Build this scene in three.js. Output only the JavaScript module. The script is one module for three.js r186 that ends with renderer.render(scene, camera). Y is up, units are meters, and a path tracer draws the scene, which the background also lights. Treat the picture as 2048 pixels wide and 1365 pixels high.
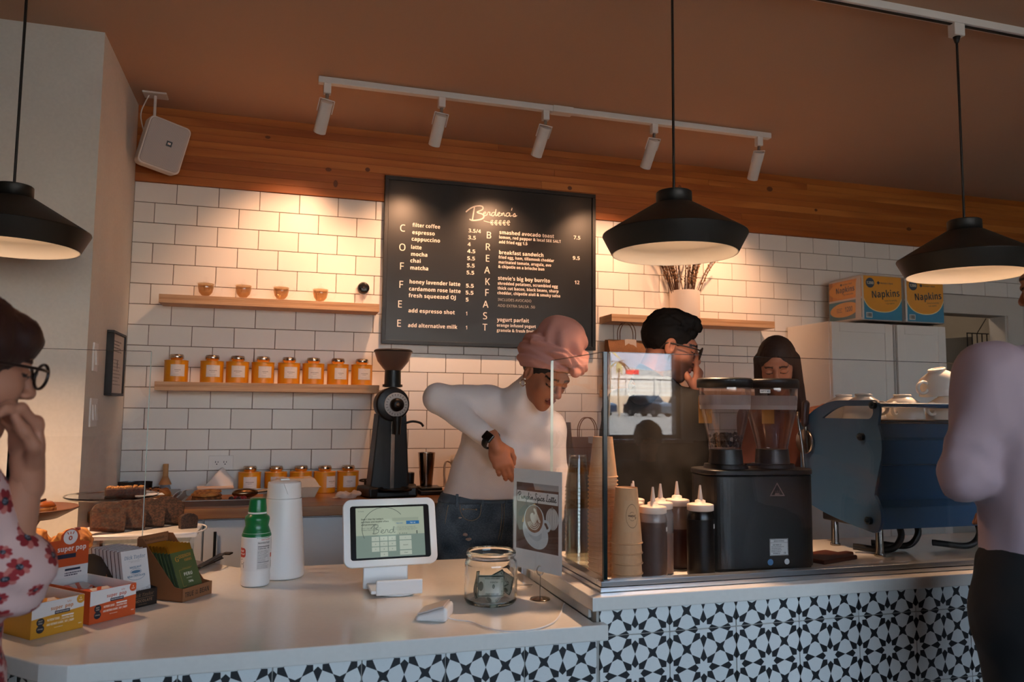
import * as THREE from 'three';
import { RoundedBoxGeometry } from 'three/addons/geometries/RoundedBoxGeometry.js';
import { mergeGeometries, mergeVertices } from 'three/addons/utils/BufferGeometryUtils.js';

// ---------- camera, sky, sun, exposure ----------
const scene = new THREE.Scene();
const camera = new THREE.PerspectiveCamera(47.28, 2048 / 1365, 0.05, 400);
camera.position.set(0, 1.47, 4.27);
camera.rotation.set(0.086227, -0.289917, 0.0094385, 'YXZ');
camera.focus = 2.9;
camera.userData.fStop = 4.5;
const renderer = new THREE.WebGLRenderer({ antialias: true });
renderer.toneMapping = THREE.LinearToneMapping;
renderer.toneMappingExposure = 1.15;
renderer.shadowMap.enabled = true;

const SKY = 6.4, SUN = 75, SPOT = 3.5, PENDANT = 7;
{ // clear day: pale near the horizon, blue overhead
  const w = 256, h = 128, d = new Float32Array(w * h * 4);
  for (let j = 0; j < h; j++) {
    const el = Math.max(0, (j + 0.5) / h * 2 - 1), t = Math.pow(el, 0.55);
    for (let i = 0; i < w; i++) {
      const k = (j * w + i) * 4;
      d[k] = SKY * (0.85 - 0.58 * t); d[k + 1] = SKY * (1.05 - 0.55 * t); d[k + 2] = SKY * (1.22 - 0.3 * t); d[k + 3] = 1;
    }
  }
  const t = new THREE.DataTexture(d, w, h, THREE.RGBAFormat, THREE.FloatType);
  t.mapping = THREE.EquirectangularReflectionMapping; t.magFilter = THREE.LinearFilter; t.needsUpdate = true;
  scene.background = t;
}
const sun = new THREE.DirectionalLight(new THREE.Color(1, 0.95, 0.86), SUN);
sun.position.set(14, 26, -14); sun.target.position.set(0, 0, 12);
sun.castShadow = true; sun.shadow.mapSize.set(2048, 2048);
Object.assign(sun.shadow.camera, { left: -40, right: 40, top: 40, bottom: -40, near: 1, far: 120 });
sun.name = 'sun'; scene.add(sun, sun.target);

// ---------- helpers ----------
const V = (x, y, z) => new THREE.Vector3(x, y, z);
function rng(seed) { let a = seed >>> 0; return () => { a = (a + 0x6d2b79f5) | 0; let t = Math.imul(a ^ (a >>> 15), 1 | a); t = (t + Math.imul(t ^ (t >>> 7), 61 | t)) ^ t; return ((t ^ (t >>> 14)) >>> 0) / 4294967296; }; }
const used = {};
function numbered(name) { const n = used[name] = (used[name] ?? -1) + 1; return n ? name + '_' + String(n).padStart(3, '0') : name; }
function mesh(name, geo, mat, parent) { const m = new THREE.Mesh(geo, mat); m.name = name; m.castShadow = m.receiveShadow = true; if (parent) parent.add(m); return m; }
function thing(name, label, category, pos = [0, 0, 0], turn = 0, group) {
  const o = new THREE.Group(); o.name = numbered(name); o.position.set(...pos); o.rotation.y = turn;
  o.userData = { label, category }; if (group) o.userData.group = group; scene.add(o); return o;
}
function single(name, label, category, geo, mat, pos = [0, 0, 0], turn = 0, group) {
  const o = mesh(numbered(name), geo, mat, scene); o.position.set(...pos); o.rotation.y = turn;
  o.userData = { label, category }; if (group) o.userData.group = group; return o;
}
function copyOf(src, name, label, pos, turn = 0, group) {
  const o = src.clone(); o.name = numbered(name); o.userData = { ...src.userData, label }; if (group) o.userData.group = group;
  o.position.set(...pos); o.rotation.set(0, turn, 0); scene.add(o); return o;
}
function struct(name, geo, mat, label) { const o = geo ? mesh(name, geo, mat, scene) : new THREE.Group(); o.name = name; if (!geo) scene.add(o); o.userData = { kind: 'structure' }; if (label) o.userData.label = label; return o; }
function tf(g, o = {}) {
  if (o.s) g.scale(...(Array.isArray(o.s) ? o.s : [o.s, o.s, o.s]));
  if (o.rx) g.rotateX(o.rx); if (o.rz) g.rotateZ(o.rz); if (o.ry) g.rotateY(o.ry);
  if (o.p) g.translate(...o.p);
  return g;
}
const box = (w, h, d, x = 0, y = 0, z = 0, o = {}) => tf(new THREE.BoxGeometry(w, h, d), { ...o, p: [x, y, z] });
const rbox = (w, h, d, r, x = 0, y = 0, z = 0, o = {}) => tf(new RoundedBoxGeometry(w, h, d, o.seg ?? 3, Math.min(r, w / 2.01, h / 2.01, d / 2.01)), { ...o, p: [x, y, z] });
const cyl = (r1, r2, h, x = 0, y = 0, z = 0, o = {}) => tf(new THREE.CylinderGeometry(r1, r2, h, o.seg ?? 32, 1, o.open ?? false), { ...o, p: [x, y, z] });
const ball = (r, x = 0, y = 0, z = 0, o = {}) => tf(new THREE.SphereGeometry(r, o.seg ?? 24, o.seg2 ?? 16), { ...o, p: [x, y, z] });
const lathe = (pts, seg = 40, o = {}) => tf(new THREE.LatheGeometry(pts.map((p) => new THREE.Vector2(p[0], p[1])), seg), o);
const tube = (pts, r, n = 32, rad = 8, closed = false) => new THREE.TubeGeometry(new THREE.CatmullRomCurve3(pts.map((p) => Array.isArray(p) ? V(...p) : p), closed, 'centripetal'), n, r, rad, closed);
const bar = (a, b, r, r2 = r, seg = 12) => { const A = V(...a), B = V(...b), d = B.clone().sub(A), g = new THREE.CylinderGeometry(r2, r, d.length(), seg); g.applyQuaternion(new THREE.Quaternion().setFromUnitVectors(V(0, 1, 0), d.clone().normalize())); const m = A.add(B).multiplyScalar(0.5); return g.translate(m.x, m.y, m.z); };
const torus = (R, r, x = 0, y = 0, z = 0, o = {}) => tf(new THREE.TorusGeometry(R, r, o.seg ?? 10, o.seg2 ?? 40, o.arc ?? Math.PI * 2), { ...o, p: [x, y, z] });
function join(list) {
  return mergeGeometries(list.map((g) => { const n = g.index ? g.toNonIndexed() : g; for (const k of Object.keys(n.attributes)) if (!['position', 'normal', 'uv'].includes(k)) n.deleteAttribute(k); if (!n.attributes.uv) n.setAttribute('uv', new THREE.BufferAttribute(new Float32Array(n.attributes.position.count * 2), 2)); return n; }), false);
}
function poly(pts, depth, o = {}) { // outline in x,y extruded along z
  const s = new THREE.Shape(pts.map((p) => new THREE.Vector2(p[0], p[1])));
  for (const hole of o.holes ?? []) s.holes.push(new THREE.Path(hole.map((p) => new THREE.Vector2(p[0], p[1]))));
  return tf(new THREE.ExtrudeGeometry(s, { depth, bevelEnabled: !!o.b, bevelSize: o.b ?? 0, bevelThickness: o.b ?? 0, bevelSegments: 2, steps: 1, curveSegments: 16 }), o);
}
function slabXZ(pts, y0, y1, b = 0) { // outline in x,z extruded upwards
  const g = poly(pts.map((p) => [p[0], -p[1]]), y1 - y0 - 2 * b, { b }); g.rotateX(-Math.PI / 2); g.translate(0, y0 + b, 0); return g;
}
const C = (c) => new THREE.Color(c);
function mat(color, roughness = 0.6, o = {}) { return new THREE.MeshStandardMaterial({ color: C(color), roughness, ...o }); }
function phys(color, roughness = 0.5, o = {}) { return new THREE.MeshPhysicalMaterial({ color: C(color), roughness, ...o }); }
const pane = (o = {}) => phys('#ffffff', 0.0, { transmission: 1, thickness: 0, ior: 1.5, ...o });

// ---------- procedural textures ----------
function lattice(seed, n) { const r = rng(seed), a = new Float32Array(n * n); for (let i = 0; i < n * n; i++) a[i] = r(); return a; }
const LAT = lattice(7, 256);
function noise(x, y, px = 256, py = 256) { // periodic value noise
  const xi = Math.floor(x), yi = Math.floor(y), fx = x - xi, fy = y - yi, u = fx * fx * (3 - 2 * fx), v = fy * fy * (3 - 2 * fy);
  const at = (i, j) => LAT[(((j % py) + py) % py & 255) * 256 + (((i % px) + px) % px & 255)];
  return (at(xi, yi) * (1 - u) + at(xi + 1, yi) * u) * (1 - v) + (at(xi, yi + 1) * (1 - u) + at(xi + 1, yi + 1) * u) * v;
}
function noise3(x, y, z) { return (noise(x + 17.3 * Math.floor(z), y) * (1 - (z - Math.floor(z))) + noise(x + 17.3 * (Math.floor(z) + 1), y) * (z - Math.floor(z))); }
function dataTex(w, h, fn, srgb = true, rep) {
  const d = new Uint8Array(w * h * 4);
  for (let j = 0; j < h; j++) for (let i = 0; i < w; i++) { const c = fn(i / w, j / h, i, j), k = (j * w + i) * 4; d[k] = Math.max(0, Math.min(255, c[0])); d[k + 1] = Math.max(0, Math.min(255, c[1])); d[k + 2] = Math.max(0, Math.min(255, c[2])); d[k + 3] = 255; }
  const t = new THREE.DataTexture(d, w, h); t.wrapS = t.wrapT = THREE.RepeatWrapping; t.magFilter = THREE.LinearFilter; t.minFilter = THREE.LinearMipmapLinearFilter; t.generateMipmaps = true;
  if (srgb) t.colorSpace = THREE.SRGBColorSpace; if (rep) t.repeat.set(...rep); t.needsUpdate = true; return t;
}
function canvasTex(w, h, draw) { const c = document.createElement('canvas'); c.width = w; c.height = h; const g = c.getContext('2d'); draw(g, w, h); const t = new THREE.CanvasTexture(c); t.colorSpace = THREE.SRGBColorSpace; t.anisotropy = 8; return t; }
function rgb(hex) { const n = parseInt(hex.slice(1), 16); return [n >> 16, (n >> 8) & 255, n & 255]; }
const lerp3 = (a, b, t) => [a[0] + (b[0] - a[0]) * t, a[1] + (b[1] - a[1]) * t, a[2] + (b[2] - a[2]) * t];
function woodTex(light, dark, seed, o = {}) { // grain runs along u
  const A = rgb(light), B = rgb(dark), s = seed * 13.7, ky = o.ky ?? 26, kx = o.kx ?? 3;
  return dataTex(512, 256, (u, v) => {
    const warp = noise(u * 4 + s, v * 3, 4, 3) * 1.6;
    const ring = noise(u * kx + s, (v * ky + warp * 2.2), kx, ky), fine = noise(u * 24 + s, v * 128, 24, 128), broad = noise(u * 2 + s, v * 5 + warp, 2, 5);
    const t = Math.min(1, Math.max(0, 0.55 * ring + 0.2 * fine + 0.35 * broad - 0.05));
    return lerp3(A, B, t);
  }, true);
}
function speckle(base, amp, n = 128, kx = 64, seed = 0) { const A = rgb(base); return dataTex(n, n, (u, v) => { const t = (noise(u * kx + seed, v * kx, kx, kx) - 0.5) * amp + (noise(u * 8 + seed, v * 8 + 3, 8, 8) - 0.5) * amp; return [A[0] + t, A[1] + t, A[2] + t]; }); }
function uvBox(g, s = 1) { // uv in metres by the facing of each face
  const n = g.index ? g.toNonIndexed() : g, p = n.attributes.position, m = n.attributes.normal, u = new Float32Array(p.count * 2);
  for (let i = 0; i < p.count; i++) { const ax = Math.abs(m.getX(i)), ay = Math.abs(m.getY(i)), az = Math.abs(m.getZ(i)); const [a, b] = ay > ax && ay > az ? [p.getX(i), p.getZ(i)] : ax > az ? [p.getZ(i), p.getY(i)] : [p.getX(i), p.getY(i)]; u[i * 2] = a * s; u[i * 2 + 1] = b * s; }
  n.setAttribute('uv', new THREE.BufferAttribute(u, 2)); return n;
}
// surface nets: a smooth closed mesh of f < 0 inside a box
function nets(f, lo, hi, cell) {
  const n = [0, 1, 2].map((k) => Math.ceil((hi[k] - lo[k]) / cell) + 1), [nx, ny, nz] = n, val = new Float32Array(nx * ny * nz);
  let q = 0; for (let k = 0; k < nz; k++) for (let j = 0; j < ny; j++) for (let i = 0; i < nx; i++) val[q++] = f(lo[0] + i * cell, lo[1] + j * cell, lo[2] + k * cell);
  const id = new Int32Array(nx * ny * nz).fill(-1), pos = [], idx = [], at = (i, j, k) => (k * ny + j) * nx + i;
  for (let k = 0; k < nz - 1; k++) for (let j = 0; j < ny - 1; j++) for (let i = 0; i < nx - 1; i++) {
    let sx = 0, sy = 0, sz = 0, c = 0;
    const e = (a, b, ax, ay, az, bx, by, bz) => { const va = val[a], vb = val[b]; if ((va < 0) !== (vb < 0)) { const t = va / (va - vb); sx += ax + (bx - ax) * t; sy += ay + (by - ay) * t; sz += az + (bz - az) * t; c++; } };
    const p000 = at(i, j, k), p100 = p000 + 1, p010 = p000 + nx, p110 = p010 + 1, p001 = p000 + nx * ny, p101 = p001 + 1, p011 = p001 + nx, p111 = p011 + 1;
    e(p000, p100, 0, 0, 0, 1, 0, 0); e(p010, p110, 0, 1, 0, 1, 1, 0); e(p001, p101, 0, 0, 1, 1, 0, 1); e(p011, p111, 0, 1, 1, 1, 1, 1);
    e(p000, p010, 0, 0, 0, 0, 1, 0); e(p100, p110, 1, 0, 0, 1, 1, 0); e(p001, p011, 0, 0, 1, 0, 1, 1); e(p101, p111, 1, 0, 1, 1, 1, 1);
    e(p000, p001, 0, 0, 0, 0, 0, 1); e(p100, p101, 1, 0, 0, 1, 0, 1); e(p010, p011, 0, 1, 0, 0, 1, 1); e(p110, p111, 1, 1, 0, 1, 1, 1);
    if (c) { id[p000] = pos.length / 3; pos.push(lo[0] + (i + sx / c) * cell, lo[1] + (j + sy / c) * cell, lo[2] + (k + sz / c) * cell); }
  }
  const quad = (a, b, c, d, flip) => { if (a < 0 || b < 0 || c < 0 || d < 0) return; if (flip) idx.push(a, c, b, a, d, c); else idx.push(a, b, c, a, c, d); };
  for (let k = 1; k < nz - 1; k++) for (let j = 1; j < ny - 1; j++) for (let i = 1; i < nx - 1; i++) {
    const p = at(i, j, k), s = val[p] < 0;
    if (s !== (val[p + 1] < 0)) quad(id[at(i, j - 1, k - 1)], id[at(i, j, k - 1)], id[p], id[at(i, j - 1, k)], !s);
    if (s !== (val[p + nx] < 0)) quad(id[at(i - 1, j, k - 1)], id[at(i - 1, j, k)], id[p], id[at(i, j, k - 1)], !s);
    if (s !== (val[p + nx * ny] < 0)) quad(id[at(i - 1, j - 1, k)], id[at(i, j - 1, k)], id[p], id[at(i - 1, j, k)], !s);
  }
  const g = new THREE.BufferGeometry(); g.setAttribute('position', new THREE.BufferAttribute(new Float32Array(pos), 3)); g.setIndex(idx); g.computeVertexNormals();
  return g;
}
const smin = (a, b, k) => { const h = Math.max(k - Math.abs(a - b), 0) / k; return Math.min(a, b) - h * h * k * 0.25; };
const len3 = (x, y, z) => Math.sqrt(x * x + y * y + z * z);
const cap = (a, b, ra, rb = ra) => { const ax = a[0], ay = a[1], az = a[2], dx = b[0] - ax, dy = b[1] - ay, dz = b[2] - az, L = dx * dx + dy * dy + dz * dz || 1e-9; return (x, y, z) => { const px = x - ax, py = y - ay, pz = z - az, t = Math.max(0, Math.min(1, (px * dx + py * dy + pz * dz) / L)); return len3(px - dx * t, py - dy * t, pz - dz * t) - (ra + (rb - ra) * t); }; };
const ell = (c, r) => (x, y, z) => { const px = x - c[0], py = y - c[1], pz = z - c[2], k0 = len3(px / r[0], py / r[1], pz / r[2]), k1 = len3(px / (r[0] * r[0]), py / (r[1] * r[1]), pz / (r[2] * r[2])); return k1 < 1e-6 ? -Math.min(...r) : k0 * (k0 - 1) / k1; };
const blend = (list, k) => (x, y, z) => { let d = 1e3; for (const f of list) d = smin(d, f(x, y, z), k); return d; };
// a field laid out in its own axes and placed by a matrix
const placed = (f, m) => { const e = m.clone().invert().elements; return (x, y, z) => f(e[0] * x + e[4] * y + e[8] * z + e[12], e[1] * x + e[5] * y + e[9] * z + e[13], e[2] * x + e[6] * y + e[10] * z + e[14]); };
const lump = (rx, ry, rz, amp, freq, seed, cell) => nets((x, y, z) => ell([0, 0, 0], [rx, ry, rz])(x, y, z) + amp * (noise3(x * freq + seed, y * freq + 5 + seed, z * freq + 9) - 0.5), [-rx * 1.35, -ry * 1.5, -rz * 1.35], [rx * 1.35, ry * 1.5, rz * 1.35], cell);
// ---------- the room ----------
const CEIL = 3.0, ROOM = { l: -3.6, r: 6.3, f: 6.5 };
const plasterTex = speckle('#d9d3c8', 6, 256, 128, 3);
const plaster = mat('#ffffff', 0.85, { map: plasterTex });
const ceilPaint = mat('#b6937a', 0.9);
const whitePaint = mat('#dedad3', 0.55);
struct('floor', box(9.9, 0.15, 6.62, 1.35, -0.075, 3.19), mat('#4d4640', 0.5));
struct('ceiling', box(10.2, 0.2, 6.92, 1.35, CEIL + 0.1, 3.19), ceilPaint);
struct('wall_left', uvBox(box(2.865, CEIL, 0.94, -2.1675, CEIL / 2, 0.35)), plaster, 'cream plastered wall jutting out beside the white tiled wall');
struct('wall_outer_left', box(0.15, CEIL, 5.68, -3.675, CEIL / 2, 3.66), plaster);
struct('wall_right', box(0.15, CEIL, 8.6, 6.375, CEIL / 2, 2.3), plaster);
{ // street wall behind the photographer with its wide shop window
  const w = struct('wall_front'), P = (n, g) => mesh(n, g, plaster, w);
  const x0 = -0.5, x1 = 3.42, y0 = 1.2, y1 = 2.65, z = ROOM.f + 0.075;
  mesh('wall_below_window', box(10.05, y0, 0.15, 1.35, y0 / 2, z), mat('#2e2823', 0.7), w);
  P('wall_above_window', box(10.05, CEIL - y1, 0.15, 1.35, (CEIL + y1) / 2, z));
  P('wall_beside_window', box(x0 + 3.675, y1 - y0, 0.15, (x0 - 3.675) / 2, (y0 + y1) / 2, z));
  P('wall_beside_window', box(6.375 - x1, y1 - y0, 0.15, (6.375 + x1) / 2, (y0 + y1) / 2, z));
  const win = struct('window_1'), fm = mat('#2b2a29', 0.5);
  const g = pane(), n = 4, pw = (x1 - x0) / n;
  mesh('window_frame', join([box(x1 - x0, 0.05, 0.08, (x0 + x1) / 2, y0 + 0.025, z), box(x1 - x0, 0.05, 0.08, (x0 + x1) / 2, y1 - 0.025, z), box(0.05, y1 - y0, 0.08, x0 + 0.025, (y0 + y1) / 2, z), box(0.05, y1 - y0, 0.08, x1 - 0.025, (y0 + y1) / 2, z)]), fm, win);
  for (let i = 1; i < n; i++) if (i < 2) mesh('mullion', box(0.05, y1 - y0 - 0.1, 0.07, x0 + i * pw, (y0 + y1) / 2, z), fm, win);
  mesh('window_pane', box(x1 - x0 - 0.1, y1 - y0 - 0.1, 0.006, (x0 + x1) / 2, (y0 + y1) / 2, z), g, win);
  mesh('window_sill', box(x1 - x0 + 0.1, 0.03, 0.2, (x0 + x1) / 2, y0 + 0.0, z - 0.06), whitePaint, win);
}
// back wall: core with the kitchen opening, grout bed, subway tiles
const OPEN = { x0: 4.22, x1: 4.93, y0: 1.15, y1: 2.155 };
{
  const w = struct('wall_back'), z = -0.067, t = 0.118;
  const core = mat('#b9b1a6', 0.9);
  const R = 6.3, Lx = -0.735;
  const parts = [[Lx, OPEN.x0, 0, 3], [OPEN.x1, R, 0, 3], [OPEN.x0, OPEN.x1, 0, OPEN.y0], [OPEN.x0, OPEN.x1, OPEN.y1, 3]];
  for (const [a, b, c, d] of parts) mesh('wall_core', box(b - a, d - c, t, (a + b) / 2, (c + d) / 2, z), core, w);
  const grout = mat('#85776a', 0.95);
  const TR = 2.605, pitch = 0.1046, pw = 0.2035, gw = 0.0035;
  mesh('grout_bed', join([box(OPEN.x0 - 0.14 - Lx, TR - 0.9, 0.004, (Lx + OPEN.x0 - 0.14) / 2, (TR + 0.9) / 2, -0.006), box(R - OPEN.x0 + 0.14, TR - 2.29, 0.004, (R + OPEN.x0 - 0.14) / 2, (TR + 2.29) / 2, -0.006)]), grout, w);
  const tones = ['#e8e2d9', '#e6dfd6', '#eae5dc', '#e7e1d9', '#e4ded5'].map((c) => phys(c, 0.33, { specularIntensity: 0.7 }));
  const cache = {}; const r = rng(11); let count = 0; const rest = [];
  const list = [];
  for (let j = 0; j < 16; j++) {
    const y1 = TR - j * pitch, y0 = y1 - pitch, off = j % 2 ? -0.5 * pw : 0;
    for (let i = -1; i < 36; i++) {
      let a = Lx - 0.004 + off + i * pw, b = a + pw; a = Math.max(a, Lx); b = Math.min(b, R);
      if (b - a < 0.02) continue;
      if (y1 < 2.33 && b > OPEN.x0 - 0.14) { if (a > OPEN.x0 - 0.14 - 0.02) continue; b = OPEN.x0 - 0.14; }
      const cx = (a + b) / 2, cy = (y0 + y1) / 2; if (cy < 0.95) continue;
      const hidden = (cx > 0.62 && cx < 1.68 && cy > 1.87) || (cx > 3.2 && cy < 1.95) || cx > 5.3;
      list.push([a, b, cx, cy, hidden ? 1e3 + cx : cx + Math.abs(cy - 1.8) * 0.3]);
    }
  }
  list.sort((p, q) => p[4] - q[4]);
  for (const [a, b, cx, cy] of list) {
    const wd = (b - a - gw).toFixed(4), g = cache[wd] ??= rbox(+wd, pitch - gw, 0.008, 0.0016, 0, 0, 0, { seg: 1 });
    if (count < 300) { const m = mesh('tile', g, tones[Math.floor(r() * 5)], w); m.position.set(cx, cy, -0.004 + (r() - 0.5) * 0.0008); m.rotation.set((r() - 0.5) * 0.004, (r() - 0.5) * 0.003, 0); count++; }
    else { const c = g.clone(); c.translate(cx, cy, -0.004); rest.push(c); }
  }
  const m = mesh('tile_field', join(rest), tones[0], w); m.userData.kind = 'stuff';
}
{ // glued timber beam over the tiles: one board on the other
  const w = struct('trim_1', null, null, 'glued laminated timber beam over the white tiles');
  const tex = [1, 2, 3, 4].map((s) => woodTex(['#c4742e', '#bd6d29', '#c97b34', '#b86826'][s - 1], ['#9a5018', '#934b15', '#a1561b', '#8c4613'][s - 1], s, { ky: 9, kx: 2 }));
  const mats = tex.map((t) => { const c = t.clone(); c.repeat.set(0.55, 3.4); c.needsUpdate = true; return mat('#ffffff', 0.55, { map: c }); });
  const knot = mat('#6e3a17', 0.6), hs = [0.042, 0.036, 0.04, 0.038, 0.044, 0.038, 0.04, 0.036, 0.041, 0.04], tot = hs.reduce((a, b) => a + b);
  let y = 2.605; const k = 0.395 / tot, r = rng(5);
  hs.forEach((h0, i) => { const h = h0 * k; let x = -0.735; const cut = [0.9 + r() * 2.5, 6.3]; for (const e of cut) { const g = uvBox(rbox(e - x - 0.0008, h - 0.0006, 0.1, 0.0012, (x + e) / 2, y + h / 2, -0.038 + (r() - 0.5) * 0.001, { seg: 1 })); const u = g.attributes.uv; const du = r() * 3, dv = r(); for (let q = 0; q < u.count; q++) u.setXY(q, u.getX(q) + du, u.getY(q) + dv); mesh('beam_board', g, mats[Math.floor(r() * 4)], w); x = e; } y += h; });
  for (const [x, yy, a, b] of [[0.22, 2.755, 0.016, 0.011], [0.26, 2.68, 0.012, 0.02], [0.43, 2.775, 0.013, 0.012], [-0.1, 2.9, 0.014, 0.008], [1.62, 2.78, 0.014, 0.012], [2.35, 2.85, 0.012, 0.016], [3.0, 2.9, 0.022, 0.016], [3.35, 2.79, 0.012, 0.009], [4.1, 2.72, 0.02, 0.012]]) mesh('knot', cyl(1, 1, 0.004, x, yy, 0.0105, { rx: Math.PI / 2, s: [a, 0.004 / 0.004, b], seg: 20 }), knot, w);
}
{ // framed opening into the kitchen
  const w = struct('window_2', null, null, 'framed opening to the kitchen right of the white cabinets');
  const { x0, x1, y0, y1 } = OPEN, m = mat('#c9c1b6', 0.5);
  mesh('window_frame', box(x1 - x0 + 0.28, 0.125, 0.03, (x0 + x1) / 2, y1 + 0.0625, 0.005), m, w);
  mesh('window_frame', box(0.14, y1 - 0.9, 0.03, x1 + 0.07, (y1 + 0.9) / 2, 0.005), m, w);
  mesh('window_frame', box(0.14, y1 - 0.9, 0.03, x0 - 0.07, (y1 + 0.9) / 2, 0.005), m, w);
  mesh('jamb', box(0.01, y1 - y0, 0.13, x1 - 0.005, (y0 + y1) / 2, -0.06), m, w);
  mesh('jamb', box(0.01, y1 - y0, 0.13, x0 + 0.005, (y0 + y1) / 2, -0.06), m, w);
  mesh('window_sill', box(x1 - x0, 0.03, 0.15, (x0 + x1) / 2, y0 + 0.015, -0.05), m, w);
  const km = mat('#9a9084', 0.8);
  struct('wall_kitchen_back', box(3.2, 3, 0.12, 4.7, 1.5, -2.06), km); struct('wall_kitchen_left', box(0.12, 3, 1.87, 3.16, 1.5, -1.06), km);
  struct('ceiling_kitchen', box(3.3, 0.2, 2.1, 4.7, 3.1, -1.17), km); struct('floor_kitchen', box(3.3, 0.15, 2.0, 4.7, -0.075, -1.12), mat('#77716a', 0.6));
  const hood = thing('kitchen_hood', 'grey steel extractor hood seen through the kitchen opening', 'hood', [4.75, 0, -1.1]);
  mesh('canopy', poly([[-0.55, 1.75], [0.42, 1.75], [0.42, 2.06], [-0.55, 1.98]], 0.6), mat('#8f877c', 0.5, { metalness: 0.3 }), hood);
  mesh('duct', box(0.3, 0.94, 0.3, 0.0, 2.5, 0.3), mat('#8f877c', 0.5, { metalness: 0.3 }), hood);
  mesh('filter_lip', box(0.99, 0.03, 0.62, -0.065, 1.74, 0.3), mat('#6d675f', 0.5), hood);
  const wall = mat('#6b5f54', 0.8);
  const cup = thing('kitchen_wall_cupboard', 'brown grey cupboard behind the kitchen opening', 'cupboard', [4.72, 0, -0.72]);
  mesh('body', rbox(0.75, 0.75, 0.3, 0.006, -0.12, 1.7, -0.2), wall, cup); mesh('door', rbox(0.73, 0.73, 0.02, 0.004, -0.12, 1.7, -0.035), wall, cup); mesh('handle', bar([0.2, 1.4, -0.01], [0.2, 1.55, -0.01], 0.006), mat('#999', 0.3, { metalness: 1 }), cup);
  const rack = thing('wire_rack', 'dark wire rack hanging at the right of kitchen opening', 'rack', [4.83, 1.72, -0.14]);
  const rm = mat('#1c1917', 0.5, { metalness: 0.5 });
  for (let i = 0; i < 5; i++) mesh('wire', bar([-0.1 + i * 0.045, 0, 0], [-0.1 + i * 0.045, 0.32, 0], 0.004), rm, rack);
  for (const y of [0, 0.16, 0.32]) mesh('rail', bar([-0.11, y, 0.006], [0.09, y, 0.006], 0.004), rm, rack);
  mesh('hook', bar([-0.01, 0.32, 0], [-0.01, 0.42, 0.08], 0.003), rm, rack); 
  const kl = thing('unseen_kitchen_lamp', 'unseen round ceiling lamp lighting the kitchen', 'lamp', [4.3, 3, -0.9]); mesh('lamp_plate', cyl(0.14, 0.14, 0.02, 0, -0.01, 0), m, kl); mesh('lamp_globe', ball(0.09, 0, -0.09, 0), mat('#fff', 0.5, { emissive: new THREE.Color(1, 0.8, 0.6), emissiveIntensity: 4 }), kl); const kp = new THREE.PointLight(new THREE.Color(1, 0.78, 0.58), 1.1, 10, 2); kp.position.set(4.3, 2.91, -0.9); kp.castShadow = true; kp.shadow.radius = 4; kp.name = 'unseen_kitchen_lamp_light'; scene.add(kp);  // lamp out of view, placed to lighten the kitchen behind the opening
  const mx = thing('stand_mixer', 'cream stand mixer on the kitchen sill', 'mixer', [4.42, 1.18, -0.05]);
  const mm = phys('#9d958a', 0.35);
  mesh('base', rbox(0.16, 0.03, 0.24, 0.014, 0, 0.015, 0), mm, mx); mesh('column', rbox(0.09, 0.26, 0.09, 0.03, 0, 0.15, -0.06), mm, mx); mesh('head', tf(new THREE.CapsuleGeometry(0.07, 0.14, 6, 20), { rx: Math.PI / 2, p: [0, 0.34, 0.02] }), mm, mx); mesh('badge', rbox(0.145, 0.02, 0.1, 0.004, 0, 0.33, 0.04), mat('#222', 0.4), mx); mesh('bowl', lathe([[0, 0.03], [0.05, 0.032], [0.085, 0.09], [0.095, 0.17], [0.092, 0.17], [0.08, 0.09], [0, 0.04]], 32, { p: [0, 0, 0.05] }), mat('#b5b0a8', 0.2, { metalness: 1 }), mx);
}

// ---------- counters ----------
const T1 = 0.915, T2 = 0.985, B1 = 1.03;
const quartz = phys('#ebe8e2', 0.15, { map: speckle('#f8f6f2', 4, 256, 128, 9), specularIntensity: 1 });
const carcass = mat('#cfcac3', 0.6);
const cement = [0, 1].map((v) => canvasTex(512, 512, (g, w) => {
  g.fillStyle = v ? '#dfe0dc' : '#e4e4df'; g.fillRect(0, 0, w, w); const p = w / 2; g.fillStyle = '#191a1d';
  const P = (pts) => { g.beginPath(); pts.forEach(([x, y], i) => i ? g.lineTo(x, y) : g.moveTo(x, y)); g.closePath(); g.fill(); };
  for (let i = 0; i <= 2; i++) for (let j = 0; j <= 2; j++) {
    const cx = i * p, cy = j * p, rs = 0.265 * p, ri = 0.15 * p;
    for (let k = 0; k < 8; k++) { const a = k * Math.PI / 4, o = k % 2 ? 0.5 * p : 0.5 * p, at = (r, t) => [cx + r * Math.cos(t), cy + r * Math.sin(t)]; P([at(ri, a), at(rs, a - Math.PI / 8), at(o, a), at(rs, a + Math.PI / 8)]); }
    if (i < 2 && j < 2) { const X = cx + p / 2, Y = cy + p / 2, q = []; for (let k = 0; k < 8; k++) { const a = k * Math.PI / 4 + Math.PI / 4, r = k % 2 ? 0.085 * p : 0.215 * p; q.push([X + r * Math.cos(a), Y + r * Math.sin(a)]); } P(q); }
  }
  const r = rng(3 + v); g.globalAlpha = 0.05; for (let i = 0; i < 500; i++) { g.fillStyle = r() > 0.5 ? '#777' : '#fff'; g.fillRect(r() * w, r() * w, 2 + r() * 16, 1 + r() * 5); } g.globalAlpha = 1;
}));
cement.forEach((t) => { t.wrapS = t.wrapT = THREE.RepeatWrapping; });
const cementMat = cement.map((t) => phys('#ffffff', 0.5, { map: t }));
const GP = 0.2045, GX = 0.0086, GY = 0.6705, ZT = 2.325;
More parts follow.
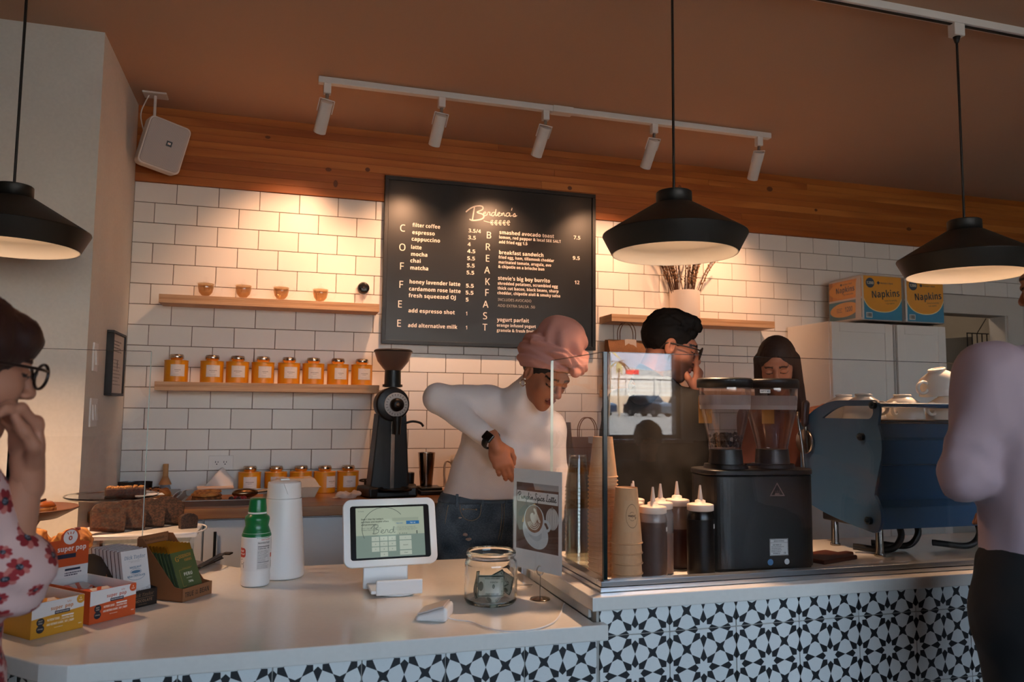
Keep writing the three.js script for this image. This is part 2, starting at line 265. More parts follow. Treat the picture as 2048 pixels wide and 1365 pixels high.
function cementTile(parent, a, b, y0, y1, place, v) {
  const g = rbox(b - a - 0.003, y1 - y0 - 0.003, 0.008, 0.001, 0, 0, 0, { seg: 1 }), p = g.attributes.position, u = g.attributes.uv, cx = (a + b) / 2, cy = (y0 + y1) / 2;
  for (let i = 0; i < p.count; i++) u.setXY(i, (cx + p.getX(i) - GX) / GP, (cy + p.getY(i) - GY) / GP);
  const m = mesh('cement_tile', g, cementMat[v], parent); place(m, cx, cy);
}
{ // lower counter with its return along the left
  const c = thing('order_counter', 'lower white counter with patterned tile front where the till stands', 'counter');
  const out = [[0.8165, 2.32], [-0.4, 2.32], [-0.93, 1.8], [-0.93, 0.83], [-0.33, 0.83], [-0.33, 1.17], [-0.13, 1.4], [0.8165, 1.43]];
  mesh('cabinet_body', slabXZ(out.map(([x, z]) => [x, z]), 0, 0.8745), mat('#aaa69d', 0.9), c);
  const r = rng(21);
  for (let row = 0; row < 4; row++) for (let i = -3; i < 4; i++) {
    let a = GX + i * GP, b = a + GP; a = Math.max(a, -0.41); b = Math.min(b, 0.82); if (b - a < 0.02) continue; const y0 = Math.max(0, GY - row * GP), y1 = GY - row * GP + GP;
    cementTile(c, a, b, y0 + 0.001, y1, (m, x, y) => m.position.set(x, y, ZT - 0.004 + (r() - 0.5) * 0.0006), i & 1);
  }
  const dir = V(-0.53, 0, -0.52).normalize();
  for (let row = 0; row < 4; row++) for (let i = 0; i < 4; i++) { const a = i * GP, b = Math.min(a + GP, 0.742); if (b - a < 0.02) continue; const y0 = Math.max(0, GY - row * GP), y1 = GY - row * GP + GP; cementTile(c, a, b, y0 + 0.001, y1, (m, x, y) => { m.position.set(-0.4035 + dir.x * x, y, 2.3225 + dir.z * x); m.rotation.y = Math.PI - Math.atan2(0.52, 0.53) + Math.PI; }, i & 1); }
  // worktop
  const w = single('counter_worktop', 'white quartz worktop carrying till, tip jar and snack boxes', 'worktop', slabXZ([[0.834, 2.3555], [-0.41, 2.3555], [-0.47, 2.33], [-0.95, 1.85], [-0.95, 0.83], [-0.31, 0.83], [-0.31, 1.15], [-0.115, 1.375], [-0.05, 1.4], [0.807, 1.41], [0.807, 2.33], [0.834, 2.33]], 0.875, T1, 0.003), quartz);
}
{ // raised counter with the glass case and the coffee machine
  const c = thing('bar_counter', 'raised white counter with black and white patterned tile front', 'counter');
  mesh('cabinet_body', box(3.68, 0.9475, 0.585, 2.66, 0.4738, 2.0275), mat('#aaa69d', 0.9), c);
  const r = rng(22);
  for (let row = -1; row < 4; row++) for (let i = 4; i < 22; i++) {
    let a = GX + i * GP, b = Math.min(a + GP, 4.5); a = Math.max(a, 0.826); if (b - a < 0.02) continue; const y0 = Math.max(0.001, GY - row * GP), y1 = Math.min(GY - row * GP + GP, 0.9475);
    cementTile(c, a, b, y0, y1, (m, x, y) => m.position.set(x, y, ZT - 0.004 + (r() - 0.5) * 0.0006), i & 1);
  }
  mesh('end_panel', box(0.008, 0.03, 0.5, 0.814, 0.9322, 2.04), whitePaint, c);
  single('bar_worktop', 'raised white quartz worktop under glass case and coffee machine', 'worktop', slabXZ([[0.797, 2.355], [4.5, 2.355], [4.5, 1.72], [0.797, 1.72]], 0.949, T2, 0.003), quartz);
}
{ // back counter
  const oak = woodTex('#b98355', '#7d4f2b', 9, { ky: 30 }); oak.repeat.set(0.9, 1.6);
  const top = single('back_worktop', 'long oiled wooden worktop along the tiled wall', 'worktop', uvBox(rbox(3.84, 0.045, 0.655, 0.004, 1.187, B1 - 0.0225, 0.3285, { seg: 2 })), phys('#ffffff', 0.28, { map: oak, specularIntensity: 0.8 }));
  const body = mat('#dcdad7', 0.5), hm = mat('#2a2826', 0.4, { metalness: 0.6 });
  const xs = [-0.73, -0.29, 0.31, 0.91, 1.51, 2.11, 2.71, 3.1];
  const say = ['at the left end beside the plaster wall', 'behind the creamer bottle and carafe', 'behind the till tablet', 'behind the barista in white', 'right of the barista in white', 'behind the man in black', 'next to the tall white cupboards'];
  for (let i = 0; i + 1 < xs.length; i++) {
    const w = xs[i + 1] - xs[i], c = thing('base_cabinet', 'white base cabinet under wooden worktop ' + say[i], 'cabinet', [(xs[i] + xs[i + 1]) / 2, 0, 0], 0, 'base cabinets along the tiled wall');
    mesh('body', box(w - 0.002, B1 - 0.046, 0.6, 0, (B1 - 0.046) / 2, 0.305), body, c);
    const d = mesh('door', rbox(w - 0.008, 0.86, 0.02, 0.002, 0, 0.545, 0.617), phys('#dfe0e0', 0.45), c);
    mesh('handle', join([bar([-w / 2 + 0.05, 0.8, 0.645], [-w / 2 + 0.05, 0.93, 0.645], 0.006), bar([-w / 2 + 0.05, 0.81, 0.625], [-w / 2 + 0.05, 0.81, 0.645], 0.005), bar([-w / 2 + 0.05, 0.92, 0.625], [-w / 2 + 0.05, 0.92, 0.645], 0.005)]), hm, d);
  }
}
// ---------- lamps ----------
const WARM = new THREE.Color(1, 0.53, 0.29);
const lampWhite = phys('#d8d2cb', 0.5);
{
  const t = thing('track_rail', 'white ceiling track carrying the spotlights', 'light track', [0, 0, 0]);
  mesh('rail', rbox(2.43, 0.03, 0.036, 0.003, 1.345, CEIL - 0.015, 0.645), lampWhite, t);
  mesh('feed_box', rbox(0.11, 0.034, 0.055, 0.004, 1.335, CEIL - 0.0175, 0.645), lampWhite, t);
  const where = ['over the glass teapots', 'left of the power feed over the menu board', 'at the power feed over the menu board', 'over the vase of twigs', 'at the right end of the track'];
  const spotAim = [[0.0, 2.12, 0], [0.6, 2.05, 0], [1.14, 2.1, 0], [1.82, 2.1, 0], [2.6, 2.1, 0.05]];
  [0.171, 0.713, 1.247, 1.853, 2.49].forEach((x, i) => {
    const s = thing('track_spotlight', 'white cylindrical spotlight ' + where[i], 'spotlight', [x, CEIL, 0.645], 0, 'spotlights on the white track');
    mesh('adapter', rbox(0.034, 0.05, 0.034, 0.004, 0, -0.053, 0), lampWhite, s);
    const neck = V(0, -0.1, 0), A = V(spotAim[i][0] - x, spotAim[i][1] - CEIL, spotAim[i][2] - 0.645).sub(neck).normalize();
    if (i < 4) A.set(A.x, A.y, A.z);
    mesh('swivel', bar([0, -0.075, 0], [0, -0.1, 0], 0.008), mat('#8a847e', 0.4, { metalness: 0.5 }), s);
    const q = new THREE.Quaternion().setFromUnitVectors(V(0, -1, 0), A);
    const L = 0.155, R = 0.029, body = mesh('lamp_body', lathe([[0, 0], [R - 0.002, 0], [R, -0.002], [R, -L], [R - 0.003, -L], [R - 0.003, -L + 0.012], [0, -L + 0.012]], 32), lampWhite, s);
    body.quaternion.copy(q); body.position.set(0, -0.112, 0);
    const yoke = mesh('yoke', join([bar([-0.034, -0.055, 0], [-0.034, 0.008, 0], 0.0025), bar([0.034, -0.055, 0], [0.034, 0.008, 0], 0.0025), bar([-0.034, 0.008, 0], [0.034, 0.008, 0], 0.0025)]), lampWhite, s); yoke.quaternion.copy(q); yoke.position.set(0, -0.112, 0);
    const lens = mesh('lamp_lens', cyl(R - 0.004, R - 0.004, 0.004, 0, -L + 0.01, 0), mat('#fff0dc', 0.4, { emissive: WARM, emissiveIntensity: 22 }), s); lens.quaternion.copy(q); lens.position.copy(body.position);
    const p = V(x, CEIL - 0.112, 0.645).addScaledVector(A, L + 0.004);
    const l = new THREE.SpotLight(WARM, SPOT, 8, 0.72, 1, 2); l.position.copy(p); l.target.position.copy(p).add(A); l.castShadow = true; l.shadow.radius = 1.2; l.name = 'spot_lamp'; scene.add(l, l.target);
  });
}
{
  const t = thing('pendant_track', 'dark edged ceiling track carrying the black pendants', 'light track');
  mesh('rail', rbox(7.2, 0.03, 0.036, 0.003, 2.5, CEIL - 0.015, 1.975), lampWhite, t);
  mesh('slot', box(7.1, 0.004, 0.012, 2.5, CEIL - 0.0315, 1.975), mat('#151413', 0.7), t);
  const t2 = thing('pendant_track', 'short ceiling track above the left black pendant', 'light track');
  mesh('rail', rbox(0.9, 0.03, 0.036, 0.003, -1.2, CEIL - 0.015, 1.345), lampWhite, t2); mesh('slot', box(0.85, 0.004, 0.012, -1.2, CEIL - 0.0315, 1.345), mat('#151413', 0.7), t2);
  const black = mat('#16140f', 0.5), inner = mat('#f3e9dc', 0.6);
  const lab = ['black pendant lamp in front of the plaster wall', 'black pendant lamp hanging before the vase of twigs', 'black pendant lamp hanging before the napkin packs'];
  let proto;
  [[-0.87, 1.345], [1.245, 1.975], [2.47, 1.975]].forEach(([x, z], i) => {
    const y = 1.985; let p;
    if (!proto) {
      p = proto = thing('pendant_lamp', lab[i], 'pendant lamp', [x, y, z], 0, 'black pendant lamps');
      mesh('shade', lathe([[0.206, 0], [0.238, 0.062], [0.237, 0.066], [0.07, 0.168], [0.058, 0.168], [0.058, 0.166], [0.0, 0.166]], 64), black, p);
      mesh('shade_lining', lathe([[0.0, 0.158], [0.06, 0.158], [0.07, 0.156], [0.231, 0.062], [0.203, 0.0005], [0.206, 0]], 64), inner, p);
      mesh('cap', lathe([[0, 0.212], [0.055, 0.212], [0.059, 0.208], [0.059, 0.158], [0, 0.158]], 40), black, p);
      mesh('cord', cyl(0.0045, 0.0045, CEIL - 0.08 - y - 0.21, 0, 0.21 + (CEIL - 0.08 - y - 0.21) / 2, 0, { seg: 10 }), black, p);
      mesh('adapter', rbox(0.05, 0.05, 0.036, 0.004, 0, CEIL - y - 0.055, 0), lampWhite, p);
      mesh('strain_relief', lathe([[0, -0.012], [0.007, -0.012], [0.014, 0.012], [0, 0.012]], 16, { p: [0, CEIL - y - 0.092, 0] }), black, p);
      const b = mesh('bulb', lathe([[0, 0.075], [0.03, 0.078], [0.042, 0.088], [0.04, 0.1], [0.022, 0.135]], 32), mat('#fff4e6', 0.4, { emissive: new THREE.Color(1, 0.7, 0.46), emissiveIntensity: 9 }), p);
      mesh('socket', cyl(0.018, 0.018, 0.04, 0, 0.15, 0), black, p);
    } else p = copyOf(proto, 'pendant_lamp', lab[i], [x, y, z]);
const l = new THREE.SpotLight(new THREE.Color(1, 0.6, 0.35), PENDANT, 12, 0.92, 0.9, 2); l.position.set(x, y + 0.068, z); l.target.position.set(x, 0, z); l.castShadow = true; l.shadow.radius = 2; l.name = 'pendant_bulb_light'; scene.add(l, l.target);
  });
}
// ---------- lettering ----------
const GLYPH = {
  a: [1.05, [[.75, .85], [.4, 1], [.05, .6], [.1, .1], [.4, 0], [.7, .4], [.8, .95], [.75, .3], [.85, .02], [1.1, .25]]], c: [.85, [[.7, .8], [.4, 1], [.08, .55], [.2, .05], [.6, .05], [.9, .3]]],
  d: [1.1, [[.75, .85], [.4, 1], [.05, .6], [.1, .1], [.4, 0], [.7, .4], [.95, 2.1], [.78, .4], [.88, .02], [1.15, .25]]], e: [.8, [[0, .3], [.45, .55], [.6, .85], [.4, 1.02], [.12, .7], [.15, .15], [.45, 0], [.85, .3]]],
  i: [.55, [[0, .2], [.25, .95], [.2, .2], [.35, .02], [.6, .3]], [[.28, 1.4], [.3, 1.5]]], k: [.85, [[0, .2], [.35, 2], [.2, 2.1], [.12, 0]], [[.12, .5], [.5, 1], [.6, .8], [.25, .5], [.6, .02], [.9, .25]]],
  m: [1.2, [[0, .6], [.15, 1], [.15, 0], [.25, .7], [.45, 1], [.5, 0], [.6, .7], [.85, 1], [.92, .1], [1.2, .2]]], n: [.85, [[0, .6], [.15, 1], [.15, 0], [.25, .7], [.5, 1], [.58, .1], [.85, .2]]],
  p: [.85, [[0, .4], [.2, 1], [.08, -1]], [[.1, .3], [.3, .95], [.6, .8], [.5, .1], [.2, .05], [.6, 0], [.85, .25]]], r: [.8, [[0, .2], [.2, 1.05], [.35, .85], [.6, .95], [.5, .2], [.85, .2]]],
  s: [.7, [[0, .2], [.35, 1.05], [.5, .4], [.35, 0], [.05, .1], [.5, .05], [.75, .3]]], t: [.62, [[0, .2], [.35, 1.9], [.22, .2], [.4, 0], [.65, .3]], [[0, 1.35], [.6, 1.4]]],
  u: [.98, [[0, .5], [.15, 1], [.15, .15], [.4, .02], [.65, .9], [.62, .2], [.8, .02], [1, .25]]], "'": [.3, [[.15, 2.1], [.05, 1.6]]], ' ': [.5],
  B: [1.35, [[.25, 2], [.1, 0]], [[-.4, 1.3], [.0, 2.1], [.9, 2.4], [1, 1.7], [.3, 1.25], [1.05, 1], [1.0, .2], [.1, -.1], [-.1, .1]]], P: [1.1, [[.3, 2], [.1, -.3]], [[-.3, 1.4], [.2, 2.2], [1, 2.1], [.9, 1.2], [.2, 1]]],
  S: [1.1, [[1, 1.8], [.6, 2.2], [.3, 1.7], [.8, .8], [.5, 0], [-.1, .2], [.1, .5]]], L: [1.1, [[.9, 2], [.6, 2.3], [.5, 1], [.3, .2], [0, .1], [.3, .3], [.7, 0], [1.1, .2]]],
};
function scriptWidth(s) { return [...s].reduce((a, c) => a + (GLYPH[c]?.[0] ?? 0.8), 0); }
function script(g, s, x, y, w, hx, lw) { // handwriting, w wide, x-height hx
  const k = w / scriptWidth(s); g.lineWidth = lw; g.lineCap = g.lineJoin = 'round';
  for (const c of s) { const [adv, ...paths] = GLYPH[c] ?? [0.8]; for (const p of paths) { g.beginPath(); const q = p.map(([a, b]) => [x + a * k, y - b * hx]); g.moveTo(...q[0]); for (let i = 1; i < q.length - 1; i++) g.quadraticCurveTo(q[i][0], q[i][1], (q[i][0] + q[i + 1][0]) / 2, (q[i][1] + q[i + 1][1]) / 2); g.lineTo(...q[q.length - 1]); g.stroke(); } x += adv * k; }
}
function fit(g, s, x, y, w, size, font = 'bold') { g.font = font + ' ' + size + 'px sans-serif'; const m = g.measureText(s).width || 1; g.save(); g.translate(x, y); g.scale(w ? w / m : 1, 1); g.fillText(s, 0, 0); g.restore(); }
function ctext(g, s, x, y, size, font = 'bold', fam = 'sans-serif') { g.font = font + ' ' + size + 'px ' + fam; g.textAlign = 'center'; g.fillText(s, x, y); g.textAlign = 'left'; }
function smallLines(g, x, y, w, n, step, h, seed, color) { const r = rng(seed); g.fillStyle = color; for (let i = 0; i < n; i++) { let a = x; const e = x + w * (0.6 + 0.4 * r()); while (a < e) { const l = w * (0.04 + r() * 0.1); g.fillRect(a, y + i * step, Math.min(l, e - a), h); a += l + w * 0.025; } } }
const flat = (w, h, d = 0.0006) => new THREE.BoxGeometry(w, h, d);

{ // menu board
  const bw = 1.252, bh = 0.935, t = canvasTex(2048, 1530, (g, w, h) => {
    g.fillStyle = '#15120f'; g.fillRect(0, 0, w, h); g.fillStyle = '#efe3d6';
    const big = [['C', .058, .324], ['O', .056, .443], ['F', .06, .56], ['F', .059, .673], ['E', .055, .793], ['E', .053, .91], ['B', .462, .328], ['R', .458, .403], ['E', .459, .477], ['A', .456, .552], ['K', .458, .625], ['F', .458, .695], ['A', .451, .769], ['S', .451, .842], ['T', .451, .914]];
    for (const [s, u, v] of big) { g.font = '92px sans-serif'; g.fillText(s, u * w, v * h); }
    const L = [['filter coffee', .116, .29, .129], ['espresso', .115, .335, .106], ['cappuccino', .113, .377, .133], ['latte', .111, .428, .05], ['mocha', .111, .471, .078], ['chai', .109, .512, .05], ['matcha', .109, .556, .085], ['honey lavender latte', .107, .642, .237], ['cardamom rose latte', .106, .686, .24], ['fresh squeezed OJ', .105, .727, .22], ['add espresso shot', .105, .82, .215], ['add alternative milk', .105, .91, .227], ['3.5/4', .378, .298, .06], ['3.5', .376, .342, .039], ['4', .375, .385, .015], ['4.5', .374, .429, .039], ['5.5', .373, .475, .039], ['5.5', .372, .52, .039], ['5.5', .371, .565, .038], ['5.5', .369, .648, .039], ['5.5', .368, .692, .039], ['5', .369, .736, .015], ['1', .371, .823, .009], ['1', .371, .911, .01], ['smashed avocado toast', .526, .294, .274], ['breakfast sandwich', .525, .423, .223], ["stevie's big boy burrito", .522, .588, .259], ['yogurt parfait', .52, .852, .157], ['7.5', .899, .291, .037], ['9.5', .895, .427, .038], ['12', .904, .587, .027]];
    for (const [s, u, v, ww] of L) fit(g, s, u * w, v * h, ww * w, 50);
    const M = [['lemon, red pepper & local SEE SALT', .525, .323, .31], ['add fried egg 1.5', .525, .354, .141], ['fried egg, ham, tillamook cheddar', .524, .452, .276], ['marinated tomato, arugula, avo', .524, .483, .262], ['& chipotle on a brioche bun', .523, .512, .229], ['shredded potatoes, scrambled egg', .521, .619, .299], ['thick cut bacon, black beans, sharp', .521, .65, .303], ['cheddar, chipotle aioli & smoky salsa', .52, .68, .313], ['orange infused yogurt', .519, .885, .192], ['granola & fresh fruit', .519, .917, .185]];
    for (const [s, u, v, ww] of M) fit(g, s, u * w, v * h, ww * w, 39);
    g.fillStyle = '#b5a99c'; fit(g, 'INCLUDES AVOCADO', .523 * w, .722 * h, .165 * w, 36, ''); fit(g, 'ADD EXTRA SALSA .50', .523 * w, .76 * h, .183 * w, 36, '');
    g.strokeStyle = '#f4e6d6'; g.save(); g.transform(1, -0.05, 0, 1, 0, 0); script(g, 'B', .39 * w, .245 * h, .08 * w, 62, 13); script(g, "erdena's", .445 * w, .215 * h, .165 * w, 40, 8); g.restore();
    g.lineWidth = 5; g.beginPath(); g.moveTo(.45 * w, .217 * h); g.quadraticCurveTo(.5 * w, .235 * h, .58 * w, .212 * h); g.stroke(); g.fillStyle = '#f4e6d6';
    for (let i = 0; i < 5; i++) for (const s of [-1, 1]) { g.beginPath(); g.ellipse((.49 + i * .02) * w, (.224 + s * .009 - i * .0015) * h, 13, 7, s * 0.7, 0, 7); g.stroke(); }
  });
  const b = thing('menu_board', 'black coffee and breakfast menu board with white lettering', 'menu board', [1.151, 2.2805, 0.013]);
  mesh('panel', flat(bw - 0.03, bh - 0.03, 0.012), phys('#ffffff', 0.34, { map: t, specularIntensity: 1 }), b).position.z = 0.008;
  { const p = b.children[0].geometry, u = p.attributes.uv; }
  const fm = mat('#0d0b0a', 0.4), fw = 0.022;
  for (const s of [-1, 1]) { mesh('frame', rbox(bw, fw, 0.026, 0.002, 0, s * (bh / 2 - fw / 2), 0.012), fm, b); mesh('frame', rbox(fw, bh - 2 * fw, 0.026, 0.002, s * (bw / 2 - fw / 2), 0, 0.012), fm, b); }
}
{ // speaker under the ceiling
  const s = thing('wall_speaker', 'white loudspeaker tilted down from the ceiling corner', 'speaker', [-0.58, 2.74, 0.2]);
  s.rotation.set(0.18, 0.32, -0.2, 'YXZ'); const wm = mat('#d9cfc6', 0.5);
  const sh = (w0, h0, r, d, k) => { const S = new THREE.Shape(); const x = w0 / 2, y = h0 / 2; S.moveTo(-x + r, -y * k); S.lineTo(x - r, -y); S.quadraticCurveTo(x, -y, x, -y + r); S.lineTo(x, y - r); S.quadraticCurveTo(x, y, x - r, y); S.lineTo(-x + r, y); S.quadraticCurveTo(-x, y, -x, y - r); S.lineTo(-x, -y * k + r); S.quadraticCurveTo(-x, -y * k, -x + r, -y * k); return new THREE.ExtrudeGeometry(S, { depth: d, bevelEnabled: true, bevelSize: 0.008, bevelThickness: 0.008, bevelSegments: 3 }); };
  mesh('cabinet', tf(sh(0.18, 0.225, 0.02, 0.1, 1), { p: [0, 0, -0.08] }), wm, s);
  mesh('grille', tf(sh(0.168, 0.21, 0.016, 0.004, 1), { p: [0, 0, 0.022] }), mat('#cfc6c0', 0.8, { map: dataTex(64, 64, (u, v) => { const k = Math.hypot((u * 16 % 1) - 0.5, (v * 16 % 1) - 0.5) < 0.3 ? 205 : 232; return [k, k, k]; }, true, [16, 16]) }), s);
  const lg = mesh('emblem', flat(0.026, 0.026, 0.003), mat('#111', 0.4, { map: canvasTex(64, 64, (g) => { g.fillStyle = '#141414'; g.fillRect(0, 0, 64, 64); g.fillStyle = '#e8dcd2'; g.fillRect(16, 18, 32, 24); g.fillStyle = '#c8592a'; g.fillRect(24, 26, 10, 10); }), color: C('#ffffff') }), s); lg.position.set(0.015, 0.012, 0.035);
  const br = thing('speaker_bracket', 'white ceiling bracket holding the loudspeaker', 'bracket', [-0.63, CEIL, 0.19]);
  mesh('plate', rbox(0.11, 0.01, 0.08, 0.003, 0, -0.006, 0), wm, br); mesh('stem', bar([0, -0.01, 0], [0, -0.12, 0], 0.007), wm, br); mesh('wire', tube([[-0.03, -0.01, 0], [-0.065, -0.1, -0.02], [-0.05, -0.19, -0.04]], 0.003, 20, 6), wm, br);
}
{ // light switches, certificate, socket, wall camera
  const wp = phys('#e6e1da', 0.4), X = -0.735;
  for (const [n, y, z, l] of [[1, 1.665, 0.69, 'white single rocker light switch on plaster wall'], [2, 1.437, 0.67, 'white double rocker light switch below the other switch']]) {
    const s = thing('light_switch', l, 'switch', [X, y, z]); mesh('plate', rbox(0.007, 0.118, n > 1 ? 0.118 : 0.075, 0.002, 0.0035, 0, 0), wp, s);
    for (let i = 0; i < n; i++) mesh('rocker', rbox(0.008, 0.066, 0.033, 0.002, 0.009, 0, n > 1 ? (i - 0.5) * 0.045 : 0, { rz: 0.09 }), wp, s);
  }
  const f = thing('framed_certificate', 'black framed certificate on the plaster wall by the tiles', 'picture', [X, 1.655, 0.325]);
  const fm = mat('#15120f', 0.5); for (const s of [-1, 1]) { mesh('frame', rbox(0.03, 0.012, 0.29, 0.002, 0.015, s * 0.139, 0), fm, f); mesh('frame', rbox(0.03, 0.266, 0.012, 0.002, 0.015, 0, s * 0.139), fm, f); }
  mesh('sheet', tf(flat(0.27, 0.27, 0.02), { ry: Math.PI / 2, p: [0.012, 0, 0] }), mat('#ffffff', 0.7, { map: canvasTex(256, 256, (g) => { g.fillStyle = '#cfc6bd'; g.fillRect(0, 0, 256, 256); smallLines(g, 40, 30, 170, 4, 14, 5, 3, '#6b625c'); smallLines(g, 30, 110, 190, 8, 15, 4, 8, '#857c76'); g.fillStyle = '#4a443f'; g.beginPath(); g.ellipse(128, 130, 8, 22, 0, 0, 7); g.fill(); }) }), f);
  const o = thing('wall_socket', 'white double power socket low on the tiled wall', 'socket', [-0.268, 1.18, 0]);
  mesh('plate', rbox(0.118, 0.072, 0.007, 0.002, 0, 0, 0.0035), wp, o);
  for (const s of [-1, 1]) { const k = mesh('outlet', cyl(0.017, 0.017, 0.003, s * 0.02, 0, 0.008, { rx: Math.PI / 2 }), wp, o); mesh('slot', join([box(0.003, 0.009, 0.001, s * 0.02 - 0.006, 0.004, 0.0097), box(0.003, 0.007, 0.001, s * 0.02 + 0.006, 0.004, 0.0097), cyl(0.003, 0.003, 0.001, s * 0.02, -0.007, 0.0097, { rx: Math.PI / 2, seg: 10 })]), mat('#1a1a1a', 0.6), k); }
  const c = thing('wall_camera', 'round black security camera on tiles beside the menu board', 'camera', [0.423, 2.113, 0]);
  mesh('mount', cyl(0.036, 0.036, 0.012, 0, 0, 0.006, { rx: Math.PI / 2 }), wp, c); mesh('body', tf(lathe([[0, 0.03], [0.024, 0.03], [0.031, 0.022], [0.032, 0], [0, 0]], 32), { rx: Math.PI / 2, p: [0, 0, 0.012] }), phys('#0f0d0c', 0.25), c); mesh('lens', tf(ball(0.01, 0, 0, 0.04, { s: [1, 1, 0.4] }), {}), phys('#2b2521', 0.1), c);
  mesh('cable', tube([[0, -0.035, 0.008], [0.002, -0.06, 0.006], [0, -0.1, 0.006]], 0.003, 12, 6), wp, c);
}
// ---------- shelves ----------
const ply = [woodTex('#d0a57c', '#a97b54', 31, { ky: 40 }), woodTex('#d6ad86', '#b08660', 32, { ky: 34 })];
ply.forEach((t) => t.repeat.set(1.3, 6));
const plyMat = ply.map((t) => mat('#ffffff', 0.6, { map: t }));
for (const [x0, x1, y, d, l] of [[-0.575, 0.495, 2.012, 0.16, 'upper plywood shelf with the glass teapots'], [-0.57, 0.5, 1.583, 0.2, 'lower plywood shelf with the row of yellow tins'], [1.815, 2.9, 2.016, 0.18, 'plywood shelf with the vase right of the menu board'], [1.815, 2.9, 1.583, 0.2, 'plywood shelf with paper bag behind the man in black']]) {
  const s = thing('wall_shelf', l, 'shelf', [(x0 + x1) / 2, y, d / 2], 0, 'plywood shelves on the tiled wall'), h = 0.042;
  mesh('top_board', uvBox(rbox(x1 - x0, h * 0.36, d, 0.001, 0, -h * 0.18, 0, { seg: 1 })), plyMat[1], s); mesh('core_board', uvBox(box(x1 - x0 - 0.001, h * 0.28, d - 0.001, 0, -h * 0.5, 0)), plyMat[0], s); mesh('bottom_board', uvBox(rbox(x1 - x0, h * 0.36, d, 0.001, 0, -h * 0.82, 0, { seg: 1 })), plyMat[1], s);
}
{ // teapots
  const gl = pane(), tint = phys('#d2b794', 0.05, { transmission: 0.93, thickness: 0, ior: 1.7 }); let p0; const say = ['leftmost of the small glass teapots on the upper shelf', 'second small glass teapot from the left on upper shelf', 'third small glass teapot from the left on upper shelf', 'rightmost small glass teapot, nearest the wall camera'];
  [[-0.369, 0.2], [-0.189, -0.1], [-0.004, -0.5], [0.194, 0.1]].forEach(([x, r], i) => {
    const pos = [x, 2.0125, 0.09];
    if (p0) { copyOf(p0, 'glass_teapot', say[i], pos, r); return; }
    const p = p0 = thing('glass_teapot', say[i], 'teapot', pos, r, 'glass teapots on the shelf');
    mesh('body', lathe([[0, 0.001], [0.02, 0.001], [0.04, 0.018], [0.048, 0.045], [0.046, 0.07], [0.043, 0.074]], 36), gl, p);
    mesh('infuser', lathe([[0, 0.008], [0.018, 0.01], [0.032, 0.026], [0.038, 0.05], [0.0385, 0.068], [0.041, 0.07]], 36), tint, p);
    mesh('lid', lathe([[0.044, 0.076], [0.02, 0.084], [0.006, 0.086], [0.006, 0.09], [0.011, 0.096], [0.009, 0.102], [0, 0.104]], 32), gl, p);
    mesh('handle', tube([[0.045, 0.062, 0], [0.07, 0.066, 0], [0.078, 0.045, 0], [0.066, 0.024, 0], [0.043, 0.026, 0]], 0.004, 24, 8), gl, p);
    mesh('spout', tube([[-0.044, 0.04, 0], [-0.06, 0.055, 0], [-0.068, 0.072, 0]], 0.007, 16, 10), gl, p);
  });
}
{ // tins
  const yellow = phys('#d68b14', 0.4), chrome = mat('#c9b8a8', 0.16, { metalness: 1 }); const lab = [0, 1, 2].map((k) => canvasTex(256, 192, (g, w, h) => { g.fillStyle = '#dcd2cb'; g.fillRect(0, 0, w, h); g.strokeStyle = '#b8aca4'; g.lineWidth = 3; g.strokeRect(6, 6, w - 12, h - 12); g.fillStyle = '#8b7d75'; ctext(g, '~', w / 2, 44, 34, ''); smallLines(g, 70 - k * 12, 84, 120 + k * 24, 1, 10, 9, k + 3, '#7b6e66'); smallLines(g, 84, 110, 90, 1, 10, 7, k + 9, '#93877f'); smallLines(g, 60, 158, 140, 1, 10, 5, k + 19, '#a89c94'); }));
  const labM = lab.map((t) => mat('#ffffff', 0.7, { map: t })); const R = 0.0545, Hh = 0.106; let protos = [];
  const make = (k, nm) => { const t = thing('tea_tin', nm, 'tin', [0, 0, 0]); mesh('body', lathe([[0, 0], [R - 0.001, 0], [R, 0.002], [R, Hh - 0.002], [R - 0.002, Hh], [0, Hh + 0.002]], 48), yellow, t); mesh('rim', torus(R, 0.0018, 0, Hh - 0.001, 0, { rx: Math.PI / 2, seg: 6 }), yellow, t); mesh('lid', lathe([[0.028, Hh], [0.028, Hh + 0.008], [0.0335, Hh + 0.009], [0.034, Hh + 0.022], [0.03, Hh + 0.03], [0, Hh + 0.032]], 40), chrome, t); mesh('label', tf(new THREE.CylinderGeometry(R + 0.0006, R + 0.0006, 0.058, 24, 1, true, -0.62, 1.24), { p: [0, Hh * 0.53, 0] }), labM[k], t); return t; };
  const up = [-0.486, -0.321, -0.201, -0.079, 0.048, 0.169, 0.293, 0.416], ord = ['leftmost', 'second', 'third', 'fourth', 'fifth', 'sixth', 'seventh', 'rightmost'];
  const tins = [...up.map((x, i) => [x, 1.5835, 0.12, 0.25 - (i % 3) * 0.06, (i === 0 ? 'yellow tin standing apart at the left of the shelf row' : i === 7 ? 'rightmost yellow tin on the lower shelf' : ord[i] + ' yellow tin from the left on the lower shelf')]), ...[[-0.125, 0.07], [0.002, 0.08], [0.125, 0.08], [0.243, 0.1], [0.362, 0.09]].map(([x, z], i) => [x, B1 + 0.0005, z, [0.1, 0.15, 0.4, 0.75, 0.1][i], 'yellow tin on wooden worktop, ' + ['leftmost of five', 'second of five from the left', 'middle of five', 'label turned right, fourth of five', 'nearest the coffee grinder'][i]])];
  tins.forEach(([x, y, z, r, l], i) => { const k = i % 3; const t = protos[k] ? copyOf(protos[k], 'tea_tin', l, [x, y, z], r) : (protos[k] = make(k, l)); t.position.set(x, y, z); t.rotation.y = r; t.userData.group = i < 8 ? 'yellow tins on the shelf' : 'yellow tins on the worktop'; });
}
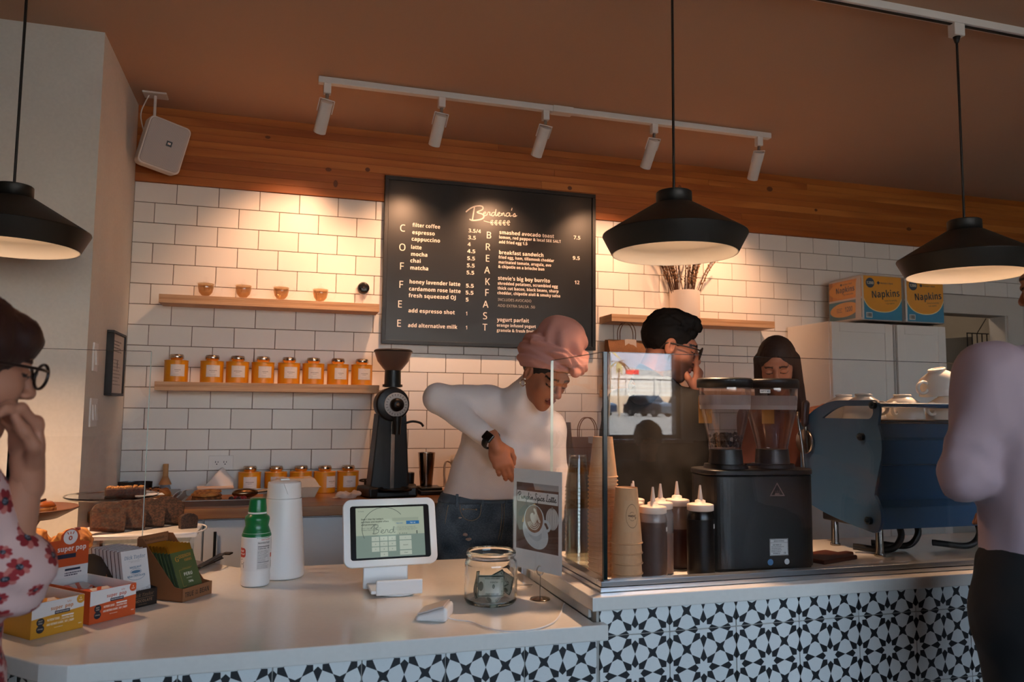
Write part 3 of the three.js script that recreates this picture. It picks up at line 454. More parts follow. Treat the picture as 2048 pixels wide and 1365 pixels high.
{ // vase of twigs
  const v = thing('twig_vase', 'pale cylinder vase on the right plywood shelf', 'vase', [2.328, 2.0165, 0.1]);
  mesh('body', lathe([[0, 0], [0.088, 0], [0.09, 0.003], [0.09, 0.165], [0.086, 0.167], [0.084, 0.165], [0.084, 0.006], [0, 0.006]], 48), mat('#ded3c9', 0.55), v);
  const bunch = thing('twig_bunch', 'bunch of thin budding brown twigs standing in the pale vase', 'twigs', [2.328, 2.0165, 0.1]);
  const r = rng(77), tw = mat('#4b2f1d', 0.8), bud = mat('#8a6a4e', 0.9);
  const budG = ball(0.0055, 0, 0, 0, { seg: 6, seg2: 5, s: [0.8, 1.5, 0.8] });
  for (let i = 0; i < 30; i++) {
    const a = r() * 6.28, sp = 0.08 + r() * 0.15, h = 0.3 + r() * 0.12, b = [Math.cos(a) * 0.05 * r(), 0.012, Math.sin(a) * 0.05 * r()];
    const dx = Math.cos(a) * sp * 1.2, dz = Math.sin(a) * sp * 0.45, pts = [b, [b[0] * 0.6 + dx * 0.35, 0.17, b[2] * 0.6 + dz * 0.35], [dx * 0.7, 0.17 + h * 0.4, dz * 0.7], [dx * 1.1, 0.17 + h * 0.75, dz]];
    const t = new THREE.Group(); t.name = 'twig'; bunch.add(t);
    mesh('stem', tube(pts, 0.0028, 14, 5), tw, t);
    const c = new THREE.CatmullRomCurve3(pts.map((p) => V(...p))), gs = [];
    for (let k = 0; k < 12; k++) { const p = c.getPoint(0.45 + 0.55 * k / 12), g = budG.clone(); g.rotateZ((r() - 0.5) * 1.4); g.translate(p.x + (r() - 0.5) * 0.009, p.y, p.z + (r() - 0.5) * 0.009); gs.push(g); }
    mesh('buds', join(gs), bud, t).userData.kind = 'stuff';
  }
}
// ---------- paper bags ----------
const kraft = mat('#91694a', 0.85, { map: speckle('#f2e6da', 22, 128, 64, 5), side: THREE.DoubleSide });
function paperBag(label, pos, turn, w, h, d, o = {}) {
  const b = thing('paper_bag', label, 'paper bag', pos, turn), r = rng(Math.round(w * 1e4 + h * 1e3));
  const g = new THREE.BoxGeometry(w, h, d, 8, 8, 4), p = g.attributes.position;
  for (let i = 0; i < p.count; i++) { let x = p.getX(i), y = p.getY(i), z = p.getZ(i); const t = (y + h / 2) / h, crease = Math.abs(x) > w / 2 - 1e-4 ? 1 - 0.55 * (1 - Math.abs(z) / (d / 2)) * 0.4 * t : 1; z *= 1 - 0.75 * t * t * (o.pinch ?? 1); x *= crease; z += 0.008 * Math.sin(x * 30 + y * 12) * t; x += 0.004 * Math.sin(y * 40 + z * 20); p.setXYZ(i, x, y + h / 2, z); }
  g.computeVertexNormals(); mesh('bag_body', g, kraft, b);
  if (o.handle) for (const s of [-1, 1]) mesh('handle', tube([[-w * 0.2, h - 0.02, s * d * 0.1], [-w * 0.19, h + 0.06, s * d * 0.12], [-w * 0.08, h + 0.1, s * d * 0.13], [w * 0.08, h + 0.1, s * d * 0.13], [w * 0.19, h + 0.06, s * d * 0.12], [w * 0.2, h - 0.02, s * d * 0.1]], 0.0028, 32, 6), mat('#8a5f3a', 0.8), b);
  if (o.slip) { const s = mesh('receipt', rbox(o.slip[0], o.slip[1], 0.001, 0.0004, 0, 0, 0), mat('#d8cfc8', 0.7, { map: canvasTex(64, 64, (g) => { g.fillStyle = '#e0d8d2'; g.fillRect(0, 0, 64, 64); smallLines(g, 8, 26, 40, 4, 8, 3, 5, '#8d847e'); }) }), b); s.position.set(o.slip[2], h - o.slip[1] / 2 + 0.004, d * 0.17 + 0.012); s.rotation.x = -0.1; }
  return b;
}
paperBag('brown paper bag with white receipt on right shelf behind the man', [1.94, 1.5835, 0.11], 0.05, 0.25, 0.29, 0.14, { handle: true, slip: [0.075, 0.14, 0.01] });
paperBag('large brown paper bag with twisted handles on the worktop behind the cups', [1.6, B1 + 0.0005, 0.34], -0.1, 0.24, 0.29, 0.15, { handle: true, slip: [0.07, 0.1, 0.03] });
paperBag('plain folded pale paper bag standing beside the barista in white', [1.41, B1 + 0.0005, 0.46], 0.3, 0.1, 0.37, 0.08, {});
paperBag('small brown paper bag behind the grinder hoppers', [2.18, B1 + 0.0005, 0.32], 0.2, 0.18, 0.24, 0.12, { handle: true });
paperBag('brown paper bag on worktop partly behind the man in black', [1.88, B1 + 0.0005, 0.3], -0.05, 0.2, 0.26, 0.13, {});
{ // cup on the lower right shelf
  const c = thing('white_bowl', 'white bowl on the right lower shelf behind the man', 'bowl', [2.35, 1.5835, 0.12]); const w = phys('#ddd4ca', 0.25);
  mesh('body', lathe([[0, 0], [0.03, 0], [0.032, 0.006], [0.06, 0.04], [0.07, 0.08], [0.067, 0.08], [0.056, 0.042], [0.028, 0.01], [0, 0.008]], 40), w, c); mesh('foot', torus(0.03, 0.003, 0, 0.003, 0, { rx: Math.PI / 2 }), w, c);
}
// ---------- tall cupboards and napkins ----------
{
  const wm = phys('#ded7ce', 0.45), gap = mat('#1b1613', 0.8);
  for (const [x0, x1, l] of [[3.105, 3.55, 'wider white tall cupboard with shaker door'], [3.578, 3.95, 'narrower white tall cupboard beside the kitchen opening']]) {
    const w = x1 - x0, c = thing('tall_cupboard', l, 'cupboard', [(x0 + x1) / 2, 0, 0.02], 0, 'tall white cupboards'), h = 2.002, z = 0.39;
    mesh('body', rbox(w, h, z, 0.003, 0, h / 2, z / 2), wm, c);
    const d = mesh('door', rbox(w - 0.006, h - 0.11, 0.014, 0.002, 0, h / 2 + 0.05, z + 0.008), wm, c), k = 0.055, H = h - 0.11;
    for (const s of [-1, 1]) { mesh('stile', rbox(k, H, 0.007, 0.0015, s * (w / 2 - 0.003 - k / 2), h / 2 + 0.05, z + 0.0185), wm, d); mesh('rail', rbox(w - 0.008 - 2 * k, k, 0.007, 0.0015, 0, h / 2 + 0.05 + s * (H / 2 - k / 2), z + 0.0185), wm, d); }
    mesh('plinth', box(w - 0.02, 0.09, 0.02, 0, 0.046, z - 0.02), gap, c);
  }
  const front = canvasTex(512, 512, (g, w, h) => {
    g.fillStyle = '#2f86a8'; g.fillRect(0, 0, w, h); const r = rng(4); g.fillStyle = '#e39a26'; g.beginPath(); g.moveTo(0, 0); g.lineTo(w, 0); g.lineTo(w, 250); g.quadraticCurveTo(w * 0.9, 420, w / 2, 420); g.quadraticCurveTo(w * 0.1, 420, 0, 270); g.fill(); g.strokeStyle = '#f0d9a8'; g.lineWidth = 10; g.beginPath(); g.moveTo(w, 250); g.quadraticCurveTo(w * 0.9, 420, w / 2, 420); g.quadraticCurveTo(w * 0.1, 420, 0, 270); g.stroke();
    g.fillStyle = '#1f3c58'; g.beginPath(); g.arc(88, 82, 58, 0, 7); g.fill(); g.fillStyle = '#e8d9c0'; ctext(g, '1200', 88, 98, 44); g.fillStyle = '#1f3350'; g.save(); g.translate(200, 78); g.rotate(0.785); g.fillRect(-16, -16, 32, 32); g.restore(); fit(g, "Member's Mark", 228, 88, 170, 26);
    g.save(); g.rotate(-0.09); g.fillStyle = '#182c44'; fit(g, 'Napkins', 80, 268, 390, 112); fit(g, 'Perfect for everyday', 250, 320, 170, 26, ''); fit(g, '1-ply napkins', 262, 352, 120, 24, ''); g.restore(); g.fillStyle = '#d9d4c8'; g.fillRect(24, 430, 84, 62); g.fillStyle = '#222'; for (let i = 0; i < 22; i++) g.fillRect(32 + i * 3.1, 438, r() * 2 + 0.6, 44);
  });
  const side = canvasTex(512, 512, (g, w, h) => {
    g.fillStyle = '#cfc4b8'; g.fillRect(0, 0, w, h); g.fillStyle = '#d98a1e'; g.fillRect(0, 20, w, 225); g.fillStyle = '#b3701a'; g.fillRect(0, 20, 60, 225); g.fillStyle = '#e09726'; g.beginPath(); g.ellipse(256, 132, 250, 100, 0, 0, 7); g.fill(); g.fillStyle = '#1b2433'; fit(g, 'Napkins', 110, 160, 300, 88); fit(g, 'For everyday', 230, 200, 160, 28, ''); g.save(); g.translate(200, 64); g.rotate(0.785); g.fillRect(-12, -12, 24, 24); g.restore(); fit(g, "Member's Mark", 222, 74, 150, 26, '');
    g.fillStyle = '#3f7680'; g.fillRect(0, 268, w, 225); g.fillStyle = '#e09a2a'; g.beginPath(); g.ellipse(240, 372, 225, 88, -0.05, 0, 7); g.fill(); g.fillStyle = '#3a2a16'; fit(g, '1200', 250, 400, 120, 84); smallLines(g, 120, 350, 110, 3, 20, 8, 6, '#6a4d22');
  });
  const film = pane({ roughness: 0.12, color: C('#ffffff') }), fM = phys('#ffffff', 0.4, { map: front, clearcoat: 0.6, clearcoatRoughness: 0.2 }), sM = phys('#ffffff', 0.4, { map: side, clearcoat: 0.6, clearcoatRoughness: 0.2 }), paper = mat('#cfc6bb', 0.8);
  for (const [x, l, sd] of [[3.52, 'left napkin pack, orange and blue, on the white cupboards', 1], [3.842, 'right napkin pack, orange and blue, under the pendant lamp', 0]]) {
    const n = thing('napkin_pack', l, 'napkins', [x, 2.0225, 0.24], 0, 'napkin packs on the cupboards'); const w = 0.3, h = 0.28, d = 0.3;
    const g = new RoundedBoxGeometry(w, h, d, 4, 0.012); const p = g.attributes.position; for (let i = 0; i < p.count; i++) { const k = 0.004 * Math.sin(p.getX(i) * 60 + p.getY(i) * 47 + p.getZ(i) * 53); p.setX(i, p.getX(i) + k * 0.5); } g.translate(0, h / 2, 0); mesh('paper_stack', g, paper, n);
    const f = mesh('front_print', flat(w - 0.02, h - 0.012, 0.001), fM, n); f.position.set(0, h / 2, d / 2 + 0.001); const s = mesh('side_print', flat(d - 0.01, h - 0.016, 0.001), sM, n); s.rotation.y = -Math.PI / 2; s.position.set(-w / 2 - 0.001, h / 2, 0);
    mesh('wrapper', uvBox(rbox(w + 0.012, h + 0.004, d + 0.012, 0.014, 0, h / 2 + 0.002, 0, { seg: 4 })), film, n);
  }
}
// ---------- snacks at the left of the counter ----------
const rot = (tx, tz) => Math.atan2(-tz, tx);
const card = (c) => mat(c, 0.55);
function snackBox(label, o, accent, dark, wrapLabel, header) { // open carton of bars, origin at its front left corner
  const s = thing('snack_box', label, 'snack box', [o[0], T1 + 0.0005, o[1]], rot(0.72, -0.69)), w = 0.128, h = 0.082, d = 0.215, k = 0.0016, m = card(accent), wm = card('#d5cfca');
  mesh('floor_panel', box(w, k, d, w / 2, k / 2, -d / 2), m, s);
  mesh('front_panel', box(w, h, k, w / 2, h / 2, -k / 2), m, s); mesh('back_panel', box(w, h, k, w / 2, h / 2, -d + k / 2), wm, s);
  for (const x of [k / 2, w - k / 2]) { mesh('side_panel', box(k, h, d - 2 * k, x, h / 2, -d / 2), x < 0.01 ? m : wm, s); }
  const t = canvasTex(512, 330, (g, W, Hh) => {
    g.fillStyle = '#ddd8d4'; g.fillRect(0, 0, W, Hh); g.fillStyle = accent; g.beginPath(); g.moveTo(0, 150); g.lineTo(W, 118); g.lineTo(W, Hh); g.lineTo(0, Hh); g.fill();
    g.beginPath(); g.arc(W - 34, 36, 44, 0, 7); g.fill(); g.fillStyle = '#efe3da'; ctext(g, '8', W - 36, 34, 22); ctext(g, 'BARS', W - 36, 54, 15);
    g.fillStyle = dark; fit(g, 'super', 178, 92, 118, 46); fit(g, 'pop', 318, 92, 84, 46); g.strokeStyle = dark; g.lineWidth = 4; for (let i = -1; i <= 1; i++) { g.beginPath(); g.moveTo(360 + i * 10, 44); g.lineTo(360 + i * 19, 26 + Math.abs(i) * 5); g.stroke(); }
    g.fillStyle = '#20283e'; g.fillRect(220, 106, 150, 32); g.fillStyle = '#e6ddd4'; fit(g, 'PEANUT BUTTER & HONEY', 228, 128, 134, 18);
    g.fillStyle = '#21222a'; for (const y of [185, 252]) { g.beginPath(); g.arc(86, y, 38, 0, 7); g.fill(); } g.fillStyle = '#c9b9a6'; ctext(g, 'NUT', 86, 182, 20); ctext(g, 'FREE', 86, 204, 18); ctext(g, 'chewy', 86, 256, 17);
    g.fillStyle = '#f1e6dc'; fit(g, 'NUTRIENT DENSE', 150, 192, 120, 30); g.fillRect(290, 160, 120, 14); fit(g, '| GLUTEN FREE', 282, 202, 128, 26); fit(g, 'AND REFINED SUGAR | SOY | DAIRY', 146, 236, 270, 28); smallLines(g, 220, 262, 90, 1, 9, 4, 4, '#f1e6dc'); fit(g, 'FREE', W - 50, 280, 34, 12);
  });
  const p = mesh('front_print', flat(w - 0.001, h - 0.001, 0.0004), mat('#ffffff', 0.5, { map: t }), s); p.position.set(w / 2, h / 2, 0.0004);
  if (header) {
    const hc = [[0.003, 0.0825], [w - 0.003, 0.0825], [w - 0.003, 0.172], [0.098, 0.178], [0.098, 0.19], [0.09, 0.207], [0.074, 0.214], [0.058, 0.21], [0.046, 0.198], [0.044, 0.184], [0.003, 0.184]];
    const hd = mesh('header_card', poly(hc, k, { p: [0, 0, -d] }), m, s);
    const pr = mesh('header_print', flat(0.12, 0.13, 0.0004), mat('#ffffff', 0.5, { map: canvasTex(256, 277, (g, W, Hh) => { g.fillStyle = accent; g.fillRect(0, 0, W, Hh); g.fillStyle = '#e8e1dc'; g.beginPath(); g.arc(143, 50, 42, 0, 7); g.fill(); g.fillStyle = dark; ctext(g, 'o', 143, 68, 44); g.strokeStyle = dark; g.lineWidth = 5; for (let i = -1; i <= 1; i++) { g.beginPath(); g.moveTo(143 + i * 12, 34); g.lineTo(143 + i * 20, 20); g.stroke(); } g.fillStyle = '#e8e1dc'; fit(g, 'super pop', 70, 128, 170, 40); g.fillStyle = '#20283e'; g.fillRect(60, 144, 120, 24); g.fillStyle = '#ddd8d4'; g.fillRect(0, 214, W, 70); g.fillStyle = '#20283e'; g.fillRect(120, 228, 90, 12); smallLines(g, 120, 250, 110, 2, 12, 7, 3, '#55505a'); }) }), s);
    pr.position.set(w / 2, 0.149 - 0.001, -d + k + 0.0004);
    pr.geometry = (() => { const sh = new THREE.ShapeGeometry(new THREE.Shape(hc.map(([x, y]) => new THREE.Vector2(x - w / 2, y - 0.148)))); const q = sh.attributes.position, u = sh.attributes.uv; for (let i = 0; i < q.count; i++) u.setXY(i, q.getX(i) / 0.122 + 0.5, q.getY(i) / 0.132 + 0.5); return sh; })();
  }
  const wrap = phys(accent, 0.3, { metalness: 0.2 }), white = phys('#d4cbc4', 0.35);
  for (let i = 0; i < 4; i++) {
    const b = thing('snack_bar', wrapLabel + ['in front', 'second from the front', 'third from the front', 'at the back'][i], 'snack bar', [0, 0, 0], 0);
    const c = V(w / 2 + 0.0, 0.012 + 0.014 * (i % 2) + 0.03, -0.035 - i * 0.045).applyAxisAngle(V(0, 1, 0), s.rotation.y).add(s.position); b.position.copy(c); b.rotation.y = s.rotation.y + 0.12 * (i - 1.5); b.rotation.order = 'YXZ'; b.rotation.x = 0.25;
    const g = new THREE.BoxGeometry(0.108, 0.014, 0.036, 12, 2, 4), q = g.attributes.position; for (let j = 0; j < q.count; j++) { const e = Math.max(0, Math.abs(q.getX(j)) - 0.042) / 0.012; q.setY(j, q.getY(j) * (1 - 0.95 * Math.min(1, e)) + 0.0015 * Math.sin(q.getX(j) * 160 + q.getZ(j) * 90)); } g.computeVertexNormals();
    mesh('wrapper', g, wrap, b); mesh('band', rbox(0.05, 0.0155, 0.0365, 0.003, 0.018, 0, 0), white, b);
  }
  return s;
}
snackBox('open orange snack bar carton with tall orange header card', [-0.438, 2.034], '#c9501d', '#b8411a', 'orange wrapped snack bar in the orange carton, ', true);
snackBox('open yellow snack bar carton beside the customer', [-0.54, 2.139], '#cf8f1f', '#c06a1c', 'yellow wrapped snack bar in the yellow carton, ', false);
{ // dark chocolate display with white bars
  const s = thing('chocolate_display', 'dark brown chocolate display box holding white wrapped bars', 'display box', [-0.371, T1 + 0.0005, 1.9], rot(0.72, -0.69)), w = 0.088, d = 0.19, k = 0.0018, m = card('#1d120d');
  const side = [[0, 0], [d, 0], [d, 0.13], [d - 0.025, 0.134], [d - 0.06, 0.128], [d - 0.1, 0.095], [0.05, 0.05], [0, 0.045]];
  for (const x of [0, w - k]) mesh('side_panel', tf(poly(side, k), { ry: Math.PI / 2, p: [x, 0, 0] }), m, s);
  mesh('floor_panel', box(w, k, d, w / 2, k / 2, -d / 2), m, s); mesh('back_panel', box(w - 2 * k, 0.13, k, w / 2, 0.065, -d + k), m, s);
  const fp = mesh('front_panel', box(w, 0.045, k, w / 2, 0.0225, -k / 2), m, s);
  const pr = mesh('front_print', flat(w, 0.044, 0.0004), mat('#ffffff', 0.5, { map: canvasTex(256, 128, (g) => { g.fillStyle = '#1b110d'; g.fillRect(0, 0, 256, 128); g.fillStyle = '#8d6c51'; g.strokeStyle = '#8d6c51'; ctext(g, 'Dick Taylor', 128, 46, 34, 'italic', 'serif'); g.fillRect(30, 58, 196, 3); ctext(g, 'CHOCOLATE', 128, 92, 30); ctext(g, 'handcrafted', 128, 114, 14, ''); }) }), s); pr.position.set(w / 2, 0.0225, 0.0004);
  const dm = mesh('side_emblem', tf(poly([[0.1, 0.015], [0.122, 0.045], [0.1, 0.085], [0.078, 0.045]], 0.0006), { ry: Math.PI / 2, p: [-0.0006, 0, 0] }), mat('#7c4a2a', 0.5), s);
  const face = mat('#ffffff', 0.55, { map: canvasTex(300, 512, (g, W, Hh) => {
    g.fillStyle = '#d5cfcb'; g.fillRect(0, 0, W, Hh); g.fillStyle = '#40637f'; ctext(g, 'Dick Taylor', W / 2, 84, 44, 'italic', 'serif'); g.fillStyle = '#a89f99'; g.fillRect(70, 102, 160, 2); ctext(g, 'CRAFT CHOCOLATE', W / 2, 118, 12, '');
    g.strokeStyle = '#4d6f8a'; g.lineWidth = 3; g.beginPath(); g.ellipse(W / 2, 205, 62, 26, 0, 0, 7); g.stroke(); g.fillStyle = '#4d6f8a'; g.beginPath(); g.ellipse(W / 2, 206, 54, 14, 0, 0, 7); g.fill(); g.fillStyle = '#40637f'; ctext(g, 'HAZELNUT', W / 2, 172, 27); ctext(g, 'MILK CHOCOLATE', W / 2, 252, 24); g.beginPath(); g.ellipse(W / 2, 238, 98, 44, 0, 0.15, 3); g.stroke();
    const r = rng(9); g.strokeStyle = '#6d5249'; g.lineWidth = 2; for (let i = 0; i < 90; i++) { const x = r() * W, y = 345 + (1 - x / W) * 70 + r() * 120; g.globalAlpha = 0.7; g.beginPath(); g.moveTo(x, y); g.quadraticCurveTo(x + 16, y - 14 * r(), x + 36, y + 4); g.stroke(); } g.globalAlpha = 1; g.fillStyle = '#4b332b'; g.fillRect(14, 478, W - 28, 5); g.fillRect(14, 492, W - 60, 3);
  }) }), body = mat('#c9c1ba', 0.6), brown = mat('#4a2415', 0.6);
  let b0; for (let i = 0; i < 8; i++) {
    const say = 'white hazelnut chocolate bar, ' + ['foremost in dark display', 'second from the front', 'third from the front', 'fourth from the front', 'fifth from the front', 'sixth from the front', 'seventh from the front', 'hindmost in dark display'][i];
    const b = b0 ? b0.clone() : thing('chocolate_bar', say, 'chocolate bar', [0, 0, 0], 0, 'white chocolate bars');
    if (b0) { b.name = numbered('chocolate_bar'); b.userData = { ...b0.userData, label: say }; scene.add(b); }
    else { b0 = b; mesh('box', rbox(0.08, 0.15, 0.0115, 0.001, 0, 0.075, -0.006, { seg: 1 }), body, b); mesh('top_edge', box(0.08, 0.001, 0.0112, 0, 0.1506, -0.006), brown, b); mesh('back_sleeve', box(0.0806, 0.1503, 0.003, 0, 0.0752, -0.0118), brown, b); const f = mesh('front_print', flat(0.0795, 0.1495, 0.0004), face, b); f.position.set(0, 0.075, 0.0003); }
    const c = V(w / 2, 0.004, -0.014 - i * 0.0172).applyAxisAngle(V(0, 1, 0), s.rotation.y).add(s.position); b.position.copy(c); b.rotation.set(-0.24, s.rotation.y, 0, 'YXZ');
  }
}
{ // kraft display with green bars
  const s = thing('chocolate_display', 'brown cardboard display box holding green wrapped bars', 'display box', [-0.24, T1 + 0.0005, 1.848], rot(0.58, -0.81)), w = 0.12, d = 0.17, k = 0.002, m = card('#7d4c2c');
  const side = [[0, 0], [d, 0], [d, 0.168], [d - 0.02, 0.168], [d - 0.035, 0.15], [0.03, 0.04], [0, 0.036]];
  for (const x of [0, w - k]) mesh('side_panel', tf(poly(side, k), { ry: Math.PI / 2, p: [x, 0, 0] }), m, s);
  mesh('floor_panel', box(w, k, d, w / 2, k / 2, -d / 2), m, s); mesh('back_panel', box(w - 2 * k, 0.172, k, w / 2, 0.086, -d + k), m, s); mesh('front_panel', box(w, 0.037, k, w / 2, 0.0185, -k / 2), m, s);
  const pr = mesh('front_print', flat(w, 0.036, 0.0004), mat('#ffffff', 0.6, { map: canvasTex(512, 154, (g) => { g.fillStyle = '#8a5a38'; g.fillRect(0, 0, 512, 154); g.fillStyle = '#2a1a10'; fit(g, 'TRUE', 40, 108, 150, 84, 'bold'); fit(g, 'BEAN', 290, 108, 176, 84, 'bold'); ctext(g, 'TO', 240, 76, 30); ctext(g, 'THE', 240, 106, 30); }) }), s); pr.position.set(w / 2, 0.0185, 0.0004);
  const hp = mesh('header_print', flat(w - 0.012, 0.022, 0.0004), mat('#ffffff', 0.6, { map: canvasTex(512, 100, (g) => { g.fillStyle = '#8a5a38'; g.fillRect(0, 0, 512, 100); g.fillStyle = '#3a2415'; fit(g, 'SINGLE ORIGIN CHOCOLATE', 60, 66, 390, 42); g.fillRect(10, 48, 34, 6); g.fillRect(468, 48, 34, 6); }) }), s); hp.position.set(w / 2, 0.158, -d + 2 * k + 0.0004);
  const face = mat('#ffffff', 0.5, { map: canvasTex(360, 560, (g, W, Hh) => {
    g.fillStyle = '#4c5a30'; g.fillRect(0, 0, W, Hh); g.fillStyle = '#b57a2c'; g.save(); g.rotate(-0.05); ctext(g, 'G', 76, 120, 86, 'bold', 'serif'); fit(g, 'OODNOW', 110, 92, 200, 60); fit(g, 'FARMS', 180, 140, 120, 44); g.restore(); g.strokeStyle = '#a58a3e'; g.lineWidth = 4; g.beginPath(); g.moveTo(250, 220); g.lineTo(70, 220); g.lineTo(70, 420); g.lineTo(120, 420); g.stroke(); fit(g, 'SINGLE ORIGIN', 120, 214, 150, 18, '');
    g.fillStyle = '#e4dfd2'; ctext(g, 'PERU', 190, 300, 56); ctext(g, '- UCAYALI -', 190, 336, 20, ''); ctext(g, '70%', 200, 390, 40); const cs = ['#d9a06a', '#cfd2d6', '#cfd2d6', '#d6dade']; cs.forEach((c, i) => { g.fillStyle = c; g.fillRect(84 + i * 64, 460 + (i > 1 ? -4 : 0), i === 3 ? 40 : 54, 58); if (i === 1 || i === 2) { g.fillStyle = '#3a3137'; g.fillRect(84 + i * 64, 496, 54, 22); } });
  }) }), gold = mat('#c38a2a', 0.3, { metalness: 0.85 }), green = mat('#2c3a22', 0.6);
  let b0; for (let i = 0; i < 8; i++) {
    const say = 'green and gold chocolate bar, ' + ['foremost in cardboard display', 'second from the front', 'third from the front', 'fourth from the front', 'fifth from the front', 'sixth from the front', 'seventh from the front', 'hindmost in cardboard display'][i];
    const b = b0 ? b0.clone() : thing('chocolate_bar', say, 'chocolate bar', [0, 0, 0], 0, 'green chocolate bars');
    if (b0) { b.name = numbered('chocolate_bar'); b.userData = { ...b0.userData, label: say }; scene.add(b); }
    else { b0 = b; mesh('sleeve', rbox(0.092, 0.135, 0.0085, 0.001, 0, 0.0675, -0.0045, { seg: 1 }), green, b); const fg = new THREE.BoxGeometry(0.088, 0.022, 0.0075, 14, 1, 1), q = fg.attributes.position; for (let j = 0; j < q.count; j++) if (q.getY(j) > 0) q.setZ(j, q.getZ(j) + 0.002 * Math.sin(q.getX(j) * 500)); fg.translate(0, 0.144, -0.0045); fg.computeVertexNormals(); mesh('gold_foil', fg, gold, b); const f = mesh('front_print', flat(0.0915, 0.1345, 0.0004), face, b); f.position.set(0, 0.0675, 0.0003); }
    const c = V(w / 2, 0.004, -0.012 - i * 0.0125).applyAxisAngle(V(0, 1, 0), s.rotation.y).add(s.position); b.position.copy(c); b.rotation.set(-0.4, s.rotation.y, 0, 'YXZ');
  }
}
{ // tongs
  const t = thing('serving_tongs', 'dark metal tongs lying behind the green chocolate bars', 'tongs', [-0.215, T1 + 0.001, 1.33], 1.25), m = mat('#2c2724', 0.4, { metalness: 0.7 });
  for (const s of [-1, 1]) { const a = mesh('arm', tf(rbox(0.25, 0.004, 0.022, 0.002, 0, 0, 0), { rz: 0, ry: s * 0.06, p: [0, 0.012 + s * 0.008, s * 0.011] }), m, t); mesh('tip', rbox(0.03, 0.007, 0.03, 0.003, 0.128, 0.012 + s * 0.008, s * 0.019), m, a); }
  mesh('hinge', cyl(0.008, 0.008, 0.03, -0.122, 0.014, 0), m, t);
}
// ---------- pastries behind the small glass guard ----------
const crust = (a, b, s, k = 20) => { const A = rgb(a), B = rgb(b); return dataTex(128, 128, (u, v) => lerp3(A, B, Math.min(1, Math.max(0, 1.5 * noise(u * k + s, v * k, k, k) - 0.3 + 0.4 * (noise(u * 60 + s, v * 60, 60, 60) - 0.5)))), true); };
const bakeMat = (a, b, s, k) => mat('#ffffff', 0.75, { map: crust(a, b, s, k) });
const uvSph = (g, k = 6) => { const p = g.attributes.position, u = new Float32Array(p.count * 2); for (let i = 0; i < p.count; i++) { u[2 * i] = (p.getX(i) + p.getY(i) * 0.4) * k; u[2 * i + 1] = (p.getZ(i) + p.getY(i)) * k; } g.setAttribute('uv', new THREE.BufferAttribute(u, 2)); return g; };
const golden = bakeMat('#c98a44', '#8a5220', 1), scone = bakeMat('#b9783a', '#7a4417', 4, 14), banana = bakeMat('#52331e', '#2a190c', 7, 30), choc = bakeMat('#47230f', '#241008', 2, 26), glaze = phys('#7a3d14', 0.25), nut = bakeMat('#c08e54', '#6e4420', 3, 40);
const clearGlass = pane(), acrylic = pane({ color: C('#eef4f4') }), china = phys('#dcd8d2', 0.2);
{
  const r = thing('acrylic_riser', 'clear acrylic riser under the white tray of bread', 'riser', [-0.43, T1, 1.31]);
  mesh('top', box(0.32, 0.004, 0.16, 0, 0.099, 0), acrylic, r); for (const s of [-1, 1]) mesh('side', box(0.004, 0.096, 0.16, s * 0.158, 0.0485, 0), acrylic, r);
  const t = thing('serving_tray', 'white oblong tray of dark bread slices', 'tray', [-0.43, T1 + 0.102, 1.31]);
  const g = new RoundedBoxGeometry(0.37, 0.018, 0.2, 4, 0.008), p = g.attributes.position; for (let i = 0; i < p.count; i++) { const e = Math.max(Math.abs(p.getX(i)) / 0.185, Math.abs(p.getZ(i)) / 0.1); if (e > 0.8) p.setY(i, p.getY(i) + 0.012 * (e - 0.8) / 0.2); } g.translate(0, 0.0095, 0); g.computeVertexNormals(); mesh('body', g, china, t); mesh('rim', tube([[-0.178, 0.026, -0.094], [0.178, 0.026, -0.094], [0.178, 0.026, 0.094], [-0.178, 0.026, 0.094]], 0.003, 80, 6, true), china, t);
  const slice = () => { const sh = new THREE.Shape(); sh.moveTo(-0.048, 0); sh.lineTo(0.048, 0); sh.lineTo(0.052, 0.06); sh.quadraticCurveTo(0.05, 0.085, 0.02, 0.088); sh.quadraticCurveTo(0, 0.1, -0.025, 0.088); sh.quadraticCurveTo(-0.052, 0.082, -0.052, 0.06); return uvBox(new THREE.ExtrudeGeometry(sh, { depth: 0.02, bevelEnabled: true, bevelSize: 0.003, bevelThickness: 0.003, bevelSegments: 2 }), 8); };
  const say = ['foremost dark bread slice leaning on the white tray', 'second dark bread slice on the white tray', 'third dark bread slice on the white tray', 'fourth dark bread slice on the white tray', 'small dark bread end piece at the tray right'];
  [[-0.53, 1.37, -0.7], [-0.475, 1.325, -0.7], [-0.42, 1.28, -0.7], [-0.365, 1.235, -0.7], [-0.29, 1.3, -0.1]].forEach(([x, z, lean], i) => { const b = thing('bread_slice', say[i], 'bread', [x, T1 + 0.124, z], 0, 'bread slices on the white tray'); b.rotation.set(lean * 0.75, 0.45, lean * 0.25, 'YXZ'); b.position.y += i < 4 ? 0.012 : 0.003; const k = i === 4 ? 0.55 : 1; const m = mesh('crumb', slice(), banana, b); m.scale.set(k, k, 1.0); const c = mesh('crust', tf(rbox(0.1, 0.006, 0.026, 0.003, 0, 0.091, 0.01), {}), choc, b); c.scale.set(k * 0.6, 1, 1); c.position.y = i === 4 ? -0.043 : 0; });
}
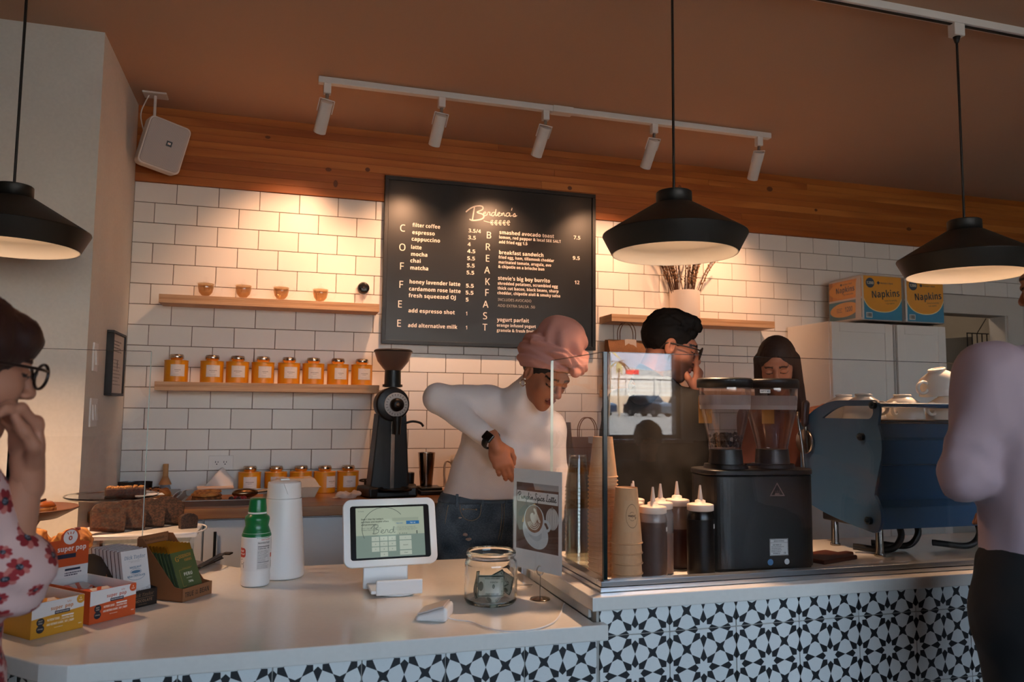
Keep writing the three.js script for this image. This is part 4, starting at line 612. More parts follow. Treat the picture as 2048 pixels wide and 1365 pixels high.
{
  const c = thing('cake_stand', 'clear glass cake stand behind the bread slices', 'cake stand', [-0.575, T1, 1.05]); mesh('foot', lathe([[0, 0.001], [0.075, 0.001], [0.075, 0.006], [0.03, 0.016], [0.016, 0.03]], 40), clearGlass, c); mesh('stem', lathe([[0.016, 0.03], [0.014, 0.07], [0.024, 0.1], [0.016, 0.13], [0.02, 0.16], [0.03, 0.185], [0.034, 0.212]], 32), clearGlass, c);
  mesh('plate', lathe([[0, 0.213], [0.15, 0.213], [0.16, 0.22], [0.158, 0.224], [0.148, 0.219], [0, 0.219]], 56), phys('#ffffff', 0, { transmission: 1, thickness: 0.005, ior: 1.45, attenuationColor: C('#b9d6cc'), attenuationDistance: 0.06 }), c);
  const b = thing('nut_brownie', 'nut topped dark brownie slab on the glass cake stand', 'brownie', [-0.53, T1 + 0.2195, 1.06], 0.25); const g = new RoundedBoxGeometry(0.135, 0.03, 0.06, 4, 0.006); g.translate(0, 0.015, 0); mesh('body', uvBox(g, 8), choc, b); const r = rng(6), gs = []; for (let i = 0; i < 60; i++) gs.push(tf(new THREE.IcosahedronGeometry(0.004 + r() * 0.003, 0), { p: [(r() - 0.5) * 0.12, 0.031, (r() - 0.5) * 0.05] })); mesh('nuts', join(gs), nut, b).userData.kind = 'stuff';
  mesh('wax_paper', rbox(0.1, 0.0012, 0.07, 0.0004, 0.08, 0.0008, 0.0), china, b);
}
{
  const w = thing('wooden_stand', 'dark wooden tray on a foot holding doughnuts', 'tray', [-0.79, T1, 1.3]); const wm = mat('#ffffff', 0.5, { map: woodTex('#6e4025', '#3d2111', 44, { ky: 12 }) });
  mesh('tray', tf(lathe([[0, 0.175], [0.1, 0.177], [0.158, 0.208], [0.155, 0.213], [0.1, 0.187], [0, 0.186]], 40), {}), wm, w); mesh('foot', lathe([[0, 0.001], [0.07, 0.001], [0.066, 0.02], [0.03, 0.05], [0.03, 0.14], [0.05, 0.175]], 32), wm, w);
  [[-0.74, 1.33, 'sugar glazed doughnut with a dark topping'], [-0.83, 1.27, 'second doughnut half hidden by the customer']].forEach(([x, z, l], i) => { const d = thing('doughnut', l, 'doughnut', [x, T1 + 0.187, z], 0, 'doughnuts on the wooden stand'); mesh('dough', uvSph(torus(0.028, 0.021, 0, 0.021, 0, { rx: Math.PI / 2, seg: 16, s: [1, 1, 1.1] })), golden, d); mesh('icing', torus(0.028, 0.0195, 0, 0.0285, 0, { rx: Math.PI / 2, seg: 16 }), glaze, d); mesh('topping', rbox(0.026, 0.008, 0.018, 0.003, 0.004, 0.05, 0, { rz: 0.3 }), choc, d); });
  const pl = thing('pie_plate', 'white plate on a foot holding two fruit galettes', 'plate', [-0.67, T1, 1.535]); mesh('plate', lathe([[0, 0.095], [0.09, 0.096], [0.13, 0.108], [0.129, 0.111], [0.09, 0.1], [0, 0.1]], 44), china, pl); mesh('foot', lathe([[0, 0.001], [0.055, 0.001], [0.03, 0.02], [0.022, 0.06], [0.034, 0.096]], 28), china, pl);
  [[-0.715, 1.51, 0.06, 'crumbly golden galette at the left of the plate'], [-0.595, 1.535, 0.062, 'golden galette with dark fruit in its folds']].forEach(([x, z, s, l], i) => { const p = thing('fruit_galette', l, 'pastry', [x, T1 + 0.1, z], i, 'galettes on the plate'); const g = nets((a, b, c) => smin(ell([0, 0.03, 0], [s, 0.034, s * 0.85])(a, b, c), cap([-s * 0.5, 0.05, 0], [s * 0.4, 0.055, 0.01], 0.018)(a, b, c), 0.02) + 0.012 * (noise3(a * 60 + i * 9, b * 60, c * 60) - 0.5), [-0.1, -0.02, -0.1], [0.1, 0.1, 0.1], 0.005); mesh('crust', uvSph(g), golden, p); mesh('filling', tf(lump(0.022, 0.008, 0.012, 0.006, 90, 4, 0.003), { p: [0.012, 0.066, 0.006] }), phys('#4a0f14', 0.3), p); });
}
// ---------- bakery trays on the back worktop ----------
{
  const al = mat('#9a938c', 0.32, { metalness: 0.9 }), paper = mat('#9c6a45', 0.7);
  const pan = (l, x, z, w, d) => { const t = thing('baking_tray', l, 'tray', [x, B1 + 0.0005, z]); const sh = (a, b) => [[-a, -b], [a, -b], [a, b], [-a, b]]; mesh('base', box(w - 0.02, 0.0015, d - 0.02, 0, 0.001, 0), al, t); for (const s of [-1, 1]) { mesh('side', tf(box(w, 0.026, 0.0015), { rx: s * 0.25, p: [0, 0.0135, s * (d / 2 - 0.006)] }), al, t); mesh('side', tf(box(0.0015, 0.026, d), { rz: -s * 0.25, p: [s * (w / 2 - 0.006), 0.0135, 0] }), al, t); } mesh('rim', tube([[-w / 2, 0.026, -d / 2], [w / 2, 0.026, -d / 2], [w / 2, 0.026, d / 2], [-w / 2, 0.026, d / 2]].flatMap((p, i, a) => { const n = a[(i + 1) % 4]; return [0.02, 0.35, 0.65, 0.98].map((k) => [p[0] + (n[0] - p[0]) * k, p[1], p[2] + (n[2] - p[2]) * k]); }), 0.0035, 120, 6, true), al, t); mesh('baking_paper', rbox(w - 0.05, 0.001, d - 0.04, 0.0003, 0, 0.0028, 0), paper, t); return t; };
  pan('baking tray of large scones in the tiled corner', -0.58, 0.28, 0.27, 0.38); pan('baking tray with pastries and berries behind the creamer', -0.225, 0.36, 0.39, 0.46);
  const sc = (l, x, z, s, m, i, nm = 'scone') => { const p = thing(nm, l, nm === 'scone' ? 'scone' : 'pastry', [x, B1 + 0.004, z], i * 0.9); const g = nets((a, b, c) => ell([0, s * 0.3, 0], [s, s * 0.42, s * 0.8])(a, b, c) + 0.018 * (noise3(a * 40 + i * 7, b * 40, c * 40) - 0.5), [-s * 1.3, -0.01, -s * 1.1], [s * 1.3, s * 1.0, s * 1.1], 0.006); g.translate(0, 0.004, 0); mesh('crust', uvSph(g, 5), m, p); const r = rng(i + 50), gs = []; for (let k = 0; k < 14; k++) { const a = r() * 6.28, q = r() * 0.75; gs.push(ball(0.0055, Math.cos(a) * q * s, s * 0.3 + s * 0.42 * Math.sqrt(1 - q * q) + 0.002, Math.sin(a) * q * s * 0.8, { seg: 7, seg2: 5 })); } mesh('currants', join(gs), choc, p).userData.kind = 'stuff'; };
  sc('large golden scone at the right of corner tray', -0.525, 0.34, 0.078, scone, 1); sc('golden scone at the left of corner tray', -0.645, 0.24, 0.075, scone, 2);
  [[-0.295, 0.47, 'toasted flat pastry at tray front'], [-0.3, 0.35, 'toasted flat pastry behind the other one']].forEach(([x, z, l], i) => { const p = thing('flat_pastry', l, 'pastry', [x, B1 + 0.004, z], 0.3 * i); mesh('bottom_half', uvSph(tf(lump(0.066, 0.017, 0.052, 0.012, 30, 3 + i, 0.005), { p: [0, 0.018, 0] }), 5), bakeMat('#8c5a2c', '#4a2810', 12), p); mesh('top_half', uvSph(tf(lump(0.063, 0.013, 0.05, 0.012, 34, 13 + i, 0.005), { p: [0, 0.036, 0] }), 5), golden, p); });
  const bm = [phys('#8c1420', 0.3), phys('#2a1720', 0.3)]; [[-0.17, 0.44, 0], [-0.148, 0.452, 0], [-0.19, 0.452, 1], [-0.158, 0.468, 1], [-0.135, 0.435, 0]].forEach(([x, z, k], i) => single('berry', ['red', 'dark'][k] + ' berry on the tray, ' + ['middle of the cluster', 'right of the middle', 'at the left of the cluster', 'in front of the cluster', 'at the right of the cluster'][i], 'berry', lump(0.012, 0.012, 0.012, 0.005, 220, i, 0.0025), bm[k], [x, B1 + 0.016, z]));
  const sp = thing('serving_scoop', 'bronze coloured metal scoop on the tray', 'scoop', [-0.135, B1 + 0.03, 0.34], 0.3); const sm = mat('#8a6a4d', 0.25, { metalness: 1 }); mesh('bowl', tf(ball(0.055, 0, 0, 0, { s: [1.1, 0.42, 0.62] }), {}), sm, sp); mesh('handle', bar([0.05, 0.004, 0], [0.16, 0.012, 0.02], 0.007, 0.006), sm, sp);
  const bw = thing('black_bowl', 'black bowl in the corner behind the scones', 'bowl', [-0.655, B1 + 0.0005, 0.05]); mesh('body', lathe([[0, 0], [0.04, 0], [0.075, 0.02], [0.078, 0.065], [0.074, 0.065], [0.07, 0.022], [0, 0.012]], 40, { s: [1, 1, 0.55] }), phys('#110f0e', 0.3), bw); mesh('foot', cyl(0.04, 0.042, 0.008, 0, 0.004, 0, { s: [1, 1, 0.55] }), phys('#110f0e', 0.3), bw);
  const wk = thing('bamboo_whisk', 'bamboo whisk standing on its grey holder by the tiles', 'whisk', [-0.52, B1 + 0.0005, 0.055]); mesh('holder', lathe([[0, 0], [0.03, 0], [0.034, 0.01], [0.022, 0.045], [0.018, 0.06], [0, 0.06]], 32), phys('#77808a', 0.35), wk); mesh('tines', lathe([[0.03, 0.05], [0.026, 0.06], [0.014, 0.085], [0.013, 0.09]], 28), mat('#a9774a', 0.7), wk); mesh('handle', cyl(0.0125, 0.0125, 0.06, 0, 0.12, 0), mat('#b98955', 0.6), wk);
  const nb = thing('napkin_sheet', 'white paper sheet folded up on the tray against the tiles', 'paper', [-0.285, B1 + 0.03, 0.09], 0.1); { const g = new THREE.PlaneGeometry(0.17, 0.13, 16, 12), p = g.attributes.position; for (let i = 0; i < p.count; i++) { const x = p.getX(i), y = p.getY(i) + 0.065; const top = 0.11 * Math.max(0.12, 1 - Math.abs(x - 0.03) / 0.09); p.setXYZ(i, x, Math.min(y, top) * 0.95, 0.02 * Math.sin(x * 40 + y * 25) + 0.25 * (0.06 - y) * 0.4); } g.computeVertexNormals(); mesh('sheet', g, mat('#d9d2ca', 0.8, { side: THREE.DoubleSide }), nb); mesh('fold', rbox(0.17, 0.012, 0.06, 0.005, 0, 0.006, 0.03), mat('#d6b79c', 0.8), nb); }
  const cl = thing('takeaway_box', 'cream hinged takeaway box before the yellow tins', 'box', [0.095, B1 + 0.0005, 0.26], 0.12); const cm = mat('#cdb79f', 0.7); { const tr = (w0, d0, w1, d1, h) => { const g = new RoundedBoxGeometry(1, h, 1, 3, 0.004), p = g.attributes.position; for (let i = 0; i < p.count; i++) { const t = p.getY(i) / h + 0.5; p.setX(i, p.getX(i) * (w0 + (w1 - w0) * t)); p.setZ(i, p.getZ(i) * (d0 + (d1 - d0) * t)); } g.computeVertexNormals(); return g; }; mesh('base', tf(tr(0.17, 0.12, 0.21, 0.15, 0.048), { p: [0, 0.024, 0] }), cm, cl); mesh('lid', tf(tr(0.215, 0.155, 0.165, 0.11, 0.04), { p: [0, 0.07, 0] }), cm, cl); mesh('flange', rbox(0.225, 0.004, 0.165, 0.002, 0, 0.05, 0), cm, cl); mesh('tab', rbox(0.07, 0.006, 0.02, 0.002, 0, 0.092, 0.02), mat('#c9882f', 0.6), cl); }
  const cn = thing('crumpled_napkin', 'crumpled white napkin beside the black grinder foot', 'napkin', [0.345, B1 + 0.002, 0.37]); { const g = nets((a, b, c) => ell([0, 0.012, 0], [0.06, 0.018, 0.035])(a, b, c) + 0.03 * (noise3(a * 45, b * 45, c * 45) - 0.5), [-0.09, -0.01, -0.07], [0.09, 0.06, 0.07], 0.005); mesh('ball', g, mat('#d8c4b4', 0.8), cn); mesh('corner', tf(rbox(0.05, 0.001, 0.03, 0.0004, -0.055, 0.006, 0.02, { rz: 0.15, ry: 0.4 }), {}), mat('#d8c4b4', 0.8), cn); }
}
// ---------- bottles, till, tip jar ----------
{
  const white = phys('#e3dfda', 0.35), green = phys('#0c6b35', 0.28);
  const c = thing('creamer_bottle', 'white creamer bottle with green cap and sleeve', 'bottle', [-0.05, T1 + 0.0005, 1.665], 0.55);
  mesh('body', lathe([[0, 0], [0.038, 0], [0.0435, 0.005], [0.0445, 0.03], [0.043, 0.04], [0.0445, 0.06], [0.0445, 0.13], [0.0445, 0.15], [0.042, 0.162]], 48), white, c);
  mesh('sleeve', lathe([[0.0445, 0.148], [0.044, 0.156], [0.039, 0.17], [0.0345, 0.182], [0.0365, 0.195], [0.038, 0.202], [0.036, 0.21], [0.028, 0.217], [0.0265, 0.221]], 48), green, c);
  mesh('neck_ring', lathe([[0.0265, 0.219], [0.0285, 0.22], [0.0285, 0.224], [0.0265, 0.225]], 40), white, c);
  mesh('cap', lathe([[0.0275, 0.2245], [0.0275, 0.236], [0.0245, 0.262], [0.022, 0.267], [0, 0.268]], 48), green, c);
  const lb = canvasTex(1024, 512, (g, W, Hh) => {
    g.fillStyle = '#ded9d4'; g.fillRect(0, 0, W, Hh); g.fillStyle = '#b4342a'; g.beginPath(); g.roundRect(110, 150, 150, 150, 40); g.fill(); g.fillStyle = '#eee'; ctext(g, 'Half', 185, 215, 44); ctext(g, '& Half', 185, 262, 40); g.strokeStyle = '#222'; g.lineWidth = 6; g.beginPath(); g.arc(190, 370, 40, 0, 5); g.stroke(); g.beginPath(); g.moveTo(160, 410); g.lineTo(150, 480); g.moveTo(220, 410); g.lineTo(228, 470); g.stroke();
    g.fillStyle = '#cfc9c4'; g.fillRect(420, 40, 200, 452); g.fillStyle = '#2a2a2a'; fit(g, 'Nutrition Facts', 430, 78, 180, 34); g.fillRect(430, 120, 180, 10); fit(g, 'Calories', 430, 168, 120, 34); fit(g, '45', 570, 168, 40, 38); smallLines(g, 430, 188, 180, 9, 20, 6, 12, '#55504c'); g.fillStyle = '#2a2a2a'; g.fillRect(430, 372, 180, 8); smallLines(g, 430, 396, 180, 7, 13, 4, 16, '#77716c'); smallLines(g, 650, 40, 90, 10, 15, 4, 18, '#8a847f'); g.fillStyle = '#c4402a'; g.fillRect(640, 250, 90, 70); g.fillStyle = '#222'; for (let i = 0; i < 18; i++) g.fillRect(660, 380 + i * 6, 60, 1.5 + (i * 7 % 3)); g.fillStyle = '#b4342a'; fit(g, 'HALF & HALF', 470, 24, 150, 26);
  });
  mesh('label', tf(new THREE.CylinderGeometry(0.0449, 0.0449, 0.096, 48, 1, true, -2.6, 5.2), { p: [0, 0.098, 0] }), mat('#ffffff', 0.5, { map: lb }), c);
  mesh('sleeve_print', tf(new THREE.CylinderGeometry(0.0395, 0.0448, 0.022, 32, 1, true, -0.5, 1.0), { p: [0, 0.159, 0] }), mat('#ffffff', 0.4, { map: canvasTex(256, 80, (g) => { g.fillStyle = '#0c6b35'; g.fillRect(0, 0, 256, 80); g.fillStyle = '#d8642a'; fit(g, 'HALF & HALF', 20, 56, 216, 46); }) }), c);
  const k = thing('thermal_carafe', 'tall white thermal carafe behind the creamer bottle', 'carafe', [0.03, T1 + 0.0005, 1.56], 0.2);
  mesh('body', lathe([[0, 0], [0.066, 0], [0.071, 0.006], [0.0715, 0.02], [0.067, 0.1], [0.06, 0.2], [0.0562, 0.252], [0.055, 0.254]], 56), white, k);
  mesh('collar', lathe([[0.0555, 0.255], [0.0545, 0.258], [0.053, 0.302], [0.0515, 0.306], [0.048, 0.306], [0.047, 0.3], [0, 0.298]], 56), white, k);
  mesh('spout', poly([[-0.014, 0.305], [0.014, 0.305], [0, 0.27]], 0.006, { p: [0, 0, 0.0515] }), white, k); mesh('lid', lathe([[0, 0.312], [0.034, 0.311], [0.046, 0.306], [0.046, 0.299]], 44), white, k); mesh('lid_button', rbox(0.03, 0.006, 0.02, 0.002, 0, 0.314, 0.0), white, k); mesh('stain_ring', torus(0.0557, 0.0012, 0, 0.2545, 0, { rx: Math.PI / 2, seg: 6, arc: 0.7 }), mat('#7a5a35', 0.8), k);
  mesh('handle', tube([[0, 0.26, -0.054], [0, 0.27, -0.1], [0, 0.2, -0.115], [0, 0.11, -0.1], [0, 0.09, -0.066]], 0.01, 30, 10), white, k);
}
{ // till
  const white = phys('#e6e4e1', 0.3), t = thing('till_stand', 'white tablet till on a swivel stand', 'till', [0.345, T1, 1.83]);
  mesh('base', lathe([[0, 0.001], [0.058, 0.001], [0.06, 0.004], [0.058, 0.009], [0, 0.01]], 48, { p: [0.015, 0, 0.045] }), white, t);
  mesh('arm', rbox(0.137, 0.115, 0.012, 0.004, -0.011, 0.06, -0.018, { rx: -0.12 }), white, t); mesh('foot_plate', rbox(0.137, 0.01, 0.125, 0.004, 0.0, 0.016, 0.04), white, t); mesh('card_lip', rbox(0.137, 0.043, 0.01, 0.004, 0.015, 0.028, 0.1), white, t);
  const head = new THREE.Group(); head.name = 'tablet'; t.add(head); head.position.set(0.0, 0.17, -0.015); head.rotation.set(-0.3, 0.06, 0.0, 'YXZ');
  const rr = (w, h, r, d, hole) => { const S = new THREE.Shape(), P = (s, w0, h0, r0) => { const x = w0 / 2, y = h0 / 2; s.moveTo(-x + r0, -y); s.lineTo(x - r0, -y); s.absarc(x - r0, -y + r0, r0, -Math.PI / 2, 0); s.lineTo(x, y - r0); s.absarc(x - r0, y - r0, r0, 0, Math.PI / 2); s.lineTo(-x + r0, y); s.absarc(-x + r0, y - r0, r0, Math.PI / 2, Math.PI); s.lineTo(-x, -y + r0); s.absarc(-x + r0, -y + r0, r0, Math.PI, 1.5 * Math.PI); }; P(S, w, h, r); if (hole) { const H = new THREE.Path(); P(H, ...hole); S.holes.push(H); } return new THREE.ExtrudeGeometry(S, { depth: d, bevelEnabled: true, bevelSize: 0.002, bevelThickness: 0.002, bevelSegments: 2, curveSegments: 10 }); };
  mesh('surround', tf(rr(0.284, 0.2, 0.024, 0.012, [0.25, 0.166, 0.01]), { p: [0, 0, -0.002] }), white, head); mesh('back_shell', tf(rr(0.28, 0.196, 0.024, 0.01), { p: [0, 0, -0.016] }), white, head); mesh('bezel', box(0.2505, 0.1665, 0.004, 0, 0, 0.0075), phys('#0b0b0c', 0.15), head);
  const scr = canvasTex(1024, 768, (g, W, Hh) => {
    g.fillStyle = '#aab4a0'; g.fillRect(0, 0, W, Hh); g.fillStyle = '#7f9187'; g.fillRect(0, 430, W, Hh); g.fillStyle = '#2c3430'; fit(g, "Earn 1 Star for today's", 78, 190, 330, 34); fit(g, 'purchase and receive offers', 78, 232, 410, 34); fit(g, 'and promotions.', 78, 274, 230, 34); g.fillStyle = '#5a655e'; fit(g, 'Earn 1 Star for every visit.', 78, 326, 300, 24, ''); fit(g, 'Redeem Stars for rewards.', 78, 354, 280, 24, ''); fit(g, 'No thanks', 34, 60, 90, 20, '');
    g.fillStyle = '#9ba694'; g.fillRect(540, 170, 400, 50); g.fillStyle = '#3a6ea0'; fit(g, 'Phone number', 600, 262, 100, 22); g.fillStyle = '#2a6ea8'; g.fillRect(752, 224, 196, 52); g.fillStyle = '#c9d6df'; ctext(g, 'Sign up', 850, 258, 24); smallLines(g, 540, 310, 400, 4, 16, 7, 31, '#8b9588');
    g.strokeStyle = '#57605a'; g.lineWidth = 8; g.beginPath(); g.arc(420, 330, 330, 2.7, 5.6); g.stroke(); script(g, 'Berd', 250, 405, 330, 60, 8); g.fillStyle = '#57605a'; fit(g, '. . o . e n a', 600, 425, 160, 30); g.fillRect(900, 380, 18, 50);
    const key = (x, y, w, h, s) => { g.fillStyle = '#b9c2b4'; g.fillRect(x, y, w, h); g.fillStyle = '#5d675f'; ctext(g, s, x + w / 2, y + h / 2 + 8, 22); }; for (let i = 0; i < 9; i++) key(226 + (i % 3) * 124, 452 + Math.floor(i / 3) * 80, 112, 68, String(i + 1)); key(350, 692, 112, 68, '0'); key(640, 452, 180, 62, '<'); key(640, 526, 180, 140, 'Return'); key(640, 680, 180, 66, 'Clear');
  });
  const s = mesh('screen', flat(0.212, 0.15, 0.0006), mat('#1c1f1d', 0.12, { emissive: C('#ffffff'), emissiveMap: scr, emissiveIntensity: 0.62 }), head); s.position.set(0, 0, 0.0099);
  const L = new THREE.PointLight(new THREE.Color(0.8, 1, 0.85), 0.012, 2, 2); L.position.set(0.345, T1 + 0.19, 1.84); L.castShadow = true; L.name = 'till_screen_light'; L.shadow.radius = 3; scene.add(L);
}
{ // card reader and its cable
  const white = phys('#e2dfdb', 0.32), r = thing('card_reader', 'small white wedge card reader with a cable', 'card reader', [0.415, T1 + 0.0005, 2.185], -0.42);
  const g = new RoundedBoxGeometry(0.086, 0.03, 0.086, 5, 0.01), p = g.attributes.position; for (let i = 0; i < p.count; i++) { const t = p.getX(i) / 0.086 + 0.5, y = p.getY(i) / 0.03 + 0.5; p.setY(i, y * (0.013 + 0.027 * t)); } g.computeVertexNormals(); mesh('dock', g, white, r); mesh('reader_pad', rbox(0.074, 0.005, 0.076, 0.0025, -0.002, 0.029, 0, { rz: 0.304 }), phys('#cbbfb6', 0.4), r);
  mesh('cable', tube([[0.034, 0.006, 0.012], [0.06, 0.004, 0.022], [0.1, 0.0035, 0.03], [0.15, 0.003, 0.075], [0.2, 0.003, 0.1], [0.27, 0.003, 0.075], [0.31, 0.003, 0.015], [0.325, 0.003, -0.06], [0.33, 0.003, -0.2]], 0.0022, 70, 8), white, r);
}
{ // tip jar
  const j = thing('tip_jar', 'round glass tip jar with dollar notes', 'jar', [0.6, T1 + 0.0005, 2.07]), gl = pane({ color: C('#fafcfb') });
  mesh('body', lathe([[0, 0.001], [0.06, 0.001], [0.07, 0.005], [0.0755, 0.016], [0.0755, 0.112], [0.073, 0.121], [0.0675, 0.126], [0.0665, 0.132], [0.071, 0.136], [0.071, 0.144], [0.067, 0.149], [0.0645, 0.147], [0.0625, 0.138], [0.0625, 0.128], [0.068, 0.12], [0.0715, 0.11], [0.0715, 0.02], [0.064, 0.011], [0, 0.01]], 72), phys('#ffffff', 0, { transmission: 1, thickness: 0.004, ior: 1.45, attenuationColor: C('#e4efec'), attenuationDistance: 0.05 }), j); mesh('rim', torus(0.0672, 0.0026, 0, 0.1475, 0, { rx: Math.PI / 2, seg2: 64 }), gl, j);
  const bill = canvasTex(512, 216, (g, W, Hh) => { g.fillStyle = '#b5b5a2'; g.fillRect(0, 0, W, Hh); g.strokeStyle = '#4d5648'; g.lineWidth = 16; g.strokeRect(12, 12, W - 24, Hh - 24); g.fillStyle = '#4d5648'; g.beginPath(); g.arc(60, 108, 46, 0, 7); g.fill(); ctext(g, '1', W - 50, 70, 54, 'bold', 'serif'); ctext(g, '1', W - 50, 190, 54, 'bold', 'serif'); g.fillStyle = '#c2c2b0'; g.fillRect(130, 44, 280, 130); g.fillStyle = '#555e50'; fit(g, 'THE UNITED STATES OF AMERICA', 130, 40, 280, 22); fit(g, 'B 03542754 F', 230, 78, 150, 22); g.beginPath(); g.arc(290, 112, 22, 0, 7); g.fill(); g.fillStyle = '#c2c2b0'; ctext(g, 'C', 290, 124, 30); g.fillStyle = '#4d5648'; fit(g, 'ONE DOLLAR', 150, 200, 240, 30); });
  const bm = mat('#ffffff', 0.8, { map: bill, side: THREE.DoubleSide });
  const note = (l, pos, rx, ry, rz, bend, w = 0.092, h = 0.058) => { const g = new THREE.PlaneGeometry(w, h, 14, 4), p = g.attributes.position; for (let i = 0; i < p.count; i++) p.setZ(i, bend * (p.getX(i) / w) ** 2 + 0.002 * Math.sin(p.getX(i) * 90)); g.computeVertexNormals(); const o = single('dollar_note', l, 'banknote', g, bm, pos); o.rotation.set(rx, ry, rz, 'YXZ'); return o; };
  const y = T1 + 0.02; note('folded dollar note facing front in the tip jar', [0.593, y + 0.036, 2.105], -0.12, 0.1, -0.06, -0.02, 0.08, 0.06); note('dollar note folded to a point at jar bottom', [0.6, y + 0.012, 2.1], -0.35, 0.1, 0.72, 0.004, 0.05, 0.045); note('dollar note bent along the left jar wall', [0.555, y + 0.036, 2.075], 0, 1.1, 1.4, 0.02, 0.075, 0.04); note('dollar note bent along the right jar wall', [0.65, y + 0.034, 2.07], 0.1, -1.0, 1.2, 0.015, 0.06, 0.04); note('dollar note lying curled behind the front one', [0.61, y + 0.03, 2.055], -0.5, -0.3, 0.5, 0.03, 0.09, 0.05);
}
{ // card clip, latte sign, tumbler
  const st = mat('#8f7f70', 0.22, { metalness: 1 }), h = thing('card_holder', 'metal ring clip holder on a round foot', 'card holder', [0.7515, T1 + 0.0005, 2.062]);
  mesh('base', lathe([[0, 0.008], [0.008, 0.008], [0.012, 0.006], [0.029, 0.003], [0.03, 0]], 40), st, h); mesh('stem', bar([0, 0.006, 0], [0, 0.07, 0], 0.0016), st, h); mesh('ring', torus(0.012, 0.0016, 0, 0.082, 0, { s: [0.85, 1.1, 1] }), st, h);
  const poster = canvasTex(792, 1024, (g, W, Hh) => {
    g.fillStyle = '#dcdad9'; g.fillRect(0, 0, W, Hh); const x0 = 50, y0 = 140, w = 690, h2 = 690; const r = rng(8); g.save(); g.beginPath(); g.rect(x0, y0, w, h2); g.clip(); g.fillStyle = '#5a2e20'; g.fillRect(x0, y0, w, h2); for (let i = 0; i < 500; i++) { g.fillStyle = r() > 0.5 ? '#6b3a28' : '#4a251a'; g.globalAlpha = 0.35; g.fillRect(x0 + r() * w, y0 + r() * h2, 60 + r() * 120, 3); } g.globalAlpha = 1;
    g.fillStyle = '#a9a3a2'; g.beginPath(); g.moveTo(330, 140); g.lineTo(740, 140); g.lineTo(740, 200); g.lineTo(360, 205); g.fill(); g.fillStyle = '#3c1a12'; g.beginPath(); g.ellipse(170, 430, 100, 40, -0.6, 0, 7); g.fill(); g.fillStyle = '#b9893f'; g.beginPath(); g.ellipse(260, 450, 150, 34, -0.75, 0, 7); g.fill(); g.fillStyle = '#d7b066'; for (let i = 0; i < 60; i++) g.fillRect(190 + i * 2.6 + (i % 5) * 6, 530 - i * 2.5 + (i % 5) * 5, 7, 7);
    g.fillStyle = '#cfc9c6'; g.beginPath(); g.ellipse(640, 480, 100, 110, 0, 0, 7); g.fill(); g.strokeStyle = '#a39d9b'; g.lineWidth = 5; for (let i = -2; i <= 2; i++) { g.beginPath(); g.ellipse(640, 480, Math.abs(i) * 34 + 4, 108, 0, 0, 7); g.stroke(); } g.fillStyle = '#8a8078'; g.fillRect(632, 356, 18, 30);
    g.fillStyle = '#cdd2d6'; g.beginPath(); g.ellipse(370, 640, 215, 160, 0.35, 0, 7); g.fill(); g.fillStyle = '#b9bfc4'; g.beginPath(); g.ellipse(360, 640, 120, 80, 0.35, 0, 7); g.fill(); g.fillStyle = '#d9dcdf'; g.beginPath(); g.ellipse(350, 520, 168, 160, 0, 0, 7); g.fill(); g.lineWidth = 30; g.strokeStyle = '#d2d6da'; g.beginPath(); g.ellipse(540, 560, 62, 46, 0.2, 0, 7); g.stroke(); g.fillStyle = '#8a5535'; g.beginPath(); g.ellipse(345, 505, 148, 140, 0, 0, 7); g.fill(); g.strokeStyle = '#e0d2c4'; g.lineWidth = 13; for (let i = 0; i < 4; i++) { g.beginPath(); g.ellipse(345, 520, 100 - i * 22, 92 - i * 20, 0, 0.3, 2.9); g.stroke(); } g.fillStyle = '#e6d9cb'; g.beginPath(); g.moveTo(345, 570); g.quadraticCurveTo(250, 490, 300, 450); g.quadraticCurveTo(340, 430, 345, 470); g.quadraticCurveTo(360, 430, 395, 455); g.quadraticCurveTo(430, 500, 345, 570); g.fill(); for (let i = 0; i < 5; i++) { g.beginPath(); g.ellipse(360 + i * 18, 415 + i * 26, 26, 17, 0.7, 0, 7); g.fill(); } g.restore();
    g.fillStyle = '#dcdad9'; g.fillRect(60, 225, 672, 115); g.strokeStyle = '#1c1a1a'; script(g, 'Pumpkin Spice Latte', 84, 312, 620, 34, 9);
  });
  const s = thing('latte_sign', 'upright Pumpkin Spice Latte poster sheet behind the tip jar', 'sign', [0.7455, 0.9945, 2.0475], 0); const L = V(0.701, 0, 1.955), Rr = V(0.79, 0, 2.14), dv = Rr.clone().sub(L), yaw = Math.atan2(-dv.z, dv.x);
  s.rotation.y = yaw; mesh('sheet', tf(new THREE.BoxGeometry(0.2046, 0.293, 0.0008), { p: [0, 0.1465, 0] }), mat('#ffffff', 0.4, { map: poster }), s); mesh('sleeve', box(0.2125, 0.299, 0.003, 0.001, 0.147, 0), pane(), s);
  const tb = thing('glass_tumbler', 'small clear tumbler behind the ring holder', 'glass', [0.755, T1 + 0.0005, 1.9]); mesh('body', lathe([[0, 0.002], [0.026, 0.002], [0.028, 0.004], [0.031, 0.075], [0.0295, 0.075], [0.0265, 0.008], [0, 0.008]], 40), pane(), tb); mesh('rim', torus(0.0303, 0.001, 0, 0.075, 0, { rx: Math.PI / 2, seg: 6 }), pane(), tb);
}
